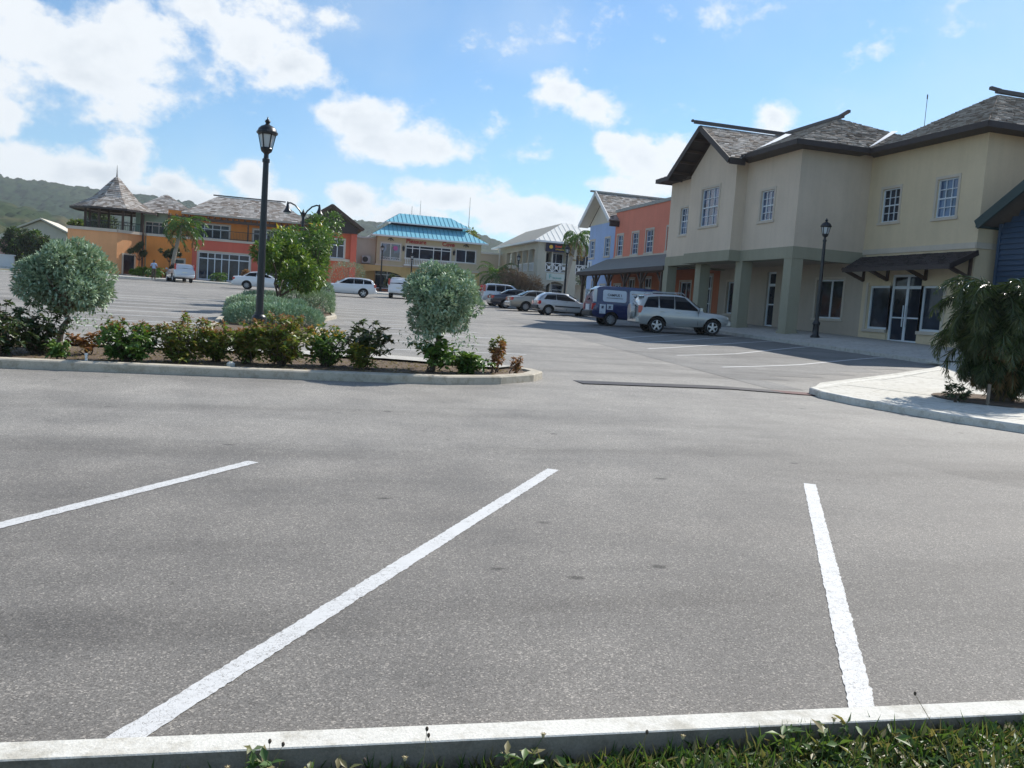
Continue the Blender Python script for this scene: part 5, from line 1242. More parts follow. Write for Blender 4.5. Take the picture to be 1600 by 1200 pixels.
        g_.add(P_, [(0, 1, 4, 5), (1, 2, 3, 4)]); put(nm, g_.mesh(nm, 'car_glass'), root)
    # bumpers
    hwr, hwf = st[1][2], st[-2][2]; zb0 = st[0][1]
    bm_ = paint if bumper == 'body' else 'black_plastic'
    g_ = MB(); g_.box(st[0][0]-.09, st[0][0]+.18, -hwr*.95, hwr*.95, zb0-.02, zb0+.24); o = put('rear_bumper', g_.mesh('rear_bumper', bm_), root)
    o.modifiers.new('bevel', 'BEVEL').width = .05
    g_ = MB(); g_.box(st[-1][0]-.2, st[-1][0]+.08, -hwf*.93, hwf*.93, st[-1][1]-.04, st[-1][1]+.20); o = put('front_bumper', g_.mesh('front_bumper', bm_), root); o.modifiers.new('bevel', 'BEVEL').width = .05
    g_ = MB(); g_.box(st[-1][0]-.01, st[-1][0]+.02, -.42, .42, st[-2][3]-.20, st[-2][3]-.07); put('grille', g_.mesh('grille', 'black_plastic'), root)
    if plate:
        g_ = MB(); g_.box(st[0][0]-.10, st[0][0]-.092, -.22, .22, zb0+.28, zb0+.40) if False else g_.box(st[0][0]-.022, st[0][0]+.01, -.2, .2, zb0+.34, zb0+.45); put('number_plate', g_.mesh('number_plate', 'plate'), root)
    g_ = MB(); g_.box(-.35, wb+.45, -hw*.70, hw*.70, zb0-.12 if zb0 > .35 else .2, zb0+.12); put('underbody', g_.mesh('underbody', 'black_plastic'), root)
    # wheels
    tyre = MB().lathe((0, 0, 0), [(wr*.60, -wheel_w/2+.015), (wr*.93, -wheel_w/2), (wr, -wheel_w*.3), (wr, wheel_w*.3), (wr*.93, wheel_w/2), (wr*.60, wheel_w/2-.015)], 26, 'y', cap=False).mesh('tyre', 'tyre', True); tyre.set_sharp_from_angle(angle=R(35))
    rm = MB(); rm.lathe((0, 0, 0), [(wr*.66, -wheel_w/2-.004), (wr*.63, -wheel_w/2-.012), (wr*.575, -wheel_w/2+.01)], 22, 'y', cap=False); rm.cur = 1; rm.lathe((0, 0, 0), [(wr*.575, -wheel_w/2+.01), (wr*.52, -wheel_w*.12), (.02, -wheel_w*.12)], 20, 'y', cap=False); rm.cur = 0
    k = 5 if rim == 'alloy' else 9
    for i in range(k):
        t = 2*math.pi*i/k+.3; rm.bar((.03*math.cos(t), -wheel_w/2-.004, .03*math.sin(t)), (wr*.60*math.cos(t), -wheel_w/2+.004, wr*.60*math.sin(t)), .03, .075 if rim == 'alloy' else .07)
    rm.lathe((0, 0, 0), [(.06, -wheel_w/2-.02), (.06, -wheel_w/2+.03)], 10, 'y'); rmesh = rm.mesh('rim', [rim, 'black_plastic'])
    for x in (0, wb):
        for s in (-1, 1):
            w_ = put('wheel', tyre, root); w_.location = (x, s*(track-wheel_w/2), wr)
            if s > 0: w_.rotation_euler = (0, 0, math.pi)
            put('rim', rmesh, w_)
    if roof_rack:
        g_ = MB()
        for s in (-1, 1): g_.tube([(roof_rack[0], s*.52, ZR-.01), (roof_rack[0]+.12, s*.52, ZR+.065), (roof_rack[1]-.12, s*.52, ZR+.065), (roof_rack[1], s*.52, ZR-.02)], .02, 6)
        put('roof_rail', g_.mesh('roof_rail', paint), root)
    return root

def st_suv(L0, L1, h, hw, zb=.40, belt=1.02):
    return None
# champagne silver off-roader with spare wheel
zc = gz(16.0, 34.6)
suv = car('off_road_car', 'pale silver off road car with spare wheel on its back door beside the blue van', 'car', (16.05, 35.25, zc+.0), R(-9), 'p_silver',
    [(-.84, .44, .76, .86, .70, .90), (-.80, .40, .84, 1.04, .72, 1.08), (-.70, .38, .86, 1.07, .66, 1.44), (-.52, .37, .865, 1.07, .655, 1.63), (-.15, .36, .87, 1.06, .66, 1.69), (.5, .33, .87, 1.04, .665, 1.71), (1.05, .33, .87, 1.02, .66, 1.69), (1.38, .33, .87, 1.01, .645, 1.60), (1.70, .34, .868, 1.0, .66, 1.36), (2.10, .36, .866, .99, .80, 1.03), (2.35, .38, .86, .98, .8, .99), (2.9, .40, .835, .935, .7, .94), (3.18, .42, .77, .86, .6, .86), (3.28, .46, .66, .74, .5, .74)],
    2.49, .345, .80, [[(-.62, 1.12), (-.42, 1.52), (.02, 1.57), (.02, 1.10)], [(.09, 1.10), (.09, 1.575), (.72, 1.59), (.72, 1.08)], [(.79, 1.08), (.79, 1.59), (1.20, 1.55), (1.78, 1.10), (1.74, 1.06)]],
    ((2.10, 1.02), (1.30, 1.62)), ((-.79, 1.08), (-.56, 1.60)), 'cars parked along the right hand shops', roof_rack=(-.3, 1.25), rear_lamps=(.86, 1.16), rear_w=.12, handles=((.18, .95), (.92, .93)), seams=([(.06, .42), (.06, 1.6)], [(.76, .42), (.76, 1.6)], [(1.80, .42), (1.80, 1.02)]), pitch=R(-1.2))
m = MB(); m.lathe((0, 0, 0), [(.02, -.12), (.30, -.12), (.345, -.08), (.355, 0), (.34, .10), (.02, .10)], 24, 'y'); o = put('spare_wheel_cover', m.mesh('spare_wheel_cover', 'p_silver', True), suv); o.location = (-.97, -.05, .92); o.rotation_euler = (0, 0, R(90)); o.data.set_sharp_from_angle(angle=R(40))
m = MB(); m.box(-.86, -.58, -.5, .5, 1.60, 1.66); m.build('roof_spoiler', 'p_silver', suv)
# navy van
zc = gz(15.6, 39.6)
van = car('delivery_van', 'navy blue panel van with white lettered side panels, between silver cars', 'van', (15.65, 39.75, zc), R(-5), 'p_blue',
    [(-.98, .46, .74, 1.02, .70, 1.06), (-.94, .42, .82, 1.10, .72, 1.40), (-.86, .40, .835, 1.10, .70, 1.72), (-.62, .38, .84, 1.10, .70, 1.88), (0, .36, .845, 1.10, .71, 1.93), (1.2, .34, .845, 1.10, .715, 1.94), (2.2, .34, .845, 1.10, .71, 1.92), (2.62, .34, .845, 1.09, .68, 1.82), (3.10, .36, .84, 1.08, .66, 1.42), (3.46, .40, .81, 1.04, .74, 1.06), (3.62, .44, .72, .84, .6, .84), (3.68, .48, .6, .7, .5, .7)],
    2.35, .31, .78, [[(2.16, 1.15), (2.16, 1.76), (2.50, 1.74), (2.98, 1.26), (2.98, 1.15)]],
    ((3.46, 1.08), (2.68, 1.80)), ((-.95, 1.16), (-.84, 1.74)), 'cars parked along the right hand shops', rim='hubcap', rear_lamps=(.75, 1.05), rear_w=.13, bumper='dark', seams=([(.78, .5), (.78, 1.85)], [(2.08, .5), (2.08, 1.85)]), plate=False)
for s in (-1, 1):
    for (a, b, c, d, body_, sz) in ((-.48, .70, 1.16, 1.72, 'CAMPUS 1', .16), (.86, 2.02, 1.16, 1.76, 'AUSTIN', .17)):
        def sy(z): t = (z-1.10)/(1.94-.11-1.10); return .845*.965+(.73-.845*.965)*t
        m = MB(); r_ = .09; pts = []
        for (px, pz, t0) in ((b-r_, d-r_, 0), (a+r_, d-r_, 90), (a+r_, c+r_, 180), (b-r_, c+r_, 270)):
            for q in range(4): t = R(t0+30*q); pts.append((px+r_*math.cos(t), pz+r_*math.sin(t)))
        m.poly(*[(x, s*(sy(z)+.010), z) for x, z in pts]); pn = m.build('side_panel', 'panel_white', van)
        tilt = math.atan((sy(1.2)-sy(1.7))/.5)
        zt_ = (c+d)/2+.04
        rot = (R(90)-tilt*1, 0, 0) if s < 0 else (R(90)-tilt, 0, math.pi)
        ofs = .14 if body_ == 'AUSTIN' else 0
        text(pn, 'lettering', body_, sz, 'ink', ((a+b)/2+ofs*(1 if s < 0 else -1), s*(sy(zt_)+.018), zt_), rot, .004)
        m = MB(); m.bar(((a+.18), s*(sy(c+.18)+.014), c+.18), ((b-.18), s*(sy(c+.18)+.014), c+.18), .006, .022); put('rule', m.mesh('rule', 'ink'), pn)
        if body_ == 'AUSTIN':
            xx0 = a+.30 if s < 0 else b-.30; z0 = zt_-.03; y = s*(sy(z0)+.016); k = 1 if s < 0 else -1
            m = MB(); m.poly((xx0-.12*k, y, z0+.04), (xx0-.02*k, y, z0+.02), (xx0+.05*k, y, z0+.12), (xx0+.10*k, y, z0+.02), (xx0, y, z0-.12)); put('bird_emblem', m.mesh('bird_emblem', 'ink'), pn)
    for (a, c, w, h) in ((-.62, .58, .30, .44), (-.26, .78, .30, .26)):
        m = MB(); m.box(a, a+w, s*.842-.01, s*.842+.016, c, c+h); dc = m.build('decal', 'panel_white', van)
        m = MB(); m.box(a+.09, a+.2, s*.842-.01, s*.842+.020, c+h-.2, c+h-.07); m.box(a+.05, a+.25, s*.842-.01, s*.842+.020, c+.05, c+.075); put('decal_print', m.mesh('decal_print', 'p_blue'), dc)
m = MB(); m.box(-1.01, -.93, -.30, .30, .72, 1.0); m.build('rear_poster', 'panel_white', van); m = MB(); m.box(-1.0, -.93, -.26, .26, .58, .70); m.build('number_plate', 'sign_yellow', van)
m = MB(); m.box(-.95, -.80, -.845, -.70, 1.12, 1.74); m.box(-.95, -.80, .70, .845, 1.12, 1.74); m.build('rear_pillar', 'p_pearl', van)

def hatch(name, label, loc, rz, paint, group, mould=.52):
    return car(name, label, 'car', (loc[0], loc[1], gz(*loc)), rz, paint,
        [(-.66, .34, .72, .82, .64, .86), (-.62, .30, .79, .88, .62, .92), (-.42, .28, .80, .90, .56, 1.16), (-.14, .27, .80, .90, .545, 1.33), (.25, .26, .80, .89, .55, 1.375), (.9, .25, .80, .88, .55, 1.375), (1.35, .25, .80, .87, .54, 1.31), (1.95, .26, .80, .87, .66, .93), (2.2, .27, .795, .85, .7, .86), (2.7, .29, .77, .78, .66, .785), (3.02, .33, .68, .70, .55, .70), (3.08, .36, .6, .6, .5, .6)],
        2.35, .285, .735, [[(-.30, .945), (-.08, 1.21), (.44, 1.25), (.44, .93)], [(.51, .93), (.51, 1.255), (1.06, 1.25), (1.62, .95), (1.6, .92)]],
        ((1.98, .92), (1.28, 1.32)), ((-.60, .90), (-.12, 1.31)), group, rim='hubcap', rear_lamps=(.62, .84), rear_w=.30, mould=mould, bumper='dark', handles=((.3, .80), (1.0, .80)), seams=([(.48, .32), (.48, 1.25)], [(1.12, .32), (1.12, .9)]))
def saloon(name, label, loc, rz, paint, group, h=0., rim='hubcap'):
    return car(name, label, 'car', (loc[0], loc[1], gz(*loc)), rz, paint,
        [(-1.02, .36, .70, .84, .60, .84), (-.98, .30, .80, .92, .66, .92), (-.6, .28, .835, .965, .70, .965), (-.32, .27, .84, .965, .66, 1.02), (.20, .26, .845, .95, .57, 1.33+h), (.6, .25, .845, .94, .57, 1.395+h), (1.1, .25, .845, .93, .57, 1.40+h), (1.42, .25, .845, .925, .56, 1.34+h), (2.12, .26, .84, .92, .70, .965), (2.4, .27, .835, .90, .7, .90), (3.0, .29, .80, .82, .68, .82), (3.32, .33, .70, .71, .55, .71), (3.38, .36, .62, .62, .5, .62)],
        2.58, .30, .765, [[(-.12, 1.01), (.20, 1.24), (.66, 1.29), (.66, .99)], [(.73, .99), (.73, 1.295), (1.16, 1.29), (1.76, 1.01), (1.75, .975)]],
        ((2.12, .96), (1.34, 1.35+h)), ((-.36, 1.0), (.24, 1.32+h)), group, rim=rim, rear_lamps=(.68, .86), rear_w=.36, handles=((.35, .86), (1.15, .85)), seams=([(.70, .34), (.70, 1.3)], [(1.28, .34), (1.28, .95)]))
GR = 'cars parked along the right hand shops'
hatch('hatchback_car', 'silver hatchback with black side moulding, nearest of the far row beside the navy van', (15.9, 50.6), R(-2), 'p_grey', GR)
saloon('saloon_car', 'dull beige saloon between the silver hatchback and the dark blue saloon', (15.85, 55.4), R(-2), 'p_beige', GR)
saloon('saloon_car', 'dark blue saloon with red tail light, third car of the far row', (15.6, 59.6), R(-3), 'p_dark', GR, -.02)
def tall(name, label, loc, rz, paint, group, h=0.):
    return car(name, label, 'car', (loc[0], loc[1], gz(*loc)), rz, paint,
        [(-.90, .44, .76, .90, .70, .94), (-.86, .40, .84, 1.06, .70, 1.12), (-.74, .38, .86, 1.06, .66, 1.50), (-.55, .37, .865, 1.06, .655, 1.64+h), (0, .35, .87, 1.05, .66, 1.68+h), (.9, .33, .87, 1.03, .66, 1.68+h), (1.4, .33, .87, 1.02, .64, 1.60+h), (2.1, .35, .866, 1.0, .78, 1.05), (2.4, .36, .86, .98, .8, .99), (3.0, .40, .82, .90, .7, .9), (3.32, .43, .72, .78, .6, .78), (3.40, .46, .6, .64, .5, .64)],
        2.6, .34, .79, [[(-.66, 1.13), (-.52, 1.50), (.0, 1.53), (.0, 1.11)], [(.08, 1.11), (.08, 1.54), (.72, 1.55), (.72, 1.08)], [(.80, 1.08), (.80, 1.55), (1.18, 1.53), (1.78, 1.10)]],
        ((2.1, 1.03), (1.32, 1.61+h)), ((-.85, 1.12), (-.58, 1.62+h)), group, rear_lamps=(1.05, 1.55), rear_w=.12, handles=((.15, .97), (.9, .95)), seams=([(.04, .42), (.04, 1.55)], [(.76, .42), (.76, 1.55)]))
tall('off_road_car', 'white off road car with tall tail lights at the far end of the right row', (16.0, 64.4), R(-4), 'p_pearl', GR)
GL = 'cars parked round the far side of the lot'
car('estate_car', 'white estate car with dark windows standing side on below the lamp', 'car', (6.35, 66.3, gz(6.35, 66.3)), R(176), 'p_white',
    [(-.92, .34, .74, .90, .66, .94), (-.88, .30, .82, .98, .64, 1.04), (-.66, .28, .84, .98, .60, 1.30), (-.4, .27, .845, .97, .58, 1.42), (.3, .26, .85, .95, .585, 1.455), (1.0, .25, .85, .935, .58, 1.44), (1.4, .25, .85, .925, .56, 1.36), (2.12, .26, .845, .92, .70, .965), (2.4, .27, .84, .90, .7, .90), (3.0, .29, .80, .80, .68, .80), (3.34, .33, .70, .69, .55, .69), (3.40, .36, .62, .60, .5, .60)],
    2.62, .315, .775, [[(-.62, 1.02), (-.50, 1.25), (-.02, 1.32), (-.02, 1.0)], [(.05, 1.0), (.05, 1.325), (.68, 1.34), (.68, .98)], [(.75, .98), (.75, 1.34), (1.16, 1.31), (1.76, 1.0)]],
    ((2.12, .96), (1.32, 1.38)), ((-.86, 1.04), (-.42, 1.40)), GL, rear_lamps=(.78, 1.02), rear_w=.2, handles=((.12, .87), (.9, .86)), seams=([(.02, .34), (.02, 1.3)], [(.71, .34), (.71, 1.3)]))
saloon('saloon_car', 'white saloon parked behind the lamp post and green trees', (-2.1, 69.3), R(-3), 'p_white', GL)
tall('off_road_car', 'white boxy car seen from behind, half hidden by the right round tree', (9.6, 70.3), R(80), 'p_white', GL, .02)
tall('estate_car', 'pale silver estate car seen from behind near the standing person', (-7.7, 78.9), R(107), 'p_pearl', GL, -.10)

# ------------------------------------------------------------------ lamps
def lamp(label, loc, rz=0., H=4.98, kind='single', group='black lantern street lamps'):
    root = thing('street_lamp', label, 'street lamp', loc, rz, group)
    m = MB(); m.lathe((0, 0, 0), [(.20, -.1), (.20, .05), (.155, .08), (.135, .12), (.125, .50), (.15, .54), (.165, .58), (.15, .63), (.105, .67), (.10, .72)], 14); m.build('base', 'black_metal', root, True)
    m = MB(); m.lathe((0, 0, 0), [(.085, .70), (.075, 2.4), (.062, H-.98), (.08, H-.97), (.08, H-.90), (.055, H-.88), (.05, H-.80)], 12); m.build('pole', 'black_metal', root, True)
    z = H-.78
    m = MB(); m.lathe((0, 0, 0), [(.05, z-.02), (.06, z+.0), (.11, z+.04), (.13, z+.10), (.12, z+.12)], 12)
    m.lathe((0, 0, 0), [(.125, z+.10), (.125, z+.13)], 6)
    for i in range(6):
        t = math.pi*i/3; m.bar((.118*math.cos(t), .118*math.sin(t), z+.11), (.185*math.cos(t), .185*math.sin(t), z+.42), .022, .022)
    m.lathe((0, 0, 0), [(.19, z+.40), (.225, z+.42), (.23, z+.46), (.20, z+.49)], 12); m.build('lantern_cage', 'black_metal', root)
    m = MB(); m.lathe((0, 0, 0), [(.105, z+.13), (.168, z+.41)], 6); m.build('lantern_glass', 'lamp_glass', root)
    m = MB(); m.lathe((0, 0, 0), [(.21, z+.47), (.19, z+.53), (.14, z+.58), (.07, z+.61), (.04, z+.64), (.05, z+.67), (.065, z+.69), (.045, z+.72), (.02, z+.74), (.008, z+.79)], 12); m.build('lantern_roof', 'black_metal', root, True)
    return root
l0 = lamp('tallest looking black lantern lamp standing in the median hedge, foreground left', (-.33, 20.15, gz(-.33, 20.15)-.04))
def lampc(label, x, y, z): return copy_thing(l0, (x, y, z), RNG.uniform(0, 1), label)
lampc('black lantern lamp on the walk in front of the beige building', 22.0, 31.85, wz(22.0, 31.85)+.0)
lampc('black lantern lamp behind the white estate car, before the cream link wall', 10.7, 93.0, gz(10.7, 93)+.12)
lampc('black lantern lamp before the teal roofed building, half behind the round tree', 13.9, 93.0, gz(13.9, 93)-.55)
lampc('slim black lantern lamp before the arches of the khaki building', 24.2, 87.5, gz(24, 87)-.05)
lampc('black lantern lamp beside the leaning palm at the end of the porch', 21.9, 65.0, gz(21.9, 65)+.1)
dl = thing('twin_arm_lamp', 'black lamp with two curved arms and bell shades above the median trees', 'street lamp', (1.2, 46.7, gz(1.2, 46.7)))
m = MB(); m.lathe((0, 0, 0), [(.16, -.1), (.16, .4), (.09, .5), (.07, 4.5), (.09, 4.52), (.12, 4.6), (.05, 4.75), (.01, 4.85)], 10); m.build('pole', 'black_metal', dl, True)
for s in (-1, 1):
    m = MB(); m.tube([(s*.03, 0, 4.45), (s*.18, 0, 4.75), (s*.42, 0, 5.0), (s*.65, 0, 5.1), (s*.80, 0, 5.08)], .04, 7); arm = m.build('arm', 'black_metal', dl, True)
    m = MB(); m.lathe((s*.80, 0, 0), [(.03, 5.16), (.06, 5.0), (.08, 4.9), (.11, 4.82), (.16, 4.72), (.21, 4.66), (.22, 4.60), (.05, 4.60)], 12); m.build('lamp_shade', 'black_metal', arm, True)
    m = MB(); m.lathe((s*.80, 0, 0), [(.15, 4.61), (.13, 4.53), (.03, 4.50)], 12); m.build('bulb_glass', 'lamp_glass', arm, True)
# white marker post among the hedges
m = MB(); m.box(1.55, 1.63, 43.95, 44.03, gz(1.6, 44)+.05, gz(1.6, 44)+1.0); m.box(1.50, 1.68, 43.93, 44.05, gz(1.6, 44)+1.0, gz(1.6, 44)+1.12); tag(m.build('marker_post', 'white'), 'short white marker post among the silver hedges of the median', 'post')

# ------------------------------------------------------------------ plants
def branchy(m, base, top, r0, n=7, jit=.04, r1=None):
    base, top = Vector(base), Vector(top); pts = []
    for i in range(n):
        t = i/(n-1); pts.append(base.lerp(top, t)+Vector((random.gauss(0, jit), random.gauss(0, jit), 0))*math.sin(math.pi*t))
    m.tube(pts, [r0+((r1 if r1 is not None else r0*.45)-r0)*i/(n-1) for i in range(n)], 7); return pts
def round_tree(label, x, y, z, cz, rx, rzv, lean=(0, 0), nleaf=13000, group='round clipped silver trees'):
    root = thing('round_tree', label, 'tree', (x, y, z), 0, group)
    m = MB(); c0 = Vector((lean[0], lean[1], cz-z)); pts = branchy(m, (0, 0, -.1), (c0.x*.7, c0.y*.7, c0.z-rzv*.55), .055, 8, .03, .04)
    for i in range(9):
        t = 2*math.pi*i/9+random.random(); e = Vector((math.cos(t)*rx*.65, math.sin(t)*rx*.65, random.uniform(-.3, .6)*rzv))+c0
        branchy(m, pts[-1 if i % 2 else -2], e, .028, 6, .03, .006)
    m.build('trunk', 'bark', root, True)
    lobes = [(np.array(c0), rx*.62)]
    for i in range(46):
        d = RNG.normal(0, 1, 3); d /= np.linalg.norm(d)
        if d[2] < -.75: continue
        k = .80+RNG.uniform(-.20, .17)
        lobes.append((np.array(c0)+d*np.array([rx, rx, rzv])*k*.86, rx*RNG.uniform(.20, .31)))
    P, D = clump_points(lobes, nleaf, .62)
    D = unit(D*.9+RNG.normal(0, .55, D.shape)+np.array([0, 0, .35]))
    L = RNG.uniform(.055, .10, nleaf)
    put('crown', leaf_mesh('crown', 'silver_leaf', P, D, L, L*.42, .18), root)
    # a few loose low sprays
    k = 700; a = RNG.uniform(0, 6.28, k); rr = RNG.uniform(.5, 1.0, k)*rx
    P = np.stack([np.cos(a)*rr, np.sin(a)*rr, -rzv*RNG.uniform(.7, 1.12, k)], 1)+np.array(c0); keep = (np.sin(a*5+1)+RNG.normal(0, .4, k)) > .35
    P = P[keep]; D = unit(RNG.normal(0, 1, P.shape)); L = RNG.uniform(.05, .09, len(P))
    stuff(put('low_spray', leaf_mesh('low_spray', 'silver_leaf', P, D, L, L*.4, .18), root))
    return root
z = gz(-3.3, 15.5)+.1
round_tree('silver leaved round tree at left on the planted island, wider than the other', -3.32, 15.45, z, z+1.13, .81, .67, (.06, 0), 17000)
z = gz(2.7, 14.6)+.1
round_tree('silver leaved round tree on the right part of the planted island, nearest its tip', 2.62, 14.6, z, z+1.18, .72, .68, (.12, .05), 17000)

def shrub(name, label, x, y, w, h, mat, n=90, leaf=.105, seed=0, group='shrubs planted along the island', spread=.9, tips=None, bare=.2, whorl=9, dz=.10):
    """woody stems that end in whorls of drooping leaves"""
    root = thing(name, label, 'shrub', (x, y, gz(x, y)+dz), 0, group)
    m = MB(); tipsP = []
    k = max(4, int(n/9))
    for i in range(k):
        t = RNG.uniform(0, 6.28); r = w/2*RNG.uniform(.25, .95)*spread; hh = h*RNG.uniform(.55, 1.0)*(1-.25*(r/(w/2))**2)
        end = Vector((r*math.cos(t), r*math.sin(t), hh)); b = Vector((RNG.normal(0, .04), RNG.normal(0, .04), -.02))
        pts = branchy(m, b, end, .012, 6, .05, .004)
        for q in range(int(n/k)):
            s = RNG.uniform(bare, 1.0); j = min(4, int(s*5)); p = pts[j].lerp(pts[j+1], s*5-j) if j < 5 else pts[-1]
            tipsP.append(p+Vector((RNG.normal(0, .09*w), RNG.normal(0, .09*w), RNG.normal(0, .06*h))))
        tipsP.append(end)
    m.build('stems', 'bark_dark', root)
    T = np.array([tuple(p) for p in tipsP]); T[:, 2] = np.maximum(T[:, 2], .07)
    P = np.repeat(T, whorl, 0); a = RNG.uniform(0, 6.28, len(P)); el_ = RNG.uniform(-.7, .75, len(P))
    D = np.stack([np.cos(a)*np.cos(el_), np.sin(a)*np.cos(el_), np.sin(el_)], 1); L = leaf*RNG.uniform(.6, 1.15, len(P))
    put('foliage', leaf_mesh('foliage', mat, P, D, L, L*.46, .14), root)
    if tips:
        top = T[np.argsort(-T[:, 2])[:max(3, int(len(T)*.2))]]; P = np.repeat(top+np.array([0, 0, .03]), 6, 0); a = RNG.uniform(0, 6.28, len(P)); el_ = RNG.uniform(-.1, 1.1, len(P))
        D = np.stack([np.cos(a)*np.cos(el_), np.sin(a)*np.cos(el_), np.sin(el_)], 1); L = leaf*.65*RNG.uniform(.6, 1.1, len(P))
        o = put('young_leaves', leaf_mesh('young_leaves', tips, P, D, L, L*.4, .14), root)
    return root
shrub('shrub', 'dark leafy shrub at the far left edge of the planted island', -3.95, 14.35, 1.15, .80, 'dark_leaf', 190)
shrub('shrub', 'dark shrub in the shade left of the wide silver tree', -3.50, 14.75, .95, .80, 'dark_leaf', 150, .11)
shrub('shrub', 'reddish sparse shrub just right of the wide silver tree trunk', -2.85, 15.0, .8, .50, 'rust_leaf', 34, .11, bare=.4)
shrub('shrub', 'small bright green shrub low in front of the wide silver tree', -3.05, 14.1, .4, .34, 'green_leaf', 40, .09)
shrub('shrub', 'full green shrub, first right of the wide silver tree', -2.12, 14.25, 1.0, .62, 'green_leaf', 260, .10, tips='rust_leaf')
shrub('shrub', 'green shrub with red young leaves, second right of the wide silver tree', -1.40, 14.45, .85, .78, 'mixed_leaf', 190, .10, tips='rust_leaf')
shrub('shrub', 'red flecked shrub between green shrub and lamp post', -.92, 14.75, .8, .66, 'mixed_leaf', 130, .105, tips='rust_leaf')
shrub('shrub', 'olive green shrub just left of the lamp post foot', -.42, 14.7, .80, .68, 'mixed_leaf', 150, .105, tips='rust_leaf')
shrub('shrub', 'tallest yellow green shrub with orange tips right of the lamp post foot', .12, 14.55, 1.15, .90, 'mixed_leaf', 290, .105, tips='rust_leaf')
shrub('shrub', 'rounded green shrub between the tallest shrub and the bare dark shrub', .86, 14.75, .80, .74, 'green_leaf', 170, .10, tips='orange_leaf')
shrub('shrub', 'open dark shrub with yellow green foot left of the narrow silver tree', 1.50, 14.8, .95, .86, 'dark_leaf', 95, .125, bare=.45)
shrub('shrub', 'low yellow green shrub at the foot of the open dark shrub', 1.42, 14.5, .55, .46, 'mixed_leaf', 70, .10, tips='yellow_leaf')
shrub('shrub', 'large leaved loose shrub around the narrow silver tree trunk', 2.55, 14.5, 1.2, .60, 'green_leaf', 64, .15, bare=.5)
shrub('shrub', 'low large leaved green shrub right of the narrow silver tree', 3.28, 14.55, .75, .38, 'green_leaf', 70, .14)
shrub('shrub', 'thin reddish shrub with bare stems near the island tip', 3.75, 14.75, .55, .68, 'rust_leaf', 40, .09, bare=.45)
shrub('shrub', 'tiny rust coloured shrub closest to the island tip', 4.12, 14.7, .34, .38, 'rust_leaf', 26, .075, bare=.4)
shrub('shrub', 'thin green topped stem beside the rust coloured shrubs', 3.9, 14.95, .35, .72, 'mixed_leaf', 22, .10, bare=.6)
st_ = MB(); st_.lathe((-.62, 13.98, gz(-.6, 14)+.14), [(.02, -.05), (.06, -.02), (.065, .02), (.03, .05)], 9); tag(st_.build('white_stone', 'kerb'), 'small white stone on the earth of the planted island', 'stone')
pg_ = MB(); pg_.box(-2.655, -2.625, 13.86, 13.89, gz(-2.6, 13.9)+.08, gz(-2.6, 13.9)+.21); pg_.box(-2.66, -2.62, 13.855, 13.895, gz(-2.6, 13.9)+.21, gz(-2.6, 13.9)+.235); tag(pg_.build('marker_peg', 'white'), 'small white peg in the island bed by the wide silver tree', 'peg')
# fallen leaves and mulch on the bed
n = 2600; X = RNG.uniform(-6, 4.2, n); Y = RNG.uniform(13.85, 16.2, n); k = (Y > 13.85+np.maximum(0, X-2.8)*.85) & (Y < 16.3-np.maximum(0, X-2.5)*.55)
X, Y = X[k], Y[k]; P = np.stack([X, Y, np.array([gz(a, b) for a, b in zip(X, Y)])+.105], 1); D = unit(np.stack([RNG.normal(0, 1, len(X)), RNG.normal(0, 1, len(X)), RNG.uniform(-.05, .2, len(X))], 1)); L = RNG.uniform(.03, .08, len(X))
stuff(put('leaf_litter', leaf_mesh('leaf_litter', 'dry_grass', P, D, L, L*.5, .1)))

def hedge(label, x, y, lx, ly, h, n, mat='grey_leaf', group='clipped silver hedges in the median'):
    root = thing('hedge', label, 'hedge', (x, y, gz(x, y)+.08), 0, group)
    m = MB()
    for i in range(8): branchy(m, (RNG.uniform(-lx*.3, lx*.3), RNG.uniform(-ly*.3, ly*.3), 0), (RNG.uniform(-lx*.4, lx*.4), RNG.uniform(-ly*.4, ly*.4), h*.8), .02, 5, .04)
    m.build('stems', 'bark', root)
    u = RNG.normal(0, 1, (n, 3)); u[:, 2] = np.abs(u[:, 2])*1.1; p = 4.0
    k = (np.abs(u[:, 0])**p+np.abs(u[:, 1])**p+np.abs(u[:, 2])**p)**(1/p); u = u/k[:, None]
    P = u*np.array([lx/2, ly/2, h])*RNG.uniform(.86, 1.03, (n, 1)); P += .035*np.stack([np.sin(P[:, 1]*7), np.sin(P[:, 0]*6+1), np.sin(P[:, 0]*5+P[:, 1]*4)], 1)
    D = unit(u*.5+RNG.normal(0, .5, (n, 3))+np.array([0, 0, .7])); L = RNG.uniform(.07, .14, n)
    k = RNG.random(n) < .35*(1-np.clip(P[:, 2]/(h*.4), 0, 1)); P, D, L = P[~k], D[~k], L[~k]
    put('foliage', leaf_mesh('foliage', mat, P, D, L, L*.30, .1), root)
    return root
hedge('pale silver hedge directly behind the foreground lamp post', .02, 25.6, 2.6, 1.9, .52, 9000)
hedge('darker silver hedge behind the pale hedge, reaching further left', -.45, 28.9, 2.1, 2.0, .62, 7000, 'silver_leaf')
hedge('broad rounded silver hedge at the right side of the median', 1.15, 34.8, 2.1, 2.2, .84, 8000, 'silver_leaf')
hedge('small silver hedge under the green trees, left of the broad one', -.5, 34.0, 1.5, 1.6, .66, 4000, 'silver_leaf')
hedge('silver tuft low between the pale and broad hedges', .62, 31.0, .9, .9, .50, 2500)
hedge('small round silver shrub at the far end of the median', 2.0, 41.5, 1.3, 1.3, 1.05, 3000)
hedge('grey green shrub behind the white estate car', 6.1, 79.0, 3.2, 2, 2.6, 2500, 'grey_leaf', None)

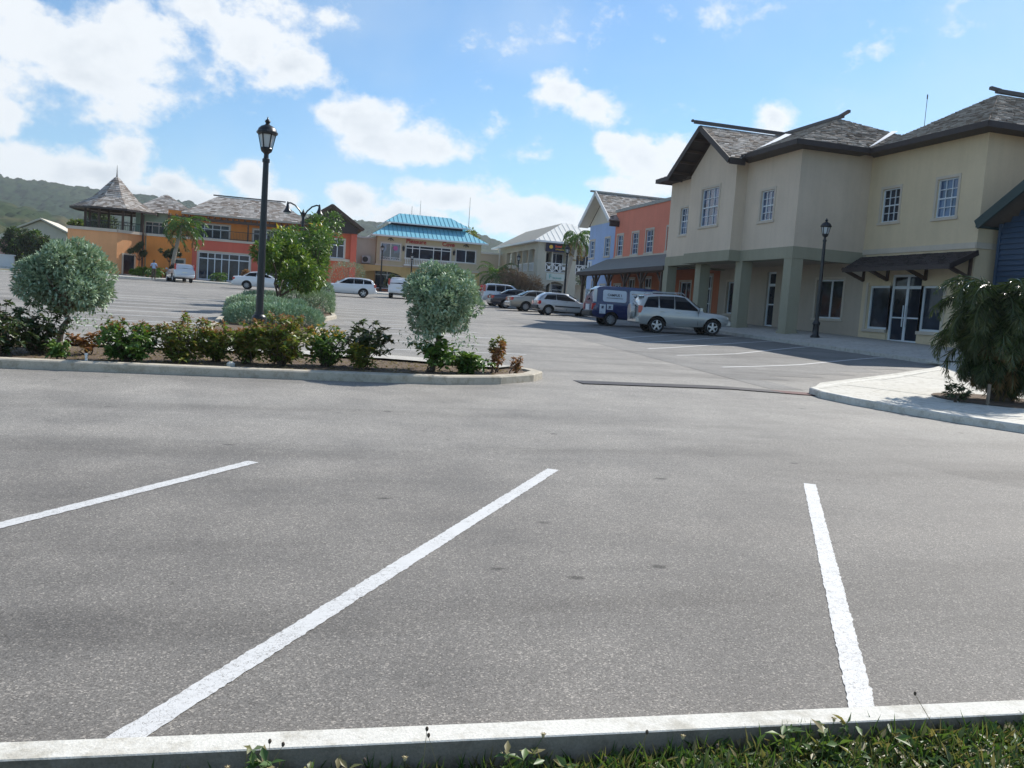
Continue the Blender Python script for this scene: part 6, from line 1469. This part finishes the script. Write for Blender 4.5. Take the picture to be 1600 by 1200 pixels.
def leafy_tree(name, label, x, y, H, rx, rzv, cz, mats, n, leaf, lean=(0, 0), cat='tree', trunk_r=.08, group=None, lob=16, bark='bark_dark', multi=3, z0=None):
    z = gz(x, y)+.05 if z0 is None else z0
    root = thing(name, label, cat, (x, y, z), 0, group); m = MB(); c0 = np.array([lean[0], lean[1], cz])
    lobes = []
    for i in range(lob):
        d = RNG.normal(0, 1, 3); d /= np.linalg.norm(d); lobes.append((c0+d*np.array([rx, rx, rzv])*RNG.uniform(.40, .86), min(rx, rzv)*RNG.uniform(.24, .46)))
    fork = Vector((lean[0]*.3, lean[1]*.3, max(.2, (cz-rzv)*.75)))
    branchy(m, (0, 0, -.1), fork, trunk_r, 5, .03, trunk_r*.8)
    for l in lobes[:max(6, multi*3)]: branchy(m, fork, tuple(l[0]), trunk_r*.5, 6, .06, .008)
    m.build('trunk', bark, root, True)
    for i, mt in enumerate(mats):
        k = n if i == 0 else n//4
        P, D = clump_points(lobes if i == 0 else [lobes[j] for j in RNG.choice(lob, max(2, lob//3), False)], k, .45 if i == 0 else .9)
        D = unit(D*.7+RNG.normal(0, .6, D.shape)+np.array([0, 0, -.05])); L = leaf*RNG.uniform(.6, 1.2, k)
        put('crown' if i == 0 else 'young_leaves', leaf_mesh('crown', mt, P, D, L, L*.42, .15), root)
    return root
leafy_tree('broadleaf_tree', 'light green bushy tree just right of the foreground lamp post in the median', -.02, 33.2, 2.9, 1.45, 1.0, 1.8, ['citrus_leaf', 'green_leaf'], 4000, .19, (.35, .1), group='green trees in the median')
leafy_tree('broadleaf_tree', 'taller dark green tree in the median under the twin arm lamp', 1.15, 39.5, 4.2, 1.65, 1.55, 2.4, ['green_leaf', 'citrus_leaf'], 5200, .21, (.1, 0), group='green trees in the median')
leafy_tree('broadleaf_tree', 'slender green tree behind, crossing the dark gable', 2.2, 45.0, 5.5, 1.0, 1.3, 3.6, ['green_leaf'], 2000, .22, (0, 0), group='green trees in the median')
def blade_plant(label, x, y, z, top, n, L, mat, group=None, name='croton', cat='plant', w=.09, up=.9):
    root = thing(name, label, cat, (x, y, z), 0, group); m = MB(); branchy(m, (0, 0, -.1), (0, 0, top), .05, 5, .03); m.build('trunk', 'bark', root)
    P = np.tile(np.array([0, 0, top]), (n, 1))+RNG.normal(0, .12, (n, 3)); a = RNG.uniform(0, 6.28, n); e = RNG.uniform(up-.7, up+.4, n)
    D = np.stack([np.cos(a)*np.cos(e), np.sin(a)*np.cos(e), np.sin(e)], 1); LL = L*RNG.uniform(.6, 1.1, n)
    put('leaves', leaf_mesh('leaves', mat, P, D, LL, w, .1), root); return root
blade_plant('yellow leaved plant rising left in the median trees', .25, 42.0, gz(.2, 42), 3.3, 13, .55, 'yellow_leaf', w=.12)
blade_plant('greenish yellow leaved plant at the top of the median trees', 2.0, 44.0, gz(.9, 44), 3.7, 12, .6, 'orange_leaf', w=.12)

def frond(m_leaf, root_p, az_, el_, L, droop, nl, ll, lw, sway=Vector((0, 0, 0)), rach=None, hang=.5, mess=.12):
    """arching rib with paired leaflets"""
    p = Vector(root_p); pts = [p.copy()]; k = 12; e = el_
    for i in range(k):
        e -= droop/k*(1+i*.10); d = Vector((math.cos(az_)*math.cos(e), math.sin(az_)*math.cos(e), math.sin(e)))+sway*(i/k); d.normalize()
        p = p+d*L/k; pts.append(p.copy())
    if rach is not None: rach.tube(pts, [.018*L/1.6*(1-.85*i/k)+.003 for i in range(k+1)], 4, cap=False)
    P, D, LL = m_leaf
    for i in range(nl):
        t = .14+.86*i/nl; j = min(k-1, int(t*k)); q = pts[j].lerp(pts[j+1], t*k-j); d = (pts[j+1]-pts[j]).normalized()
        side = d.cross(Vector((0, 0, 1))).normalized(); l = ll*(math.sin(math.pi*min(1, t*.85+.12))*.85+.15)
        for s in (-1, 1):
            v = (d*.55+side*s*.85+Vector((0, 0, -hang+random.gauss(0, .15)))+sway*.6+Vector((random.gauss(0, mess), random.gauss(0, mess), random.gauss(0, mess)))).normalized()
            P.append(tuple(q)); D.append(tuple(v)); LL.append(l*random.uniform(.85, 1.1))
def palm(name, label, x, y, z, th, lean, nf, L, mat, ll, lw, nl=34, droop=1.5, sway=Vector((0, 0, 0)), trunk_r=.16, dry=0, group=None, hang=.5, el_rng=(-.3, 1.35), bark='palm_bark', mess=.12):
    root = thing(name, label, 'palm tree', (x, y, z), 0, group); m = MB(); top = Vector((lean[0], lean[1], th))
    n = 14; pts = [Vector((lean[0]*(i/n)**1.6, lean[1]*(i/n)**1.6, th*i/n-.1*(i == 0))) for i in range(n+1)]
    m.tube(pts, [trunk_r*(1.35 if i == 0 else 1-.35*i/n)*(1+.07*(i % 2)) for i in range(n+1)], 9); m.build('trunk', bark, root, True)
    rib = MB(); A_ = ([], [], []); B_ = ([], [], [])
    for i in range(nf):
        a = 2.399*i+random.uniform(-.2, .2); t = i/max(1, nf-1); e = el_rng[1]+(el_rng[0]-el_rng[1])*t
        frond(B_ if t > 1-dry else A_, top+Vector((0, 0, -.1*t)), a, e, L*random.uniform(.8, 1.08), droop*random.uniform(.8, 1.15), nl, ll, lw, sway, rib, hang, mess)
    rib.build('frond_ribs', mat, root)
    for nm, Q, mt in (('fronds', A_, mat), ('dry_fronds', B_, 'palm_dry')):
        if Q[0]: put(nm, leaf_mesh(nm, mt, np.array(Q[0]), np.array(Q[1]), np.array(Q[2]), lw, .12), root)
    return root
# palm in the apron pit, right edge
random.seed(21)
palm('low_palm', 'dense low palm with drooping fronds in the pit at the right edge', 13.35, 13.25, apz(13.3, 13.2), 1.82, (-.28, .05), 84, 1.40, 'palm_leaf', .36, .010, 64, 1.5, trunk_r=.13, dry=.16, hang=.6, el_rng=(-.9, 1.3), bark='bark_dark', mess=.34)
for i, (dx, dy, h_) in enumerate(((.25, -.15, .75), (-.30, .1, .65), (.15, .3, .95))):
    m = MB(); branchy(m, (13.35+dx*.5, 13.25+dy*.5, apz(13.3, 13.2)), (13.3+dx*1.4, 13.25+dy*1.4, apz(13.3, 13.2)+h_+.3), .06, 6, .03, .05)
    o = m.build('side_stem', 'bark_dark'); r_ = [q for q in bpy.data.objects if q.name == 'low_palm'][0]; o.parent = r_; o.location = -r_.location
P_ = ([], [], []); rib = MB()
for i in range(84):
    a = random.uniform(0, 6.28); q = random.choice([(.35, -.2, .95), (-.58, .05, 1.1), (-.45, -.18, 1.4), (.2, .42, 1.35), (-.1, -.3, 1.2)])
    frond(P_, q, a, random.uniform(-.3, 1.1), random.uniform(.8, 1.2), 1.6, 54, .30, .010, Vector(), rib, .7, .34)
for i in range(46):
    a = random.uniform(0, 6.28); q = random.choice([(-.42, .0, .72), (-.25, -.2, .55), (.1, -.22, .62), (.3, -.1, .7)])
    frond(P_, q, a, random.uniform(-.2, .9), random.uniform(.55, .85), 1.8, 44, .28, .010, Vector(), rib, .8, .34)
Q_ = ([], [], [])
for i in range(26):
    a = random.uniform(0, 6.28); frond(Q_, random.choice([(-.2, .0, 1.25), (-.1, -.05, .9), (-.3, 0, .8)]), a, random.uniform(-1.0, -.3), random.uniform(.6, .95), .8, 36, .24, .010, Vector(), rib, .8, .34)
put('dry_fronds', leaf_mesh('dry_fronds', 'palm_dry', np.array(Q_[0]), np.array(Q_[1]), np.array(Q_[2]), .010, .12), r_)
o = rib.build('frond_ribs', 'palm_leaf', r_); put('fronds', leaf_mesh('fronds', 'palm_leaf', np.array(P_[0]), np.array(P_[1]), np.array(P_[2]), .010, .12), r_)
for (x, y, lb, h_) in ((12.35, 13.3, 'tiny leafy sprig in the palm pit left of the trunk', .42), (12.0, 12.9, 'small dark seedling at the left rim of the palm pit', .3)):
    shrub('seedling', lb, x, y, .5, h_, 'dark_leaf', 26, .08, group='seedlings in the palm pit', dz=.13)
m = MB(); m.box(12.33, 12.37, 12.55, 12.59, apz(12.3, 12.5), apz(12.3, 12.5)+.38); tag(m.build('wooden_stake', 'bark'), 'short pale stake standing at the foot of the low palm', 'stake')

random.seed(5)
wind = Vector((.55, -.1, .05))
palm('coconut_palm', 'windblown palm with grey trunk before the orange building', -8.9, 81.5, gz(-8.9, 81.5), 4.9, (.75, .3), 20, 2.9, 'palm_lush', .70, .07, 30, 1.5, wind, .20, .12, hang=.45)
palm('coconut_palm', 'palm with yellowing fronds beside the end of the grey porch roof', 25.0, 74.5, gz(25, 74.5), 6.3, (1.0, .2), 16, 2.6, 'palm_lush', .62, .07, 28, 1.7, Vector((.45, 0, -.1)), .22, .22, hang=.6)
palm('bushy_palm', 'yellow green bushy palm beside the teal roofed building', 21.6, 86.0, gz(21, 86), 2.6, (0, 0), 20, 2.9, 'palm_lush', .6, .07, 26, 1.2, Vector((.2, 0, .1)), .2, .1, hang=.3)
for (x, y, lb) in ((-10.9, 86.5, 'short fan leaved palm left of the coconut palm, before the orange wall'), (-5.3, 86.8, 'low green cycad before the orange wall behind the silver estate car')):
    palm('short_palm', lb, x, y, gz(x, y)+.12, .5, (0, 0), 16, 1.25, 'palm_lush', .35, .05, 22, 1.5, trunk_r=.16, hang=.3)
# brown dying bush
root = thing('dry_bush', 'large brown dried bush at the corner of the khaki arcade building', 'bush', (23.2, 82.5, gz(23, 82.5)+.1)); m = MB()
for i in range(16): t = random.uniform(0, 6.28); branchy(m, (0, 0, 0), (math.cos(t)*random.uniform(.5, 2), math.sin(t)*1.2, random.uniform(1.8, 3.1)), .035, 6, .12, .008)
m.build('stems', 'brown_twig', root)
lob = [(np.array([random.uniform(-1.7, 1.7), random.uniform(-.8, .8), random.uniform(1.0, 2.7)]), random.uniform(.35, .65)) for i in range(16)]
P, D = clump_points(lob, 2600, .25); D = unit(D+RNG.normal(0, .8, D.shape)+np.array([.5, 0, -.2])); L = RNG.uniform(.25, .6, len(P)); put('twigs', leaf_mesh('twigs', 'brown_twig', P, D, L, .035, .1), root)

# planting at the foot of the far buildings
FG = 'planting along the far buildings'
for (x, y, rx, rz_, cz, mt, lb) in ((-12.6, 89.3, .95, .5, .55, 'lime_leaf', 'bright lime shrub at the foot of the pavilion corner'), (-11.2, 88.6, .8, .45, .5, 'green_leaf', 'green shrub next to the lime shrub by the pavilion'), (-9.6, 87.5, .8, .5, .5, 'rust_leaf', 'rusty brown shrub under the coconut palm'), (-12.7, 89.9, 1.1, .6, 2.6, 'dark_leaf', 'dark tree tuft before the pavilion window'), (-9.9, 88.9, 1.2, .45, 2.5, 'dark_leaf', 'flat dark tree before the orange wall left of the palm trunk'), (-2.4, 80.6, .6, .8, .85, 'rust_leaf', 'brownish shrub at the tail of the white saloon'), (3.2, 86.5, 1.5, 1.0, 2.6, 'green_leaf', 'green tree before the red shop front'), (22.4, 83.0, 1.3, .9, 1.1, 'dark_leaf', 'dark shrub below the brown dried bush'), (11.4, 90, .7, .8, 1.3, 'dark_leaf', 'dark potted shrub before the arched shop front'), (28.6, 77.5, 1.5, 1.6, 2.6, 'dark_leaf', 'dark tree between the blue gable shop and the arcade')):
    leafy_tree('shrub', lb, x, y, 1, rx, rz_, cz, [mt], 2200, .2, cat='shrub', trunk_r=.05, group=FG, lob=10)
# yellow flowering strip and verge at far left
for (x, y, lb) in ((-31, 91.3, 'yellow flowering low bush before the white boundary wall, inner one'), (-36, 91.2, 'yellow flowering low bush before the white boundary wall, outer one'), (-27.5, 91.2, 'red leaved low bush before the white boundary wall')):
    leafy_tree('flower_bush', lb, x, y, 1, 2.2, .4, .5, ['yellow_leaf' if 'yellow' in lb else 'rust_leaf'], 1500, .22, cat='bush', trunk_r=.03, group='low flowering bushes by the boundary wall', lob=10)
TL = [(-46, 118, 3.2, 2.3, 3.0), (-41, 114, 2.8, 2.0, 2.6), (-37.6, 119, 2.3, 1.8, 2.8), (-34.0, 116, 1.9, 1.6, 2.5), (-31.2, 121, 1.8, 1.9, 3.1), (-28.6, 118, 1.7, 1.8, 3.0), (-26, 112, 1.5, 1.4, 2.2), (-24.6, 124, 1.3, 1.4, 5.2), (-52, 130, 4, 3, 4.0)]
LB = ['dark leafy tree at the far left edge', 'broad dark green tree second from the far left', 'dark tree in front of the white house left end', 'bushy tree hiding the white house wall', 'taller tree before the white house gable', 'dark tree by the right end of the white house', 'low bush at the white house corner by the pavilion', 'yellowish tree rising behind the white house roof', 'dark tree behind the pink house']
for (x, y, rx, rz_, cz), lb in zip(TL, LB):
    leafy_tree('leafy_tree', lb, x, y, 1, rx, rz_, cz, ['dark_leaf' if 'yellowish' not in lb else 'mixed_leaf', 'green_leaf'], 3200, .42, trunk_r=.16, group='trees round the white house', lob=14)
leafy_tree('broadleaf_tree', 'dark tree seen through the open sides of the pavilion', -19.5, 107, 1, 2.2, 2.0, 5.2, ['dark_leaf'], 2600, .4, trunk_r=.15)
leafy_tree('broadleaf_tree', 'yellow green tree top showing behind the teal roof end', 23.5, 112, 1, 1.8, 1.6, 7.2, ['mixed_leaf'], 1500, .4, trunk_r=.15)

# ------------------------------------------------------------------ the standing person
def person(label, loc, rz):
    root = thing('person', label, 'person', loc, rz)
    V = {}; E = []; vs_, rs = [], []
    def j(k, p, r): V[k] = len(vs_); vs_.append(p); rs.append(r)
    j('pel', (0, 0, .95), (.155, .11)); j('waist', (0, 0, 1.12), (.14, .10)); j('chest', (0, .01, 1.33), (.165, .115)); j('neck0', (0, .01, 1.47), (.075, .065)); j('neck', (0, .02, 1.53), (.055, .055)); j('head', (0, .035, 1.62), (.085, .10)); j('crown', (0, .03, 1.74), (.065, .075))
    E += [('pel', 'waist'), ('waist', 'chest'), ('chest', 'neck0'), ('neck0', 'neck'), ('neck', 'head'), ('head', 'crown')]
    for s, n in ((1, 'l'), (-1, 'r')):
        j('hip'+n, (s*.095, 0, .88), (.095, .10)); j('kn'+n, (s*.115, .03*s, .49), (.062, .065)); j('an'+n, (s*.12, -.02+.03*s, .10), (.043, .045)); j('to'+n, (s*.135, .14+.03*s, .04), (.04, .03))
        j('sh'+n, (s*.19, 0, 1.41), (.062, .06)); j('el'+n, (s*.25, .0, 1.13), (.044, .044)); j('wr'+n, (s*.20, .16, 1.02), (.03, .03)); j('pa'+n, (s*.175, .235, 1.0), (.036, .022))
        E += [('pel', 'hip'+n), ('hip'+n, 'kn'+n), ('kn'+n, 'an'+n), ('an'+n, 'to'+n), ('chest', 'sh'+n), ('sh'+n, 'el'+n), ('el'+n, 'wr'+n), ('wr'+n, 'pa'+n)]
        for q in range(4): f0 = 'f%d' % q+n; j(f0, (s*(.150+.017*q), .275, .99), (.0095, .0095)); j(f0+'b', (s*(.150+.016*q), .31-.006*abs(q-1), .965), (.0085, .0085)); E += [('pa'+n, f0), (f0, f0+'b')]
        j('th'+n, (s*.135, .225, 1.02), (.011, .011)); j('thb'+n, (s*.115, .255, 1.015), (.009, .009)); E += [('pa'+n, 'th'+n), ('th'+n, 'thb'+n)]
    me = bpy.data.meshes.new('body'); me.from_pydata(vs_, [(V[a], V[b]) for a, b in E], [])
    o = bpy.data.objects.new('tmp', me); COL.objects.link(o)
    o.modifiers.new('s', 'SKIN'); ly = me.skin_vertices[0] if me.skin_vertices else None
    for i, r in enumerate(rs): ly.data[i].radius = r
    ly.data[V['pel']].use_root = True
    o.modifiers.new('u', 'SUBSURF').levels = 1
    bpy.context.view_layer.update()
    body = bpy.data.meshes.new_from_object(o.evaluated_get(bpy.context.evaluated_depsgraph_get())); bpy.data.objects.remove(o)
    for mt in ('skin', 'shirt', 'trouser', 'shoe', 'hair'): body.materials.append(M[mt])
    for p in body.polygons:
        c = p.center; p.use_smooth = True
        arm = abs(c.x) > .165 and c.z < 1.22 and c.z > .9
        p.material_index = 4 if c.z > 1.655 or (c.z > 1.60 and c.y < -.0) else 0 if c.z > 1.475 or (arm and (c.z < 1.20)) or c.y > .16 and c.z > .8 else 1 if c.z > .97 else 3 if c.z < .09 else 2
    put('body', body, root)
    m = MB()
    for s in (-1, 1):
        m.lathe((s*.035, .125, 1.645), [(.002, -.012), (.013, 0), (.002, .012)], 6, 'y'); m.lathe((s*.092, .03, 1.63), [(.005, -.03), (.022, 0), (.005, .03)], 6)
    m.add([(-.014, .13, 1.60), (.014, .13, 1.60), (0, .158, 1.605), (0, .13, 1.65)], [(0, 1, 2), (1, 3, 2), (0, 2, 3)]); m.box(-.028, .028, .122, .134, 1.572, 1.58); put('face_details', m.mesh('face_details', 'skin'), root)
    return root
person('person in pale blue shirt and brown trousers standing before the orange wall', (-10.15, 80.2, gz(-10.1, 80.2)+.01), R(195))

# ------------------------------------------------------------------ foreground verge
def turf(name, mat, n, fx, dens, L, w, up):
    X = RNG.uniform(-3.2, 5.4, n); Y = 2.71-.055*X - RNG.uniform(0, 1, n)**1.2*.75
    nz = np.sin(X*2.3+.6)*.5+np.sin(X*5.1+Y*3)*.35+np.sin(Y*9+X)*.25
    k = fx(X, Y, nz); X, Y = X[k], Y[k]
    Z = np.array([lawn_z(a, b) for a, b in zip(X, Y)])-.01; a = RNG.uniform(0, 6.28, len(X)); e = RNG.uniform(*up, len(X))
    D = np.stack([np.cos(a)*np.cos(e), np.sin(a)*np.cos(e), np.sin(e)], 1); LL = L*RNG.uniform(.5, 1.25, len(X))
    P = np.stack([X, Y, Z+RNG.uniform(0, .06, len(X))*(mat == 'grass')*(.35+S_(np.clip((X-.8)/1.2, 0, 1)))], 1)
    return stuff(put(name, leaf_mesh(name, mat, P, D, LL, LL*w, .12)))
RNG2 = np.random.default_rng(3)
def lush(X, Y, nz):
    edge = 2.78-.055*X-Y
    return RNG2.random(len(X)) < np.clip(.25+.55*S_(np.clip((X-.6)/1.2, 0, 1))+.35*nz+.25*np.clip(edge-.25, 0, 1), .03, 1)
def S_(t): return t*t*(3-2*t)
turf('grass', 'grass', 52000, lush, 1, .055, .34, (-.1, 1.2))
turf('thin_grass', 'grass', 26000, lambda X, Y, nz: RNG2.random(len(X)) < .6, 1, .085, .05, (.5, 1.5))
turf('dry_thatch', 'dry_grass', 16000, lambda X, Y, nz: RNG2.random(len(X)) < .7, 1, .06, .10, (-.1, .6))
# taller leafy weeds against the kerb, and flower stalks
WP = [(.02, .9), (.22, .7), (.42, .5), (.85, .75), (1.02, .5), (1.85, 1.0), (2.0, .9), (2.2, .8), (2.45, .6), (2.8, .5), (-.35, .3), (1.45, .4)]
wl_ = ['leafy weed clump against the kerb, nearest the long diagonal line', 'leafy weed clump right beside the first clump on the grass edge', 'small weed tuft on the bare earth by the kerb', 'weed clump spilling over the kerb in the middle of the grass edge', 'low weed tuft just right of the middle clump', 'broad weed clump growing up the kerb under the right stall line', 'dense weed clump beside the broad one under the right stall line', 'weed clump just right of the right stall line end', 'low weed tuft in the grass toward the right', 'small weed tuft near the right corner of the grass', 'thin weed at the left bare part of the grass edge', 'sparse weed tuft between middle and right clumps']
for (x, s), lb in zip(WP, wl_):
    y = 2.62-.055*x; root = thing('weed_clump', lb, 'weed', (x, y, gz(x, y)-.04), 0, 'weeds growing against the near kerb'); n = int(60*s)+14
    m = MB(); T = []
    for i in range(int(7*s)+3):
        t = RNG.uniform(0, 6.28); e = Vector((math.cos(t)*.09*s, math.sin(t)*.05*s, RNG.uniform(.08, .21)*s+.03)); pts = branchy(m, (RNG.normal(0, .03), RNG.normal(0, .015), 0), e, .0025, 4, .006, .0012); T += [tuple(p) for p in pts[1:]]
    m.build('stems', 'grass', root); T = np.array(T)[RNG.integers(0, len(T), n)]
    a = RNG.uniform(0, 6.28, n); e = RNG.uniform(-.3, .8, n); D = np.stack([np.cos(a)*np.cos(e), np.sin(a)*np.cos(e), np.sin(e)], 1); L = RNG.uniform(.03, .065, n); put('leaves', leaf_mesh('leaves', 'grass', T, D, L, L*.42, .15), root)
stalk0 = None
SX = [-.82, -.62, -.30, -.18, -.07, .03, .10, .24, .33, .40, .49, .60, .72, .93, 1.12, 1.30, 1.42, 1.50, 1.56, 1.68, 1.80, 1.88, 1.97, 2.04, 2.20, 2.33, 2.48, 2.60, 2.72, 2.84, 3.0]
for i, x in enumerate(SX):
    y = 2.60-.055*x-RNG.uniform(0, .12); hgt = RNG.uniform(.14, .31); lx_, ly_ = RNG.normal(.02, .08), RNG.normal(0, .05)
    root = thing('flower_stalk', 'thin wiry weed stalk with a small dry flower head rising above the near kerb', 'weed', (x, y, gz(x, y)-.04), 0, 'wiry flower stalks along the near kerb')
    m = MB(); m.tube([(0, 0, 0), (lx_*.4, ly_*.4, hgt*.5), (lx_, ly_, hgt)], [.0016, .0013, .001], 4); m.build('stem', 'dry_grass' if i % 3 else 'grass', root)
    m = MB(); m.lathe((lx_, ly_, hgt), [(.0015, -.004), (.005, .001), (.0055, .006), (.003, .011)], 7); m.build('flower_head', 'bark_dark' if i % 3 else 'straw', root)
    if i % 3 == 0:
        P = np.tile(np.array([lx_, ly_, hgt+.007]), (7, 1)); a = np.arange(7)*.9; D = np.stack([np.cos(a)*.9, np.sin(a)*.9, np.full(7, .35)], 1); put('petals', leaf_mesh('petals', 'dry_grass', P, unit(D), np.full(7, .012), np.full(7, .006), .1), root)

# ------------------------------------------------------------------ sea air
hm, nt, b = newmat('haze_air'); nt.nodes.remove(b)
pv = N(nt, 'ShaderNodeVolumePrincipled'); pv.inputs['Color'].default_value = (.86, .92, 1, 1); pv.inputs['Density'].default_value = .00019; pv.inputs['Anisotropy'].default_value = .2
nt.links.new(pv.outputs[0], nt.nodes['Material Output'].inputs['Volume'])
M['haze_air'] = hm
m = MB(); m.box(-2520, 2520, -310, 3010, -6.5, 190); hz_ = m.build('haze', 'haze_air'); stuff(hz_)
